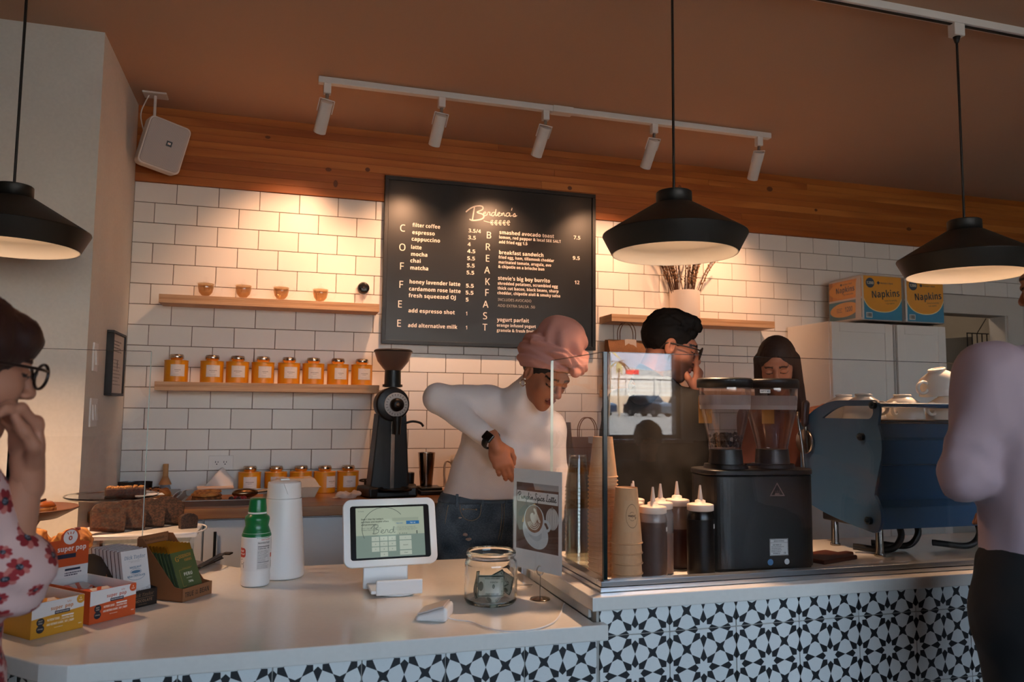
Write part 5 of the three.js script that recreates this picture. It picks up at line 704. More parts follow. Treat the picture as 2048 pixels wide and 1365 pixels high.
// ---------- glass guards ----------
const glassEdge = phys('#0c1a1a', 0.2), alu = mat('#b9bcc0', 0.28, { metalness: 0.95 });
{
  const c = thing('glass_case', 'tall glass screen with aluminium rail round the raised counter', 'glass screen'), x0 = 0.853, x1 = 4.42, zf = 2.296, zb = 1.872, y0 = T2 + 0.018, y1 = 1.627;
  mesh('front_pane', box(x1 - x0 - 0.014, y1 - y0, 0.009, (x0 + x1) / 2 + 0.007, (y0 + y1) / 2, zf), pane({ ior: 1.52, specularIntensity: 0.85 }), c);
  mesh('side_pane', box(0.009, y1 - y0, zf - zb - 0.006, x0, (y0 + y1) / 2, (zf + zb) / 2 - 0.004), pane({ specularIntensity: 0.45 }), c);
  mesh('corner_edge', box(0.011, y1 - y0, 0.01, x0 + 0.002, (y0 + y1) / 2, zf), glassEdge, c);
  mesh('top_edge', box(x1 - x0 - 0.014, 0.0012, 0.0085, (x0 + x1) / 2 + 0.007, y1, zf), glassEdge, c); mesh('top_edge', box(0.0085, 0.0012, zf - zb, x0, y1, (zf + zb) / 2), glassEdge, c);
  mesh('free_edge', box(0.0092, y1 - y0, 0.0015, x0, (y0 + y1) / 2, zb - 0.001), phys('#cfe3dc', 0.1), c);
  for (const [a, b, d] of [[T2 + 0.0005, T2 + 0.0125, 0.036], [T2 + 0.0135, T2 + 0.028, 0.03]]) { mesh('base_rail', rbox(x1 - x0 + d / 2, b - a, d, 0.0015, (x0 + x1) / 2 - d / 4 + 0.0, (a + b) / 2, zf, { seg: 2 }), alu, c); mesh('side_rail', rbox(d, b - a, zf - zb - d / 2, 0.0015, x0, (a + b) / 2, (zf + zb) / 2 - d / 4, { seg: 2 }), alu, c); }
  const g = thing('glass_guard', 'small glass guard before the pastries on the left counter', 'glass screen'), A = V(-0.735, 0, 1.675), B = V(-0.376, 0, 1.675), L = A.distanceTo(B), yaw = Math.atan2(-(B.z - A.z), B.x - A.x), m = A.clone().add(B).multiplyScalar(0.5);
  const P = (name, w, h, d, p, r, mt) => { const o = mesh(name, new THREE.BoxGeometry(w, h, d), mt, g); o.position.copy(p); o.rotation.y = r; return o; };
  const hh = 0.716, yc = T1 + 0.001 + hh / 2; P('front_pane', L, hh, 0.008, m.clone().setY(yc), yaw, pane()); P('top_edge', L, 0.0012, 0.0078, m.clone().setY(T1 + hh + 0.002), yaw, glassEdge); P('free_edge', 0.0016, hh, 0.0082, B.clone().setY(yc), yaw, phys('#bcd3cc', 0.1));
  const E = V(-0.845, 0, 1.3), m2 = A.clone().add(E).multiplyScalar(0.5), y2 = Math.atan2(-(A.z - E.z), A.x - E.x); P('return_pane', A.distanceTo(E), hh, 0.008, m2.clone().setY(yc), y2, pane()); P('corner_edge', 0.014, hh, 0.014, A.clone().setY(yc), yaw, glassEdge);
}
// ---------- cups ----------
const paperCup = mat('#c39c76', 0.75, { map: speckle('#f4ece3', 14, 128, 64, 15) });
function cupProto(name, label, cat, group, m, r0, r1, h, lip, logo) {
  const c = thing(name, label, cat, [0, 0, 0], 0, group);
  mesh('wall', lathe([[0, 0.004], [r0 - 0.001, 0.004], [r0 - 0.001, 0.0], [r0, 0.0], [r1, h], [r1 - 0.0012, h], [r0 - 0.0012, 0.006], [0, 0.006]], 32), m, c); mesh('lip', torus(r1 + 0.0006, lip, 0, h, 0, { rx: Math.PI / 2, seg: 6, seg2: 32 }), m, c);
  if (logo) mesh('logo', tf(new THREE.CylinderGeometry(r1 - (r1 - r0) * 0.22 + 0.0004, r1 - (r1 - r0) * 0.78 + 0.0004, h * 0.56, 20, 1, true, -0.62 + Math.PI, 1.24), { p: [0, h * 0.5, 0] }), logo, c);
  return c;
}
function stack(proto, name, n, x, y, z, step, label, turn, flip) { const h = proto.h; for (let i = 0; i < n; i++) { const c = i ? copyOf(proto.o, name, label(i), [x, y + i * step + (flip ? h : 0), z], turn) : proto.o; if (!i) { c.position.set(x, y + (flip ? h : 0), z); c.rotation.y = turn; c.userData.label = label(0); } if (flip) { c.rotation.x = Math.PI; c.rotation.y = 0; c.rotation.z = 0; } } }
{
  const logo = mat('#ffffff', 0.75, { map: canvasTex(256, 256, (g) => { g.fillStyle = '#bb946e'; g.fillRect(0, 0, 256, 256); g.strokeStyle = '#4a3526'; g.lineWidth = 4; g.beginPath(); g.arc(128, 128, 96, 0, 7); g.stroke(); script(g, "Berdena's", 66, 136, 124, 15, 4); g.lineWidth = 3; g.beginPath(); g.moveTo(96, 152); g.quadraticCurveTo(130, 170, 166, 148); g.stroke(); g.beginPath(); g.moveTo(100, 96); g.quadraticCurveTo(130, 84, 160, 98); g.stroke(); }) });
  const a = cupProto('paper_cup', '', 'paper cup', 'kraft cups of the low front stack', paperCup, 0.031, 0.0435, 0.152, 0.0022, logo);
  stack({ o: a, h: 0.152 }, 'paper_cup', 5, 0.953, T2 + 0.0015, 2.222, 0.028, (i) => i === 4 ? 'topmost kraft paper cup with round logo in low stack' : 'rim of a nested kraft cup in low stack, ' + ['lowest', 'second from below', 'third from below', 'just under the topmost'][i], -0.25, true);
  const b = cupProto('paper_cup', '', 'paper cup', 'kraft cups of the tall stack', paperCup, 0.029, 0.0425, 0.118, 0.0024, null);
  stack({ o: b, h: 0.118 }, 'paper_cup', 25, 0.94, T2 + 0.0015, 2.085, 0.0118, (i) => i === 24 ? 'topmost upturned kraft cup of the tall stack' : 'nested kraft cup in the tall stack behind the glass corner', 0, true);
  const cl = pane({ color: C('#f2f2ee') }), d = cupProto('clear_cup', '', 'plastic cup', 'clear cups of the nested stack', cl, 0.026, 0.0385, 0.1, 0.0016, null);
  stack({ o: d, h: 0.1 }, 'clear_cup', 22, 0.903, T2 + 0.0015, 1.975, 0.0115, (i) => i === 21 ? 'topmost upturned clear plastic cup of the stack' : 'nested clear plastic cup in the stack left of the kraft cups', 0, true);
}
// ---------- squeeze bottles ----------
{
  const cap = phys('#cdb8a8', 0.5), wall = (c) => phys(c, 0.35, { specularIntensity: 0.6 });
  const list = [[1.044, 2.205, 0.04, '#4b3a33', '#9b8d86', 'fullest brown squeeze bottle right beside the kraft cups'], [1.112, 2.12, 0.038, '#6b5348', '#8d8079', 'half empty squeeze bottle with smeared brown wall'], [1.2, 2.06, 0.039, '#3a1f1a', '#9a8478', 'squeeze bottle of dark red syrup with pale upper part'], [1.209, 2.185, 0.04, '#15100f', '#1d1716', 'nearly black squeeze bottle beside the coffee grinder'], [1.028, 2.1, 0.036, '#5a4238', '#a89588', 'squeeze bottle standing behind the fullest one'], [1.07, 2.02, 0.036, '#8a6d5a', '#b5a294', 'pale squeeze bottle furthest back by the cups']];
  for (const [x, z, r, c, u, l] of list) {
    const b = thing('squeeze_bottle', l, 'bottle', [x, T2 + 0.0005, z], 0.4, 'squeeze bottles behind the glass'), h = 0.19, f = l.includes('black') || l.includes('fullest') ? 0.165 : 0.12;
    mesh('filled_part', lathe([[0, 0], [r - 0.003, 0], [r, 0.004], [r, f]], 36), wall(c), b); mesh('clear_part', lathe([[r, f], [r, h - 0.016], [r - 0.004, h - 0.004], [r - 0.006, h]], 36), phys(u, 0.25, { transmission: 0.35, thickness: 0 }), b);
    mesh('cap', lathe([[r - 0.006, h - 0.002], [r - 0.001, h], [r - 0.001, h + 0.016], [r - 0.006, h + 0.018], [0.016, h + 0.019], [0.015, h + 0.028], [0.008, h + 0.031]], 36), cap, b); mesh('nozzle', lathe([[0.008, h + 0.03], [0.0028, h + 0.072], [0, h + 0.073]], 20), cap, b);
    if (l.includes('black') || l.includes('fullest')) { const t = mesh('tape', tf(new THREE.CylinderGeometry(r + 0.0004, r + 0.0004, 0.013, 10, 1, true, 0.25, 0.45), { p: [0, 0.145, 0] }), mat('#d5d0c8', 0.7), b); }
  }
}
// ---------- twin hopper grinder ----------
{
  const g = thing('twin_grinder', 'black twin hopper coffee grinder behind the glass', 'coffee grinder', [1.44, T2 + 0.0005, 2.1], -0.06), bk = phys('#0c0b0b', 0.42), shape = (w, d, r) => { const s = new THREE.Shape(); const x = w / 2, y = d / 2; s.moveTo(-x + r, -y); s.lineTo(x - r, -y); s.quadraticCurveTo(x, -y, x, -y + r); s.lineTo(x, y - r); s.quadraticCurveTo(x, y, x - r, y); s.lineTo(-x + r, y); s.quadraticCurveTo(-x, y, -x, y - r); s.lineTo(-x, -y + r); s.quadraticCurveTo(-x, -y, -x + r, -y); return s; };
  const ext = (w, d, r, h, y) => { const e = new THREE.ExtrudeGeometry(shape(w, d, r), { depth: h, bevelEnabled: true, bevelSize: 0.004, bevelThickness: 0.004, bevelSegments: 3, curveSegments: 12 }); e.rotateX(-Math.PI / 2); e.translate(0, y, 0); return e; };
  mesh('body', ext(0.36, 0.17, 0.07, 0.27, 0.012), bk, g); mesh('plinth', ext(0.35, 0.165, 0.07, 0.006, 0.004), mat('#050505', 0.7), g); mesh('top_cap', ext(0.366, 0.176, 0.072, 0.008, 0.292), bk, g);
  const clear = pane({ color: C('#f4f0ee'), ior: 1.7, roughness: 0.04 }), bean = mat('#3d2213', 0.45), r = rng(14);
  [-0.082, 0.082].forEach((x, i) => {
    const hp = mesh('hopper', lathe([[0.048, 0.36], [0.05, 0.375], [0.058, 0.41], [0.073, 0.47], [0.08, 0.51], [0.0815, 0.56]], 44, { p: [x, 0, -0.01] }), clear, g);
    mesh('hopper_inner', lathe([[0.046, 0.362], [0.056, 0.412], [0.071, 0.472], [0.078, 0.512], [0.0795, 0.558]], 44, { p: [x, 0, -0.01] }), clear, hp);
    mesh('collar', join([cyl(0.05, 0.054, 0.045, x, 0.34, -0.01), cyl(0.066, 0.07, 0.014, x, 0.31, -0.01)]), bk, g); mesh('lid', lathe([[0, 0.586], [0.082, 0.586], [0.0865, 0.58], [0.0865, 0.556], [0, 0.556]], 44, { p: [x, 0, -0.01] }), bk, g);
    mesh('frost_band', lathe([[0.0772, 0.488], [0.0795, 0.512], [0.0802, 0.532]], 44, { p: [x, 0, -0.01] }), phys('#cfc4c0', 0.8, { transmission: 0.72, thickness: 0 }), hp);
    mesh('level_tag', tf(box(0.05, 0.085, 0.001), { ry: 0.15, p: [x - 0.045 + i * 0.06, 0.485, -0.055] }), mat('#c9882f', 0.6), g);
    if (!i) { const gs = []; const bg = ball(0.0055, 0, 0, 0, { seg: 7, seg2: 5, s: [1, 0.7, 0.75] }); for (let k = 0; k < 170; k++) { const a = r() * 6.28, y = 0.372 + r() * 0.04, q = Math.sqrt(r()) * (0.045 + (y - 0.37) * 0.25), b = bg.clone(); b.rotateZ(r() * 3); b.rotateY(r() * 3); b.translate(x + Math.cos(a) * q, y, -0.01 + Math.sin(a) * q); gs.push(b); } mesh('coffee_beans', join(gs), bean, g).userData.kind = 'stuff'; }
  });
  mesh('shut_lever', rbox(0.05, 0.008, 0.018, 0.003, -0.02, 0.318, 0.045), bk, g);
  const tri = mesh('emblem', poly([[-0.026, 0], [0.026, 0], [0, 0.042]], 0.0012, { holes: [[[-0.02, 0.0035], [0.02, 0.0035], [0, 0.036]]], p: [0.035, 0.225, 0.0893] }), mat('#c9c6c2', 0.2, { metalness: 1 }), g); mesh('emblem_mark', join([poly([[-0.009, 0.004], [0.009, 0.004], [0.007, 0.009], [-0.007, 0.009]], 0.001, { p: [0.035, 0.225, 0.0893] }), ...[-1, 0, 1].map((k) => poly([[-0.002, 0.011], [0.002, 0.011], [k * 0.003, 0.02]], 0.001, { p: [0.035 + k * 0.006, 0.225, 0.0893] }))]), mat('#c9c6c2', 0.2, { metalness: 1 }), tri);
  const pl = mesh('rating_plate', flat(0.062, 0.05, 0.0006), mat('#ffffff', 0.4, { map: canvasTex(256, 208, (c) => { c.fillStyle = '#b9bcbc'; c.fillRect(0, 0, 256, 208); c.strokeStyle = '#333'; c.lineWidth = 4; c.strokeRect(6, 6, 244, 196); c.fillStyle = '#333'; ctext(c, 'MAHLKONIG', 128, 36, 24); c.fillRect(6, 48, 244, 3); fit(c, 'K30 TWIN 2.0', 40, 84, 120, 24); smallLines(c, 20, 96, 200, 4, 20, 7, 5, '#555'); c.fillStyle = '#333'; fit(c, '5936819', 40, 188, 100, 22); ctext(c, 'CE', 210, 188, 28); }) }), g); pl.position.set(0.038, 0.072, 0.0895);
  mesh('blue_sticker', tf(cyl(0.0095, 0.0095, 0.0006, 0.008, 0.028, 0.0895, { rx: Math.PI / 2 }), {}), mat('#3c6a94', 0.5), g); mesh('white_sticker', cyl(0.0085, 0.0085, 0.0006, 0.064, 0.028, 0.0895, { rx: Math.PI / 2 }), mat('#c5cacc', 0.5), g);
  mesh('strip_note', tf(box(0.036, 0.011, 0.0006), { p: [0.02, 0.545, 0.058] }), mat('#ffffff', 0.6, { map: canvasTex(160, 48, (c) => { c.fillStyle = '#d8d2ca'; c.fillRect(0, 0, 160, 48); c.fillStyle = '#333'; fit(c, 'EMPTY ME!', 8, 36, 144, 36); }) }), g);
}
// ---------- espresso machine ----------
{
  const e = thing('espresso_machine', 'blue espresso machine with cup rail on top', 'espresso machine', [1.9, T2 + 0.0005, 1.74]), blue = phys('#2c4f73', 0.36), dark = mat('#1a1817', 0.5), st = mat('#9a938c', 0.22, { metalness: 1 }), Lx = 1.0;
  const endPlate = () => { // outline over depth (0 at barista side) and height
    const s = new THREE.Shape(); s.moveTo(0.0, 0.235); s.lineTo(0.0, 0.44); s.lineTo(0.03, 0.455); s.quadraticCurveTo(0.12, 0.52, 0.22, 0.522); s.lineTo(0.38, 0.522); s.quadraticCurveTo(0.41, 0.522, 0.41, 0.49); s.lineTo(0.4, 0.44); s.quadraticCurveTo(0.425, 0.39, 0.41, 0.33); s.quadraticCurveTo(0.385, 0.25, 0.375, 0.21); s.quadraticCurveTo(0.41, 0.17, 0.402, 0.12); s.quadraticCurveTo(0.39, 0.085, 0.36, 0.088); s.quadraticCurveTo(0.15, 0.11, 0.03, 0.15); s.quadraticCurveTo(0.0, 0.17, 0.0, 0.235);
    const h = new THREE.Path(); h.moveTo(0.13, 0.462); h.quadraticCurveTo(0.2, 0.502, 0.24, 0.504); h.lineTo(0.365, 0.504); h.quadraticCurveTo(0.385, 0.5, 0.382, 0.48); h.quadraticCurveTo(0.375, 0.46, 0.355, 0.46); h.lineTo(0.13, 0.46); s.holes.push(h); return new THREE.ExtrudeGeometry(s, { depth: 0.008, bevelEnabled: true, bevelSize: 0.0015, bevelThickness: 0.0015, bevelSegments: 2, curveSegments: 18 }); };
  for (const x of [0, Lx]) { const p = endPlate(); p.rotateY(-Math.PI / 2); p.translate(x + 0.004, 0, 0); const pl = mesh('end_plate', p, blue, e); for (const [z, y] of [[0.33, 0.4], [0.355, 0.125], [0.39, 0.507], [0.02, 0.4]]) mesh('bolt', join([cyl(0.013, 0.013, 0.012, x + (x ? 0.012 : -0.012), y, z, { rz: Math.PI / 2, seg: 20 }), ball(0.008, x + (x ? 0.02 : -0.02), y, z)]), mat('#23323c', 0.35, { metalness: 0.5 }), pl); }
  const prof = [[0.06, 0.452], [0.395, 0.452], [0.4, 0.4], [0.385, 0.39], [0.388, 0.31], [0.37, 0.305], [0.36, 0.2], [0.36, 0.19], [0.392, 0.17], [0.392, 0.1], [0.34, 0.095], [0.06, 0.15]];
  mesh('body', tf(poly(prof, Lx - 0.012, {}), { ry: -Math.PI / 2, p: [Lx - 0.006, 0, 0] }), blue, e);
  mesh('cup_rack', rbox(Lx - 0.02, 0.006, 0.35, 0.002, Lx / 2, 0.456, 0.225), st, e); mesh('trim_strip', rbox(Lx - 0.012, 0.005, 0.006, 0.002, Lx / 2, 0.448, 0.398), st, e); mesh('cup_rail', bar([0, 0.507, 0.39], [Lx, 0.507, 0.39], 0.0085), blue, e);
  mesh('group_panel', rbox(Lx - 0.02, 0.15, 0.05, 0.01, Lx / 2, 0.36, 0.06), st, e);
  for (const x of [0.06, Lx - 0.06]) for (const z of [0.32, 0.1]) mesh('foot', lathe([[0, 0], [0.018, 0], [0.018, 0.006], [0.0135, 0.01], [0.012, 0.1], [0, 0.12]], 24, { p: [x, 0, z] }), st, e);
  mesh('under_tray', rbox(Lx - 0.06, 0.03, 0.26, 0.006, Lx / 2, 0.105, 0.2), dark, e); for (const [x, z] of [[0.16, 0.3], [0.28, 0.25], [0.5, 0.3]]) mesh('hose', tube([[x, 0.1, z], [x - 0.01, 0.06, z + 0.02], [x - 0.04, 0.02, z + 0.01], [x - 0.14, 0.02, z - 0.06]], 0.011, 24, 10), dark, e);
  // brew paddle at the left end: steel disc, wooden grip and steam wand
  mesh('dial_disc', tf(lathe([[0, 0], [0.044, 0], [0.046, 0.004], [0.044, 0.014], [0, 0.016]], 44), { rz: Math.PI / 2, p: [-0.008, 0.372, 0.04] }), st, e);
  mesh('paddle_grip', tf(new THREE.CapsuleGeometry(0.016, 0.07, 6, 16), { s: [0.9, 1, 0.7], rz: -0.12, p: [-0.018, 0.475, 0.05] }), mat('#2d1710', 0.4), e); mesh('paddle_neck', bar([-0.018, 0.38, 0.05], [-0.018, 0.43, 0.05], 0.007), st, e); mesh('steam_wand', tube([[-0.035, 0.48, 0.03], [-0.04, 0.465, 0.035], [-0.036, 0.36, 0.05], [-0.03, 0.2, 0.06]], 0.0055, 30, 10), st, e);
  // cups on the rack
  const w = phys('#ddd6cd', 0.22); let c0;
  const mk = (l) => { const c = thing('espresso_cup', l, 'cup', [0, 0, 0], 0, 'upturned cups on the espresso machine'); mesh('bowl', lathe([[0, 0.068], [0.02, 0.068], [0.022, 0.063], [0.05, 0.045], [0.058, 0.0], [0.0555, 0.0], [0.047, 0.043], [0.02, 0.058], [0, 0.06]], 44), w, c); mesh('foot_ring', torus(0.021, 0.0025, 0, 0.068, 0, { rx: Math.PI / 2 }), w, c); mesh('handle', tf(torus(0.02, 0.0055, 0, 0, 0, {}), { s: [1, 0.8, 1], p: [-0.067, 0.03, 0] }), w, c); return c; };
  const Y = T2 + 0.46; [[1.99, 1.97, 0, 1.6, 0, 'upturned white cup nearest the blue end plate'], [2.14, 1.99, 0, 0.5, 0, 'upturned white cup second from the end plate'], [2.295, 2.03, 0, 0.2, 0, 'upturned white cup at the front of the rack middle'], [2.45, 2.03, 0, -0.4, 0, 'upturned white cup under the tilted right cup'], [2.03, 1.82, 0, 2.4, 0, 'upturned white cup at the back left of rack'], [2.61, 2.02, 0, 0.1, 0, 'upturned white cup furthest right on the rack'], [2.265, 2.04, 0.09, 0.1, 0.24, 'tilted white cup stacked on the middle one'], [2.45, 2.04, 0.09, 0.4, -0.22, 'tilted white cup stacked on the right one']].forEach(([x, z, dy, r, t, l], i) => { const c = c0 ? copyOf(c0, 'espresso_cup', l, [x, Y + dy, z], r) : (c0 = mk(l)); c.position.set(x, Y + dy + Math.abs(t) * 0.02, z); c.rotation.set(0, r, t, 'YXZ'); c.scale.setScalar(1.25); });
  const d = thing('serving_board', 'small dark wooden board left of the machine foot', 'board', [1.74, T2 + 0.0005, 2.06], 0.3); mesh('board', rbox(0.18, 0.014, 0.12, 0.004, 0, 0.007, 0), mat('#4a2313', 0.5), d); mesh('handle', rbox(0.06, 0.012, 0.03, 0.004, 0.11, 0.007, 0), mat('#4a2313', 0.5), d);
}
// ---------- filter grinder and tools on the back worktop ----------
{
  const g = thing('filter_grinder', 'tall black coffee grinder with round dial and smoky hopper', 'coffee grinder', [0.545, B1 + 0.0005, 0.32], 0.08), bk = phys('#0e0c0b', 0.4), st = mat('#a49a90', 0.25, { metalness: 1 });
  mesh('base', join([rbox(0.21, 0.03, 0.2, 0.008, 0, 0.016, 0.0), rbox(0.055, 0.05, 0.17, 0.012, -0.11, 0.026, 0.02, { ry: 0.2 }), rbox(0.055, 0.05, 0.17, 0.012, 0.11, 0.026, 0.02, { ry: -0.2 })]), bk, g);
  const col = [[-0.095, 0.02], [0.09, 0.02], [0.07, 0.4], [-0.06, 0.4]]; mesh('column', poly(col, 0.11, { b: 0.006, p: [0, 0, -0.09] }), bk, g); mesh('column_strip', rbox(0.02, 0.34, 0.006, 0.002, 0.008, 0.2, 0.028), st, g);
  mesh('grind_chamber', tf(lathe([[0, -0.08], [0.07, -0.08], [0.082, -0.06], [0.085, 0.02], [0.078, 0.04], [0, 0.042]], 44), { rx: Math.PI / 2, p: [0, 0.455, 0.02] }), bk, g);
  mesh('dial', tf(lathe([[0, 0], [0.058, 0], [0.06, 0.004], [0.058, 0.01], [0, 0.01]], 44), { rx: Math.PI / 2, p: [0.012, 0.452, 0.062] }), mat('#c7c4be', 0.4), g);
  { const gs = []; for (let i = 0; i < 22; i++) { const a = i / 22 * 6.283; gs.push(box(0.0022, 0.009, 0.001, 0.012 + Math.cos(a) * 0.049, 0.452 + Math.sin(a) * 0.049, 0.0726, { rz: a - Math.PI / 2 })); } mesh('dial_marks', join(gs), mat('#222', 0.5), g); } mesh('dial_knob', tf(lathe([[0, 0], [0.034, 0], [0.032, 0.03], [0.012, 0.034], [0, 0.034]], 32), { rx: Math.PI / 2, p: [0.012, 0.452, 0.072] }), bk, g); mesh('dial_cap', tf(ball(0.011, 0.012, 0.452, 0.104, { s: [1, 1, 1] }), {}), st, g);
  mesh('throat', join([cyl(0.04, 0.042, 0.09, 0.006, 0.585, 0.0), cyl(0.05, 0.05, 0.012, 0.006, 0.548, 0)]), bk, g); mesh('hopper', lathe([[0.036, 0.62], [0.05, 0.635], [0.078, 0.67], [0.092, 0.71], [0.094, 0.722]], 44, { p: [0.006, 0, 0] }), phys('#8b6f60', 0.3, { transmission: 0.55, thickness: 0 }), g); mesh('hopper_lid', lathe([[0, 0.732], [0.09, 0.73], [0.097, 0.724], [0.097, 0.718], [0, 0.718]], 44, { p: [0.006, 0, 0] }), phys('#1c1613', 0.35), g);
  mesh('spout', join([cyl(0.022, 0.018, 0.09, 0.02, 0.35, 0.06), rbox(0.05, 0.03, 0.04, 0.006, 0.015, 0.4, 0.05)]), bk, g); mesh('bag_lever', tube([[0.06, 0.36, 0.05], [0.1, 0.37, 0.06], [0.14, 0.36, 0.07], [0.15, 0.345, 0.075]], 0.006, 20, 8), bk, g); mesh('drip_tray', lathe([[0, 0.034], [0.08, 0.034], [0.084, 0.045], [0.08, 0.046], [0.076, 0.038], [0, 0.038]], 40, { p: [0.01, 0, 0.09] }), bk, g);
  const sh = thing('shaker_tin', 'polished steel shaker tin right of the black grinder', 'shaker', [0.745, B1 + 0.0375, 0.25]); mesh('body', lathe([[0, 0], [0.03, 0], [0.0315, 0.003], [0.044, 0.168], [0.0445, 0.171], [0.042, 0.17], [0.029, 0.008], [0, 0.008]], 44), mat('#b09a88', 0.14, { metalness: 1 }), sh); mesh('rim', torus(0.0437, 0.0014, 0, 0.17, 0, { rx: Math.PI / 2, seg: 6 }), mat('#b09a88', 0.14, { metalness: 1 }), sh);
  const sc = thing('coffee_scale', 'flat black scale under the steel shaker tin', 'scale', [0.76, B1 + 0.0005, 0.27]); mesh('body', rbox(0.125, 0.022, 0.16, 0.006, 0, 0.0115, 0), bk, sc); mesh('plate', rbox(0.11, 0.012, 0.13, 0.004, 0, 0.0295, -0.01), mat('#1a1512', 0.3), sc);
  const b2 = thing('knock_cup', 'small black cup between grinder and steel shaker', 'cup', [0.672, B1 + 0.0005, 0.17]); mesh('body', lathe([[0, 0], [0.022, 0], [0.025, 0.1], [0.023, 0.1], [0.02, 0.006], [0, 0.006]], 32), bk, b2); mesh('rim', torus(0.024, 0.0015, 0, 0.1, 0, { rx: Math.PI / 2, seg: 6 }), st, b2);
  const kt = thing('white_kettle', 'white kettle half hidden behind the barista', 'kettle', [0.94, B1 + 0.0005, 0.22]); const wm = phys('#cfc0b0', 0.35); mesh('body', lathe([[0, 0], [0.055, 0], [0.06, 0.01], [0.05, 0.1], [0.05, 0.12], [0.065, 0.15], [0.06, 0.19], [0, 0.195]], 40), wm, kt); mesh('handle', tube([[-0.05, 0.15, 0], [-0.085, 0.16, 0], [-0.095, 0.1, 0], [-0.085, 0.03, 0]], 0.006, 24, 8), wm, kt);
  const cb = thing('blue_cable', 'blue and black cables hanging by the kettle', 'cable', [0.86, B1 + 0.0005, 0.45]); mesh('blue_wire', tube([[0.02, 0.13, -0.05], [-0.01, 0.1, 0], [-0.05, 0.03, 0.04], [-0.07, 0.006, 0.06]], 0.006, 24, 8), mat('#25335e', 0.5), cb); mesh('black_wire', tube([[0.05, 0.12, -0.05], [0.01, 0.08, 0.0], [-0.03, 0.02, 0.05], [-0.05, 0.006, 0.08]], 0.006, 24, 8), bk, cb);
  const hp = thing('tamper_ring', 'black wire ring behind the fifth tin', 'ring', [0.455, B1 + 0.055, 0.07]); mesh('ring', tf(torus(0.03, 0.004, 0, 0, 0, { rx: 1.3 }), {}), bk, hp); mesh('post', bar([0, -0.0545, 0], [0, 0, -0.02], 0.006), bk, hp);
}
// ---------- people ----------
const bounds = (pts, pad) => [[0, 1, 2].map((k) => Math.min(...pts.map((p) => p[k])) - pad), [0, 1, 2].map((k) => Math.max(...pts.map((p) => p[k])) + pad)];
const mid = (a, b, t = 0.5) => [a[0] + (b[0] - a[0]) * t, a[1] + (b[1] - a[1]) * t, a[2] + (b[2] - a[2]) * t];
const frame = (o, yaw, pitch, roll = 0, s = 1) => new THREE.Matrix4().compose(V(...o), new THREE.Quaternion().setFromEuler(new THREE.Euler(pitch, yaw, roll, 'YXZ')), V(s, s, s));
function paint(g, fn) { const p = g.attributes.position, c = new Float32Array(p.count * 3); for (let i = 0; i < p.count; i++) { const k = fn(p.getX(i), p.getY(i), p.getZ(i)); c[3 * i] = k.r; c[3 * i + 1] = k.g; c[3 * i + 2] = k.b; } g.setAttribute('color', new THREE.BufferAttribute(c, 3)); return g; }
function joinSkin(list) { return mergeGeometries(list.map((g) => { for (const k of Object.keys(g.attributes)) if (!['position', 'normal', 'color'].includes(k)) g.deleteAttribute(k); return g; }), false); }
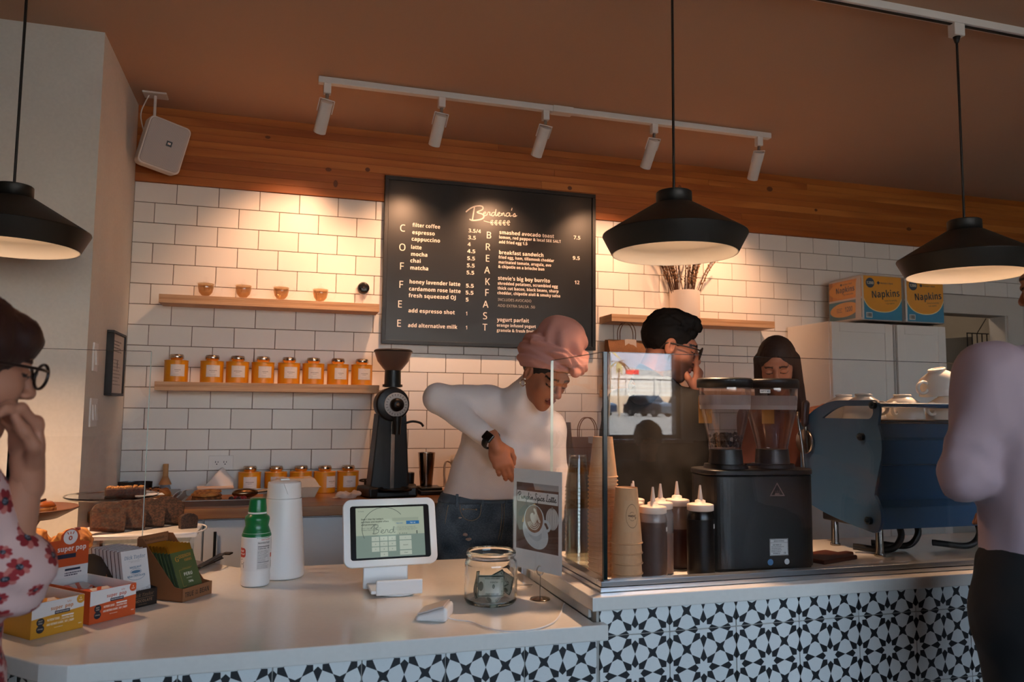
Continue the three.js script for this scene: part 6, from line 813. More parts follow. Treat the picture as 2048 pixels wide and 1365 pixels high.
function headGeo(o) { // face looks along +z, origin mid-skull, heights in metres
  const E = [];
  const skull = blend([ell([0, 0.035, -0.02], [0.073, 0.085, 0.093]), ell([0, -0.02, 0.02], [0.06, 0.085, 0.07]), ell([0, -0.062, 0.022], [o.jaw ?? 0.047, 0.05, 0.058]), ell([0, -0.1, 0.06], [0.021, 0.018, 0.019]), ell([0.038, -0.022, 0.056], [0.02, 0.022, 0.02]), ell([-0.038, -0.022, 0.056], [0.02, 0.022, 0.02]), cap([-0.034, 0.024, 0.076], [0.034, 0.024, 0.076], o.brow ?? 0.012), cap([0, -0.06, -0.03], [0, -0.17, -0.045], o.neck ?? 0.05, (o.neck ?? 0.05) * 1.06)], 0.022);
  const face = [cap([0, 0.02, 0.084], [0, -0.02, 0.106], 0.0075, 0.0105), ell([0, -0.027, 0.107], [0.0115, 0.0095, 0.011]), ell([0.0105, -0.031, 0.098], [0.0075, 0.0065, 0.009]), ell([-0.0105, -0.031, 0.098], [0.0075, 0.0065, 0.009]), ell([0, -0.0565, 0.0875], [0.022, 0.0055, 0.009]), ell([0, -0.0675, 0.086], [0.019, 0.0068, 0.009])];
  const ears = [-1, 1].map((s) => { const a = ell([s * 0.075, -0.004, -0.004], [0.009, 0.031, 0.019]), b = ell([s * 0.083, 0, 0.002], [0.006, 0.017, 0.009]); return (x, y, z) => Math.max(a(x, y, z), -b(x, y, z)); });
  const sock = [-1, 1].map((s) => ell([s * 0.031, 0.006, 0.096], [0.018, 0.0115, 0.016])), lids = [-1, 1].map((s) => ell([s * 0.031, 0.003, 0.0785], [0.0148, 0.0112, 0.0118]));
  const f = (x, y, z) => { let d = skull(x, y, z); for (const q of sock) { const v = -q(x, y, z), h = Math.max(0.008 - Math.abs(d - v), 0) / 0.008; d = Math.max(d, v) + h * h * 0.002; } for (const q of lids) d = smin(d, q(x, y, z), 0.003); for (const q of face) d = smin(d, q(x, y, z), 0.007); for (const q of ears) d = smin(d, q(x, y, z), 0.008); return d; };
  const g = nets(f, [-0.1, -0.17, -0.13], [0.1, 0.135, 0.135], 0.0034);
  const skin = C(o.skin), lip = C(o.lip ?? '#8a4a40'), hair = C(o.hair), lash = C('#1c120e'), stub = C(o.stubble ?? o.skin);
  return paint(g, (x, y, z) => {
    const ax = Math.abs(x); let c = skin;
    if (o.stubble && y < -0.028 && y > -0.14 && z > -0.035 && !(z > 0.093 && y > -0.036)) c = skin.clone().lerp(stub, Math.min(0.85, (-0.028 - y) * 45) * (z > 0.0 ? 1 : 0.6));
    if (z > 0.07 && ax < 0.024 - Math.abs(y + 0.061) * 0.9 && Math.abs(y + 0.061) < 0.012) c = Math.abs(y + 0.0615) < 0.0016 ? lip.clone().multiplyScalar(0.5) : lip;
    if (z > 0.05 && ax > 0.012 && ax < 0.05 && Math.abs(y - 0.027 + (ax - 0.028) ** 2 * 9) < 0.0042) c = hair;
    if (z > 0.06 && Math.abs(ax - 0.031) < 0.0155 && Math.abs(y + 0.0035 - (ax - 0.031) ** 2 * 18) < 0.0019) c = lash;
    return c;
  });
}
function handField(c, o = {}) { // wrist at the origin, fingers along +y, palm towards +z, thumb on +x
  const F = [ell([0, 0.048, 0], [0.04, 0.05, 0.0165]), cap([0, -0.03, 0], [0, 0.02, 0], 0.025, 0.027), cap([0.024, 0.086, 0], [-0.026, 0.08, 0], 0.0125)];
  const tips = [];
  [[0.03, 0.088, 1], [0.0105, 0.092, 1.08], [-0.009, 0.089, 1.0], [-0.0275, 0.08, 0.8]].forEach(([x, y, k], i) => { let a = 0, p = [x * 0.9, y - 0.01, 0]; const sp = x * (o.splay ?? 0.6); const L = [0.046 * k, 0.027 * k, 0.021 * k], R = [0.0098, 0.0088, 0.008, 0.0068].map((r) => r * (i === 3 ? 0.88 : 1)); L.forEach((l, j) => { a += c[i] * [0.9, 1.1, 0.7][j]; const q = [p[0] + sp * l * 3, p[1] + Math.cos(a) * l, p[2] + Math.sin(a) * l]; F.push(cap(p, q, R[j], R[j + 1])); p = q; }); tips.push(p); });
  const t = o.thumb ?? 0.5; F.push(cap([0.02, 0.02, 0.006], [0.045, 0.05, 0.014 + t * 0.014], 0.0145, 0.0115), cap([0.045, 0.05, 0.014 + t * 0.014], [0.05 - t * 0.012, 0.078, 0.02 + t * 0.03], 0.0112, 0.0098), cap([0.05 - t * 0.012, 0.078, 0.02 + t * 0.03], [0.048 - t * 0.026, 0.1, 0.022 + t * 0.036], 0.0098, 0.0078));
  return blend(F, 0.007);
}
function handGeo(m, c, o, skin) { const g = nets(handField(c, o), [-0.065, -0.05, -0.05], [0.085, 0.2, 0.12], 0.0034); const s = C(skin), n = C(skin).lerp(C('#d8a898'), 0.25); paint(g, () => s); g.applyMatrix4(m); return g; }
const aim = (o, yv, zv, s = 1, mirror = 1) => { const Y = V(...yv).normalize(), Z = V(...zv), X = V().crossVectors(Y, Z).normalize(); Z.crossVectors(X, Y); return new THREE.Matrix4().makeBasis(X.multiplyScalar(s * mirror), Y.multiplyScalar(s), Z.multiplyScalar(s)).setPosition(...o); };
function flipIf(g, m) { if (m.determinant() < 0) { const ix = g.index.array; for (let i = 0; i < ix.length; i += 3) { const t = ix[i]; ix[i] = ix[i + 1]; ix[i + 1] = t; } g.computeVertexNormals(); } return g; }
const skinMat = () => phys('#ffffff', 0.5, { vertexColors: true, specularIntensity: 0.5 });
function fold(f, amp, fr, seed, dir = [1, 1, 1]) { return (x, y, z) => { const d = f(x, y, z); return d > 0.06 ? d : d + amp * (noise3(x * fr * dir[0] + seed, y * fr * dir[1] + seed * 2, z * fr * dir[2] + seed) - 0.5) + amp * 0.5 * (noise3(x * fr * 2.3 * dir[0], y * fr * 2.3 * dir[1] + seed, z * fr * 2.3 * dir[2]) - 0.5); }; }
const cloth = (f, pts, pad, cell, ax) => { const [lo, hi] = bounds(pts, pad), g = nets(f, lo, hi, cell), p = g.attributes.position, u = new Float32Array(p.count * 2); for (let i = 0; i < p.count; i++) { u[2 * i] = ax ? Math.atan2(p.getX(i) - ax[0], p.getZ(i) - ax[1]) * ax[2] * 3 : (p.getX(i) * 0.8 + p.getZ(i) * 0.75) * 3; u[2 * i + 1] = p.getY(i) * (ax ? 4.2 : 3); } g.setAttribute('uv', new THREE.BufferAttribute(u, 2)); return g; };
function legs(P, hips, ank, mt, shoe, k = 1, extra = []) {
  const F = [ell(mid(hips[0], hips[1]), [0.17 * k, 0.13, 0.13 * k])], pts = [...hips, ...ank]; hips.forEach((h, i) => { const kn = mid(h, ank[i], 0.5); F.push(cap(h, kn, 0.088 * k, 0.064 * k), cap(kn, ank[i], 0.064 * k, 0.05 * k)); }); F.push(...extra);
  mesh('trousers', cloth(fold(blend(F, 0.05), 0.01, 14, 3), pts, 0.2, 0.014), mt, P); ank.forEach((a, i) => mesh('shoe', rbox(0.095, 0.08, 0.26, 0.035, a[0], 0.0405, a[2] + 0.05), shoe, P));
}
const at = (m, p) => V(...p).applyMatrix4(m).toArray();
function skeleton(J, skin, r = 1) { const F = [cap(J.pelvis, J.chest, 0.06 * r, 0.06 * r), cap(J.chest, J.neck, 0.055 * r, 0.042 * r), cap(J.shR, J.shL, 0.045 * r)]; for (const s of ['R', 'L']) F.push(cap(J['sh' + s], J['el' + s], 0.042 * r, 0.034 * r), cap(J['el' + s], J['wr' + s], 0.034 * r, 0.025 * r), cap(J['hip' + s], J['an' + s], 0.065 * r, 0.035 * r)); const pts = Object.values(J), [lo, hi] = bounds(pts, 0.1), g = nets(blend(F, 0.03), lo, hi, 0.013), c = C(skin); return paint(g, () => c); }

{ // barista with head wrap
  const skin = '#976046', P = thing('person', 'barista in white turtleneck and pink head wrap bending over the counter', 'person');
  const J = { pelvis: [0.81, 1.0, 1.08], chest: [0.86, 1.36, 1.3], neck: [0.885, 1.49, 1.46], shR: [0.765, 1.488, 1.4], elR: [0.58, 1.505, 1.37], wrR: [0.752, 1.345, 1.545], shL: [0.985, 1.4, 1.45], elL: [1.035, 1.2, 1.4], wrL: [1.012, 1.04, 1.47], hipR: [0.72, 1.0, 1.12], hipL: [0.9, 1.0, 1.1], anR: [0.72, 0.09, 1.12], anL: [0.92, 0.09, 1.08] };
  const hm = frame([0.926, 1.597, 1.588], 0.36, 0.6, -0.06, 1.02), head = headGeo({ skin, hair: '#20140f', lip: '#7a3c34', jaw: 0.044, neck: 0.042 }); head.applyMatrix4(hm);
  const h1 = aim(J.wrR, [0.36, -0.92, 0.08], [0.25, -0.05, -1], 0.98, 1), h2 = aim(J.wrL, [-0.1, -1, 0.35], [-0.8, 0.1, -0.4], 0.9, -1);
  mesh('body', joinSkin([head, flipIf(handGeo(h1, [0.36, 0.42, 0.45, 0.5], { thumb: 0.35, splay: 0.35 }, skin), h1), flipIf(handGeo(h2, [0.5, 0.5, 0.5, 0.5], { thumb: 0.6 }, skin), h2), skeleton(J, skin, 0.9)]), skinMat(), P);
  const white = phys('#d9cfcb', 0.8, { sheen: 0.3, sheenColor: C('#ffffff'), sheenRoughness: 0.6, bumpMap: dataTex(64, 8, (u) => { const k = 128 + 110 * Math.sin(u * 6.283 * 8); return [k, k, k]; }, false, [16, 1]), bumpScale: 0.0003 });
  const trunk = blend([cap([0.735, 1.1, 1.12], [0.79, 1.36, 1.29], 0.085, 0.095), cap([0.9, 1.09, 1.12], [0.94, 1.34, 1.34], 0.09, 0.1), cap([0.82, 1.09, 1.125], [0.865, 1.36, 1.315], 0.1, 0.105), ell([0.945, 1.3, 1.41], [0.08, 0.066, 0.068]), ell([0.845, 1.31, 1.385], [0.072, 0.062, 0.062]), cap(J.shR, J.shL, 0.062), cap([0.775, 1.478, 1.4], mid(J.shR, J.elR, 0.6), 0.064, 0.06), cap(J.shL, J.elL, 0.058, 0.048), cap(J.elL, mid(J.elL, J.wrL, 0.85), 0.046, 0.037), cap([0.875, 1.43, 1.42], at(hm, [0, -0.15, -0.045]), 0.075, 0.058), cap(at(hm, [0, -0.15, -0.045]), at(hm, [0, -0.082, -0.03]), 0.057, 0.0565)], 0.045), sleeve = blend([cap(mid(J.shR, J.elR, 0.4), J.elR, 0.061, 0.054), cap(J.elR, mid(J.elR, J.wrR, 0.88), 0.053, 0.035)], 0.03), top = (x, y, z) => smin(trunk(x, y, z), sleeve(x, y, z), 0.012);
  mesh('turtleneck', cloth((x, y, z) => Math.max(fold(top, 0.01, 13, 5)(x, y, z), 1.108 - y + (x < 1.0 ? 0 : -1)), [...Object.values(J).filter((p) => p[1] > 0.98), [0.7, 1.04, 1.1]], 0.12, 0.0095), white, P);
  const denim = mat('#ffffff', 0.85, { map: speckle('#4b5963', 44, 256, 200, 8) });
  const jf = blend([cap([0.745, 1.1, 1.13], [0.735, 1.03, 1.12], 0.098, 0.112), cap([0.885, 1.1, 1.12], [0.9, 1.03, 1.1], 0.1, 0.112), ell([0.82, 1.0, 1.11], [0.185, 0.13, 0.135])], 0.05);
  mesh('jeans', cloth((x, y, z) => Math.max(fold(blend([jf, cap(J.hipR, [0.72, 0.5, 1.14], 0.1, 0.07), cap([0.72, 0.5, 1.14], J.anR, 0.07, 0.055), cap(J.hipL, [0.91, 0.5, 1.12], 0.1, 0.07), cap([0.91, 0.5, 1.12], J.anL, 0.07, 0.055)], 0.04), 0.008, 16, 9)(x, y, z), y - 1.125), [[0.6, 1.15, 1.0], [1.0, 0.05, 1.25]], 0.14, 0.0105), denim, P);
  { // waistband, seams, worn spots laid on the jeans
    mesh('waistband', cloth((x, y, z) => Math.max(jf(x, y, z) - 0.006, y - 1.127, 1.088 - y), [[0.6, 1.13, 1.0], [1.0, 1.06, 1.25]], 0.05, 0.007), mat('#46535d', 0.85), P);
    const onto = (x, y) => { let z = 1.6; for (let i = 0; i < 80; i++) { const d = jf(x, y, z); if (d < 0.0005) break; z -= Math.max(d * 0.8, 0.0008); } return [x, y, z + 0.0055]; }, thread = mat('#8a7a64', 0.8);
    for (const L of [[[0.7, 1.09], [0.703, 1.06], [0.72, 1.035], [0.75, 1.03], [0.775, 1.045], [0.785, 1.088]], [[0.66, 1.085], [0.652, 1.05], [0.646, 1.0], [0.642, 0.95]], [[0.87, 1.09], [0.868, 1.05], [0.862, 1.0], [0.855, 0.95]], [[0.88, 1.09], [0.878, 1.05], [0.872, 1.0], [0.865, 0.95]], [[0.715, 1.072], [0.735, 1.073], [0.76, 1.07]]]) mesh('seam', tube(L.map(([x, y]) => onto(x, y)), 0.0014, 30, 5), thread, P);
    for (const [x, y, a] of [[0.72, 0.975, 0.011], [0.735, 0.955, 0.012], [0.7, 1.04, 0.006]]) mesh('worn_patch', tf(lump(a, a * 0.55, 0.006, 0.005, 160, x * 50, 0.0022), { p: onto(x, y) }), mat('#b9a08e', 0.9), P);
  }
  for (const x of [0.69, 0.79, 0.89]) { let z = 1.6; for (let i = 0; i < 80; i++) { const d = jf(x, 1.108, z) - 0.006; if (d < 0.0005) break; z -= Math.max(d * 0.8, 0.0008); } mesh('belt_loop', rbox(0.011, 0.05, 0.005, 0.002, x, 1.106, z + 0.002), denim, P); }
  mesh('pocket_rivet', join([ball(0.004, 0.712, 1.072, 1.232), ball(0.004, 0.764, 1.07, 1.237)]), mat('#b9a08a', 0.3, { metalness: 1 }), P);
  mesh('watch_strap', (() => { const q = mid(J.elR, J.wrR, 0.93), d = V(...J.wrR).sub(V(...J.elR)).normalize(), g = new THREE.TorusGeometry(0.036, 0.006, 8, 32); g.scale(1, 0.86, 2.2); g.applyQuaternion(new THREE.Quaternion().setFromUnitVectors(V(0, 0, 1), d)); return g.translate(...q); })(), mat('#14110f', 0.5), P);
  { const q = V(...mid(J.elR, J.wrR, 0.93)), d = V(...J.wrR).sub(V(...J.elR)).normalize(), n = V(-0.25, 0.1, 1).addScaledVector(d, -V(-0.25, 0.1, 1).dot(d)).normalize(), w = mesh('watch_face', rbox(0.034, 0.04, 0.012, 0.006), phys('#0b0a0a', 0.12), P); w.position.copy(q).addScaledVector(n, 0.036); w.quaternion.setFromRotationMatrix(new THREE.Matrix4().makeBasis(V().crossVectors(d, n), d, n)); }
  // hair under the wrap, the wrap, earring
  const hairM = mat('#1a110d', 0.55); const hl = (f, lo, hi, cell) => { const g = nets(f, lo, hi, cell); g.applyMatrix4(hm); return g; };
  mesh('hair', hl((x, y, z) => { const d = ell([0, 0.036, -0.02], [0.077, 0.089, 0.097])(x, y, z); const face = ell([0, -0.045, 0.09], [0.064, 0.098, 0.075])(x, y, z); return Math.max(d, -face, -(y + 0.035 - z * 0.15)) + 0.003 * (noise3(x * 200, y * 60, z * 200) - 0.5); }, [-0.11, -0.1, -0.14], [0.11, 0.15, 0.12], 0.0045), hairM, P);
  const pink = phys('#b27d72', 0.85, { sheen: 0.4, sheenColor: C('#f0c0b0'), sheenRoughness: 0.6, side: THREE.DoubleSide });
  const wf = (x, y, z) => { // wound folds round the crown, then a full gathered bulb
    const base = Math.max(ell([0, 0.05, -0.03], [0.098, 0.098, 0.115])(x, y, z), -(y - 0.006 - (z + 0.02) * 0.54)), a = Math.atan2(x, z + 0.03), ridge = 0.004 * Math.sin((y - z * 0.55 + x * 0.35) * 120 + noise3(x * 12, y * 12, z * 12) * 5) + 0.002 * Math.sin((y - z * 0.4 + x * 0.5) * 260 + noise3(x * 20, y * 20, z * 20) * 4);
    const bulb = ell([0.012, 0.148, -0.012], [0.086, 0.072, 0.092])(x, y, z) + 0.007 * Math.sin(Math.atan2(x, z) * 7 + y * 60) * Math.min(1, Math.max(0, (0.2 - y) * 14)) + 0.006 * (noise3(x * 30, y * 30 + 4, z * 30) - 0.5);
    const rope = 0.004 * Math.sin((x + y - z) * 170), band = Math.min(cap([-0.085, 0.115, -0.03], [-0.03, 0.12, 0.075], 0.02)(x, y, z), cap([-0.03, 0.12, 0.075], [0.06, 0.085, 0.085], 0.021, 0.024)(x, y, z)) + rope;
    const knot = Math.min(cap([0.05, 0.1, 0.085], [0.075, 0.12, 0.06], 0.026, 0.02)(x, y, z), cap([0.03, 0.075, 0.1], [0.085, 0.085, 0.06], 0.02, 0.016)(x, y, z)) + 0.005 * (noise3(x * 80, y * 80, z * 80) - 0.5);
    return smin(smin(smin(base + ridge, bulb, 0.02), band, 0.008), knot, 0.008); };
  mesh('head_wrap', hl(wf, [-0.15, -0.06, -0.18], [0.15, 0.26, 0.15], 0.0042), pink, P);
  for (const s of [-1]) { const e = mesh('earring', torus(0.011, 0.0016, 0, 0, 0, {}), mat('#d8c0a0', 0.2, { metalness: 1 }), P); e.position.set(s * 0.079, -0.047, 0.0).applyMatrix4(hm); e.rotation.y = 0.3; const st = mesh('ear_stud', ball(0.004), mat('#e8e2dc', 0.15, { metalness: 1 }), P); st.position.set(s * 0.08, -0.028, 0.003).applyMatrix4(hm); }
  legs_shoes(P, [J.anR, J.anL]);
}
function legs_shoes(P, a) { a.forEach((q) => mesh('shoe', rbox(0.09, 0.08, 0.25, 0.035, q[0], 0.0405, q[2] + 0.05), mat('#2a2725', 0.6), P)); }
function spectacles(P, hm, col, s = 1) {
  const m = mat(col, 0.35), tr = (g) => { g.applyMatrix4(hm); return g; }; for (const k of [-1, 1]) { const rim = mesh('spectacle_rim', tr(tf(new THREE.TorusGeometry(0.023, 0.0028, 8, 32), { s: [1.08, 0.92, 1], p: [k * 0.031, 0.004, 0.108] })), m, P); mesh('spectacle_lens', tr(tf(new THREE.CylinderGeometry(0.0225, 0.0225, 0.001, 28), { rx: Math.PI / 2, s: [1.08, 1, 1], p: [k * 0.031, 0.004, 0.108] })), pane(), rim); mesh('spectacle_arm', tr(tube([[k * 0.056, 0.012, 0.107], [k * 0.073, 0.012, 0.085], [k * 0.079, 0.01, 0.03], [k * 0.08, 0.004, -0.02], [k * 0.078, -0.02, -0.035]], 0.0026, 24, 8)), m, P); } mesh('spectacle_bridge', tr(tube([[-0.008, 0.008, 0.109], [0, 0.012, 0.112], [0.008, 0.008, 0.109]], 0.0026, 10, 8)), m, P);
}
{ // man in black
  const skin = '#9c6650', P = thing('person', 'bearded man in black with glasses touching his nose, in profile', 'person');
  const J = { pelvis: [1.38, 0.98, 1.46], chest: [1.4, 1.36, 1.5], neck: [1.405, 1.54, 1.545], shR: [1.48, 1.47, 1.59], elR: [1.5, 1.28, 1.6], wrR: [1.52, 1.535, 1.625], shL: [1.325, 1.47, 1.4], elL: [1.31, 1.2, 1.37], wrL: [1.4, 1.1, 1.48], hipR: [1.4, 0.95, 1.52], hipL: [1.26, 0.95, 1.42], anR: [1.42, 0.09, 1.54], anL: [1.24, 0.09, 1.4] };
  const hm = frame([1.432, 1.708, 1.595], 1.12, 0.28, 0.0, 1.04), head = headGeo({ skin, hair: '#15100d', stubble: '#3a2419', lip: '#8a4c40', jaw: 0.05, neck: 0.055, brow: 0.014 }); head.applyMatrix4(hm);
  const h1 = aim(J.wrR, [0.12, 1, 0.05], [-0.75, 0.1, -0.75], 1.0, 1), h2 = aim(J.wrL, [0.8, -0.4, 0.5], [0, -1, 0], 0.95, 1);
  mesh('body', joinSkin([head, flipIf(handGeo(h1, [0.12, 0.95, 1.0, 1.0], { thumb: 0.7, splay: 0.25 }, skin), h1), flipIf(handGeo(h2, [0.4, 0.4, 0.4, 0.4], {}, skin), h2), skeleton(J, skin, 0.95)]), skinMat(), P);
  const bk = mat('#171513', 0.85), top = blend([cap([1.34, 1.0, 1.42], [1.345, 1.38, 1.43], 0.115, 0.115), cap([1.42, 1.0, 1.5], [1.44, 1.38, 1.55], 0.115, 0.115), cap(J.shR, J.shL, 0.075), cap(J.shR, J.elR, 0.068, 0.056), cap(J.elR, mid(J.elR, J.wrR, 0.9), 0.054, 0.042), cap(J.shL, J.elL, 0.068, 0.056), cap(J.elL, mid(J.elL, J.wrL, 0.9), 0.054, 0.042), cap([1.375, 1.5, 1.52], [1.4, 1.57, 1.555], 0.078, 0.068)], 0.05);
  mesh('shirt', cloth(fold(top, 0.014, 11, 4), Object.values(J).filter((p) => p[1] > 0.95), 0.16, 0.012), bk, P);
  mesh('collar', nets(blend([cap(at(hm, [0, -0.175, -0.046]), at(hm, [0, -0.125, -0.042]), 0.068, 0.064)], 0.01), [1.28, 1.45, 1.42], [1.52, 1.68, 1.68], 0.008), mat('#1c1a19', 0.85), P);
  legs(P, [J.hipR, J.hipL], [J.anR, J.anL], mat('#1b1a1b', 0.9), mat('#151313', 0.6));
  const hairM = phys('#0d0907', 0.7, { specularIntensity: 0.4 }); const hg = nets((x, y, z) => { const d = ell([0, 0.04, -0.022], [0.0785, 0.09, 0.0995])(x, y, z); const face = ell([0, -0.05, 0.1], [0.075, 0.11, 0.085])(x, y, z), ear = ell([0.085 * Math.sign(x), -0.012, 0], [0.03, 0.042, 0.03])(x, y, z); const side = Math.max(d, -face, -ear, -(y + 0.085 - (z > -0.03 ? (z + 0.03) * 1.2 : 0))); const quiff = Math.min(cap([-0.03, 0.112, 0.045], [0.03, 0.116, 0.062], 0.02, 0.018)(x, y, z), ell([0, 0.1, 0.0], [0.06, 0.034, 0.085])(x, y, z)); return smin(side, quiff, 0.03) + (y > 0.06 ? 0.012 : 0.004) * (noise3(x * 150, y * 70, z * 50 + x * 60) - 0.5) + 0.004 * Math.sin(x * 180 + z * 40) * (y > 0.08 ? 1 : 0); }, [-0.12, -0.12, -0.15], [0.12, 0.18, 0.15], 0.0042); hg.applyMatrix4(hm); mesh('hair', hg, hairM, P);
  spectacles(P, hm, '#1d120c');
}
{ // second barista behind the machine
  const skin = '#b0755a', P = thing('person', 'barista with long brown hair looking down behind the coffee grinder', 'person');
  const J = { pelvis: [2.1, 0.95, 1.25], chest: [2.1, 1.32, 1.3], neck: [2.085, 1.5, 1.32], shR: [1.95, 1.43, 1.36], elR: [1.87, 1.2, 1.4], wrR: [1.86, 1.17, 1.6], shL: [2.24, 1.43, 1.26], elL: [2.24, 1.27, 1.45], wrL: [2.08, 1.475, 1.66], hipR: [2.02, 0.92, 1.28], hipL: [2.18, 0.92, 1.22], anR: [2.0, 0.09, 1.28], anL: [2.2, 0.09, 1.2] };
  const hm = frame([2.07, 1.665, 1.36], -0.66, 0.42, 0.03, 1.0), head = headGeo({ skin, hair: '#3a2216', lip: '#9a5548', jaw: 0.043, neck: 0.042 }); head.applyMatrix4(hm);
  const h1 = aim(J.wrL, [-0.75, 0.05, 0.4], [0.1, -1, 0.1], 0.92, -1), h2 = aim(J.wrR, [0, 0, 1], [0, -1, 0], 0.92, 1);
  mesh('body', joinSkin([head, flipIf(handGeo(h1, [0.3, 0.3, 0.3, 0.3], { thumb: 0.2 }, skin), h1), flipIf(handGeo(h2, [0.4, 0.4, 0.4, 0.4], {}, skin), h2), skeleton(J, skin, 0.9)]), skinMat(), P);
  const top = blend([cap([2.02, 1.0, 1.28], [2.02, 1.34, 1.33], 0.1, 0.105), cap([2.17, 1.0, 1.22], [2.17, 1.34, 1.27], 0.1, 0.105), cap(J.shR, J.shL, 0.062), cap(J.shR, J.elR, 0.06, 0.05), cap(J.elR, mid(J.elR, J.wrR, 0.5), 0.05, 0.045), cap(J.shL, J.elL, 0.06, 0.05), cap(J.elL, mid(J.elL, J.wrL, 0.6), 0.05, 0.042)], 0.05);
  mesh('shirt', cloth(fold(top, 0.012, 12, 7), Object.values(J).filter((p) => p[1] > 0.9), 0.13, 0.012), mat('#6b3826', 0.85), P);
  mesh('necklace_cord', (() => { const g = new THREE.TorusGeometry(0.056, 0.002, 6, 28); g.rotateX(Math.PI / 2 + 0.5); return g.translate(2.085, 1.49, 1.34); })(), mat('#3a2a20', 0.6), P);
  legs(P, [J.hipR, J.hipL], [J.anR, J.anL], mat('#20242b', 0.9), mat('#151313', 0.6), 0.92);
  const hg = nets((x, y, z) => { const d = ell([0, 0.038, -0.022], [0.0795, 0.089, 0.1])(x, y, z), face = ell([0, -0.04, 0.095], [0.059, 0.112, 0.08])(x, y, z); const cap0 = Math.max(d, -face); const fall = Math.min(cap([0.075, 0.03, -0.005], [0.085, -0.24, 0.0], 0.022, 0.03)(x, y, z), cap([-0.075, 0.03, -0.005], [-0.08, -0.24, -0.03], 0.022, 0.03)(x, y, z), ell([0, -0.07, -0.07], [0.08, 0.16, 0.045])(x, y, z)); return smin(cap0, Math.max(fall, -ell([0, -0.05, 0.085], [0.062, 0.12, 0.085])(x, y, z)), 0.02) + 0.004 * (noise3(x * 220, y * 30, z * 220) - 0.5); }, [-0.13, -0.3, -0.16], [0.13, 0.15, 0.12], 0.0048); hg.applyMatrix4(hm); mesh('hair', hg, mat('#2e1a10', 0.7), P);
}
{ // customer in flowered blouse at the left
  const skin = '#a8745c', P = thing('person', 'customer in flowered blouse and glasses holding a hand to her mouth', 'person');
  const J = { pelvis: [-0.56, 0.95, 2.74], chest: [-0.54, 1.24, 2.74], neck: [-0.52, 1.4, 2.78], shR: [-0.48, 1.32, 2.83], elR: [-0.41, 1.175, 2.8], wrR: [-0.388, 1.36, 2.81], shL: [-0.62, 1.32, 2.64], elL: [-0.7, 1.08, 2.6], wrL: [-0.68, 0.9, 2.52], hipR: [-0.52, 0.86, 2.8], hipL: [-0.64, 0.86, 2.68], anR: [-0.52, 0.09, 2.82], anL: [-0.65, 0.09, 2.68] };
  const hm = frame([-0.483, 1.528, 2.83], 2.22, 0.16, 0.0, 0.97), head = headGeo({ skin, hair: '#24110c', lip: '#8a4a42', neck: 0.046 }); head.applyMatrix4(hm);
  const h1 = aim(J.wrR, [-0.06, 1, 0.12], [-0.55, 0, 0.75], 0.95, 1), h2 = aim(J.wrL, [0.6, -0.2, -0.7], [0, -1, 0], 0.9, 1);
  mesh('body', joinSkin([head, flipIf(handGeo(h1, [0.75, 0.85, 0.9, 0.9], { thumb: 0.6, splay: 0.3 }, skin), h1), flipIf(handGeo(h2, [0.4, 0.4, 0.4, 0.4], {}, skin), h2), skeleton(J, skin, 0.95)]), skinMat(), P);
  const fl = canvasTex(1024, 1024, (g, W) => { g.fillStyle = '#c4a39d'; g.fillRect(0, 0, W, W); const r = rng(12); const put = (x, y, s, a) => { g.save(); g.translate(x, y); g.rotate(a); for (let k = 0; k < 9; k++) { g.rotate(6.283 / 9); g.fillStyle = k % 3 ? (s > 70 ? '#7a141c' : '#8f1f24') : '#b0625a'; g.beginPath(); g.ellipse(0, -s * 0.62, s * 0.3, s * 0.44, 0, 0, 7); g.fill(); } g.fillStyle = '#1d222b'; g.beginPath(); g.arc(0, 0, s * 0.34, 0, 7); g.fill(); g.fillStyle = '#6f7480'; for (let k = 0; k < 7; k++) { g.beginPath(); g.arc((r() - 0.5) * s * 0.4, (r() - 0.5) * s * 0.4, s * 0.07, 0, 7); g.fill(); } g.restore(); }; for (let j = 0; j < 7; j++) for (let i = 0; i < 7; i++) { const x = (i + r() * 0.75 + (j % 2) * 0.5) * W / 7, y = (j + r() * 0.75) * W / 7, s = 38 + r() * 42, a = r() * 6; for (const dx of [-W, 0, W]) for (const dy of [-W, 0, W]) put(x + dx, y + dy, s, a); } });
  fl.wrapS = fl.wrapT = THREE.RepeatWrapping;
  const bl = mat('#ffffff', 0.8, { map: fl }), puff = blend([cap(mid(J.shR, J.elR, 0.3), J.elR, 0.058, 0.05), ell([-0.4, 1.205, 2.8], [0.056, 0.062, 0.06])], 0.03), bust = blend([cap([-0.485, 0.86, 2.8], [-0.535, 1.26, 2.79], 0.115, 0.085), cap([-0.53, 1.36, 2.77], at(hm, [0, -0.165, -0.045]), 0.066, 0.054), cap([-0.66, 0.92, 2.7], [-0.63, 1.26, 2.68], 0.115, 0.1), cap(J.shR, J.shL, 0.06), cap(J.shR, mid(J.shR, J.elR, 0.5), 0.06, 0.05), cap(J.shL, J.elL, 0.07, 0.08)], 0.05), top = (x, y, z) => smin(bust(x, y, z), puff(x, y, z) + 0.004 * Math.sin(x * 60 + y * 90 + z * 40), 0.012);
  mesh('blouse', cloth(fold(top, 0.015, 13, 2), Object.values(J).filter((p) => p[1] > 0.85), 0.16, 0.01, [-0.56, 2.74, 0.24]), bl, P);
  legs(P, [J.hipR, J.hipL], [J.anR, J.anL], mat('#23222a', 0.9), mat('#2a1d18', 0.6), 0.95);
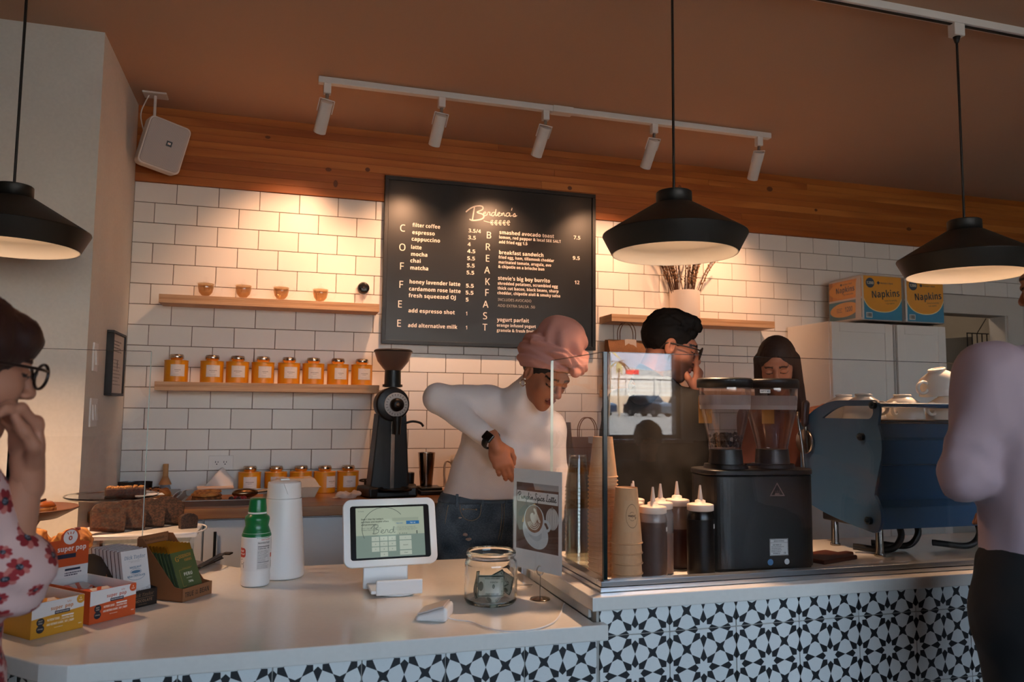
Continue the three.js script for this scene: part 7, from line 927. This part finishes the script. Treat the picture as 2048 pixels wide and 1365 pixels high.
  const hg = nets((x, y, z) => { const d = ell([0, 0.04, -0.02], [0.084, 0.094, 0.106])(x, y, z), face = ell([0, -0.06, 0.11], [0.085, 0.1, 0.09])(x, y, z); const fringe = ell([0, 0.06, 0.065], [0.062, 0.045, 0.04])(x, y, z); return smin(Math.max(d, -face, -(y + 0.1)), Math.max(fringe, -ell([0, -0.01, 0.12], [0.06, 0.05, 0.05])(x, y, z)), 0.02) + 0.005 * (noise3(x * 160, y * 50, z * 160) - 0.5); }, [-0.13, -0.15, -0.16], [0.13, 0.16, 0.14], 0.0045); hg.applyMatrix4(hm); mesh('hair', hg, mat('#2b120b', 0.5), P);
  spectacles(P, hm, '#20130d');
}
{ // man in pale shirt seen from behind
  const skin = '#a87458', P = thing('person', 'man in pale lilac shirt and black trousers seen from behind', 'person');
  const J = { pelvis: [1.83, 1.0, 2.8], chest: [1.82, 1.44, 2.8], neck: [1.87, 1.64, 2.82], shR: [2.06, 1.57, 2.9], elR: [2.12, 1.28, 2.84], wrR: [1.98, 1.22, 2.64], shL: [1.685, 1.555, 2.76], elL: [1.612, 1.31, 2.74], wrL: [1.82, 1.275, 2.6], hipR: [1.93, 0.98, 2.85], hipL: [1.74, 0.98, 2.77], anR: [1.95, 0.09, 2.85], anL: [1.72, 0.09, 2.77] };
  const hm = frame([1.9, 1.8, 2.8], 3.3, 0.1, 0, 1.03), head = headGeo({ skin, hair: '#2a1a12', neck: 0.056 }); head.applyMatrix4(hm);
  const h1 = aim(J.wrR, [-0.5, 0, -0.8], [0, -1, 0], 1, 1), h2 = aim(J.wrL, [0.3, 0.1, -1], [0, -1, 0], 1, -1);
  mesh('body', joinSkin([head, flipIf(handGeo(h1, [0.4, 0.4, 0.4, 0.4], {}, skin), h1), flipIf(handGeo(h2, [0.4, 0.4, 0.4, 0.4], {}, skin), h2), skeleton(J, skin, 1)]), skinMat(), P);
  const armL = blend([cap(mid(J.shL, J.elL, 0.2), J.elL, 0.07, 0.056), cap(J.elL, mid(J.elL, J.wrL, 0.85), 0.056, 0.045)], 0.03), trunk = blend([cap([1.775, 1.06, 2.77], [1.775, 1.45, 2.78], 0.11, 0.112), cap([1.91, 1.06, 2.83], [1.93, 1.45, 2.85], 0.115, 0.125), cap(J.shR, J.shL, 0.072), cap(J.shL, mid(J.shL, J.elL, 0.35), 0.07, 0.064), cap(J.shR, J.elR, 0.074, 0.062), cap(J.elR, mid(J.elR, J.wrR, 0.85), 0.062, 0.048), cap([1.86, 1.6, 2.82], at(hm, [0, -0.12, -0.042]), 0.078, 0.064)], 0.055), crease = (x, y, z) => 0.003 * Math.sin((y - 1.3) * 85 + (x - 1.6) * 60 + noise3(x * 9, y * 9, z * 9) * 6) * Math.max(0, 1 - Math.abs(y - 1.32) / 0.16), pleat = (x, y, z) => 0.003 * Math.sin(x * 50 + y * 18 + noise3(x * 7, y * 5, z * 7) * 7), top = (x, y, z) => smin(trunk(x, y, z) + pleat(x, y, z), armL(x, y, z) + crease(x, y, z), 0.014);
  mesh('shirt', cloth(fold(top, 0.02, 12, 6, [1, 0.6, 1]), Object.values(J).filter((p) => p[1] > 1.0), 0.16, 0.012), phys('#a08b92', 0.75, { sheen: 0.3, sheenColor: C('#ffffff'), sheenRoughness: 0.5 }), P);
  legs(P, [J.hipR, J.hipL], [J.anR, J.anL], mat('#0e0d0e', 0.9), mat('#111', 0.5), 1.05, [cap([1.755, 1.08, 2.77], [1.745, 0.98, 2.77], 0.108, 0.11), cap([1.905, 1.08, 2.83], [1.915, 0.98, 2.83], 0.108, 0.11)]);
  const hg = nets((x, y, z) => Math.max(ell([0, 0.042, -0.022], [0.078, 0.09, 0.1])(x, y, z), -ell([0, -0.05, 0.1], [0.075, 0.11, 0.085])(x, y, z), -(y + 0.08)) + 0.004 * (noise3(x * 160, y * 60, z * 160) - 0.5), [-0.12, -0.12, -0.15], [0.12, 0.16, 0.12], 0.005); hg.applyMatrix4(hm); mesh('hair', hg, mat('#1d120c', 0.5), P);
}
// ---------- the street seen mirrored in the glass ----------
const slope = (z) => 0.016 * (z - 6.65);
{
  const asphalt = mat('#ffffff', 0.9, { map: (() => { const t = speckle('#75726e', 30, 256, 128, 41); t.repeat.set(0.3, 0.3); return t; })() });
  const lot = tf(new THREE.BoxGeometry(170, 0.2, 150, 1, 1, 1), { rx: -Math.atan(0.016) }); lot.translate(30, slope(81.6) - 0.1 - 0.02, 81.6); struct('ground_parking_lot', uvBox(lot), asphalt);
  struct('ground_pavement', box(60, 0.12, 2.2, 12, -0.02, 7.76), mat('#a9a49c', 0.9)); struct('kerb_pavement', box(60, 0.14, 0.15, 12, -0.02, 8.95), mat('#b9b4ab', 0.9));
  const paint = mat('#d9d6cf', 0.8); for (let i = 0; i < 9; i++) { const l = tf(box(0.12, 0.01, 5), { rx: -Math.atan(0.016), p: [16 + i * 3.1, slope(62) - 0.012, 62] }); const o = single('bay_line', 'painted white parking bay line, ' + ['first', 'second', 'third', 'fourth', 'fifth', 'sixth', 'seventh', 'eighth', 'ninth'][i] + ' from the shop side', 'road marking', l, paint, [0, 0, 0], 0, 'parking bay lines'); }
  const zr = 78, yr = slope(zr) - 0.1; // retaining wall with white railing on top
  struct('wall_terrace', box(120, 1.9, 0.5, 30, yr + 0.95, zr), mat('#a8937e', 0.9)); 
  const rail = thing('terrace_railing', 'long white railing on the wall behind the parked cars', 'railing', [0, yr + 1.9, zr]), wm = mat('#bdb9b3', 0.7);
  for (let i = 0; i < 24; i++) mesh('post', box(0.16, 2.1, 0.16, -8 + i * 3.4, 1.05, 0), wm, rail); for (const y of [0.15, 0.62, 1.1, 1.58, 2.02]) mesh('rail_board', box(84, 0.3, 0.06, 32, y, 0.06), wm, rail);
  const building = thing('low_building', 'low pale building behind the white railing', 'building', [40, yr, 92]); mesh('wall', box(70, 4.2, 12, 0, 2.1, 0), mat('#b3aaa0', 0.9), building); mesh('roof', box(72, 0.3, 13, 0, 4.3, 0), mat('#b9aea2', 0.9), building); mesh('red_sign', rbox(1.7, 0.55, 0.2, 0.05, 0.6, 4.9, -6.2), mat('#c8281e', 0.6), building);
  const hg = new THREE.PlaneGeometry(460, 60, 60, 10); { const p = hg.attributes.position; for (let i = 0; i < p.count; i++) { const x = p.getX(i), t = p.getY(i) / 60 + 0.5; p.setXYZ(i, x, t * (15 + 12 * noise(x * 0.02 + 40, 3) + 6 * noise(x * 0.07, 9)), t * 70); } hg.computeVertexNormals(); } const hill = struct('ground_hills', hg, mat('#8d8a85', 1, { side: THREE.DoubleSide })); hill.position.set(110, -1, 230);
  const carShape = (l) => { const s = new THREE.Shape(); const P = [[-2.3, 0.35], [-2.32, 0.85], [-2.2, 1.02], [-1.95, 1.08], [-1.6, 1.68], [-1.2, 1.76], [0.35, 1.74], [0.9, 1.2], [2.0, 1.02], [2.28, 0.85], [2.3, 0.4], [1.9, 0.32], [-1.9, 0.32]]; s.setFromPoints(P.map((p) => new THREE.Vector2(p[0], p[1]))); return s; };
  const car = (l, x, z, turn, col) => {
    const c = thing('parked_car', l, 'car', [x, slope(z) - 0.02, z], turn, 'cars in the lot'); c.rotation.order = 'YXZ';
    mesh('body', tf(new THREE.ExtrudeGeometry(carShape(), { depth: 1.6, bevelEnabled: true, bevelSize: 0.1, bevelThickness: 0.12, bevelSegments: 3 }), { p: [0, 0, -0.8] }), phys(col, 0.25, { clearcoat: 1, clearcoatRoughness: 0.1 }), c); const gl = phys('#12161a', 0.08);
    for (const s of [-1, 1]) { mesh('side_window', poly([[-1.75, 1.2], [-1.5, 1.6], [0.25, 1.62], [0.7, 1.22]], 0.02, { p: [0, 0, s > 0 ? 0.925 : -0.945] }), gl, c); for (const wx of [-1.45, 1.45]) { const w = mesh('wheel', cyl(0.36, 0.36, 0.24, wx, 0.36, s * 0.82, { rx: Math.PI / 2, seg: 28 }), mat('#141414', 0.8), c); mesh('hub', cyl(0.2, 0.2, 0.26, wx, 0.36, s * 0.83, { rx: Math.PI / 2, seg: 20 }), mat('#9a9a9a', 0.3, { metalness: 1 }), w); } mesh('tail_light', rbox(0.12, 0.3, 0.2, 0.03, -2.4, 0.95, s * 0.72), phys('#a01818', 0.2), c); mesh('headlight', rbox(0.16, 0.16, 0.36, 0.04, 2.3, 0.78, s * 0.62), phys('#d8dde0', 0.1), c); }
    mesh('rear_window', tf(box(0.02, 0.62, 1.4), { rz: -0.52, p: [-1.93, 1.38, 0] }), gl, c); mesh('windscreen', tf(box(0.02, 0.78, 1.4), { rz: 0.82, p: [0.72, 1.5, 0] }), gl, c); mesh('number_plate', rbox(0.03, 0.16, 0.4, 0.01, -2.43, 0.7, 0), mat('#dfe3e6', 0.5), c); mesh('bumper', rbox(0.3, 0.22, 1.8, 0.08, -2.3, 0.45, 0), mat('#22262a', 0.5), c);
  };
  car('dark estate car parked in the middle of the lot', 31.4, 63, 1.25, '#1b2026'); car('black car with red lights parked at the right', 36.2, 64.5, 1.4, '#111318'); car('dark blue car parked at the left', 26.6, 65, 1.1, '#1d2a3c'); car('silver car parked further left in the lot', 21, 64, 1.3, '#8a8f94');
  const trunkM = mat('#8a7358', 0.9), leafM = mat('#8a8558', 0.7, { side: THREE.DoubleSide });
  const palm = (l, x, z, h) => { const t = thing('palm_tree', l, 'palm tree', [x, slope(z) - 0.05, z], x, 'palms by the lot'); mesh('trunk', tube([[0, 0, 0], [0.15, h * 0.5, 0], [0, h, 0.1]], 0.07, 16, 10), trunkM, t); for (let i = 0; i < 14; i++) { const a = i * 2.4, d = 0.5 + (i % 4) * 0.3; const g = new THREE.PlaneGeometry(0.3, 2.6, 2, 10), p = g.attributes.position; for (let k = 0; k < p.count; k++) { const u = p.getY(k) / 2.6 + 0.5, w = p.getX(k) * Math.sin(Math.PI * Math.min(1, u * 0.9 + 0.1)); p.setXYZ(k, w, h + u * (0.7 - d * 0.7) - u * u * 0.7 * d, u * 1.3 - Math.abs(w) * 0.1); } g.rotateY(a); g.computeVertexNormals(); mesh('frond', g, leafM, t); } };
  palm('tall palm rising left of the dark estate car', 26.2, 60, 5.6); palm('lower palm beside the tall one', 27.6, 61, 4.7); palm('palm further right behind the railing', 45.5, 84, 7.5);
}
{ // guest seated by the window
  const skin = '#8a5a42', P = thing('person', 'seated guest with dark curly hair mirrored in the glass', 'person'), x = 2.5, z = 5.35;
  const J = { pelvis: [x, 0.56, z], chest: [x, 0.94, z], neck: [x, 1.12, z], shR: [x + 0.17, 1.04, z], elR: [x + 0.22, 0.8, z - 0.06], wrR: [x + 0.1, 0.72, z - 0.3], shL: [x - 0.17, 1.04, z], elL: [x - 0.22, 0.8, z - 0.06], wrL: [x - 0.1, 0.72, z - 0.3], hipR: [x + 0.09, 0.54, z], hipL: [x - 0.09, 0.54, z], anR: [x + 0.1, 0.09, z - 0.4], anL: [x - 0.1, 0.09, z - 0.4] };
  const hm = frame([x, 1.25, z - 0.02], 3.5, 0.1), head = headGeo({ skin, hair: '#120d0b' }); head.applyMatrix4(hm); const h1 = aim(J.wrR, [-0.3, 0, -1], [0, -1, 0], 0.95, 1), h2 = aim(J.wrL, [0.3, 0, -1], [0, -1, 0], 0.95, -1);
  mesh('body', joinSkin([head, flipIf(handGeo(h1, [0.4, 0.4, 0.4, 0.4], {}, skin), h1), flipIf(handGeo(h2, [0.4, 0.4, 0.4, 0.4], {}, skin), h2), skeleton(J, skin, 0.9)]), skinMat(), P);
  const top = blend([cap([x - 0.08, 0.6, z], [x - 0.09, 0.94, z], 0.12), cap([x + 0.08, 0.6, z], [x + 0.09, 0.94, z], 0.12), cap(J.shR, J.shL, 0.075), cap(J.shR, J.elR, 0.07, 0.06), cap(J.elR, mid(J.elR, J.wrR, 0.9), 0.058, 0.045), cap(J.shL, J.elL, 0.07, 0.06), cap(J.elL, mid(J.elL, J.wrL, 0.9), 0.058, 0.045)], 0.05); mesh('jacket', cloth(fold(top, 0.012, 11, 4), Object.values(J).filter((p) => p[1] > 0.5), 0.15, 0.014), mat('#191a1e', 0.85), P);
  const kR = [x + 0.12, 0.56, z - 0.42], kL = [x - 0.12, 0.56, z - 0.42]; mesh('trousers', cloth(blend([ell([x, 0.58, z], [0.17, 0.1, 0.13]), cap(J.hipR, kR, 0.085, 0.065), cap(kR, J.anR, 0.06, 0.05), cap(J.hipL, kL, 0.085, 0.065), cap(kL, J.anL, 0.06, 0.05)], 0.04), [J.hipR, J.hipL, J.anR, J.anL, kR, kL], 0.16, 0.015), mat('#22252c', 0.9), P); for (const a of [J.anR, J.anL]) mesh('shoe', rbox(0.09, 0.08, 0.25, 0.035, a[0], 0.0405, a[2] - 0.05), mat('#111', 0.6), P);
  const hg = nets((a, b, c) => Math.max(ell([0, 0.04, -0.02], [0.1, 0.105, 0.115])(a, b, c), -ell([0, -0.06, 0.11], [0.07, 0.1, 0.085])(a, b, c), -(b + 0.1)) + 0.016 * (noise3(a * 60, b * 60, c * 60) - 0.5), [-0.15, -0.14, -0.17], [0.15, 0.18, 0.14], 0.006); hg.applyMatrix4(hm); mesh('hair', hg, mat('#120d0b', 0.8), P);
  const s = thing('bar_stool', 'round dark stool under the seated guest by the window', 'stool', [x, 0, z]); const sm = mat('#2a2320', 0.6); mesh('seat', cyl(0.17, 0.17, 0.035, 0, 0.44, 0), sm, s); for (let i = 0; i < 4; i++) { const a = i * Math.PI / 2 + 0.78; mesh('leg', bar([Math.cos(a) * 0.17, 0, Math.sin(a) * 0.17], [Math.cos(a) * 0.12, 0.43, Math.sin(a) * 0.12], 0.012), sm, s); }
}
renderer.render(scene, camera);
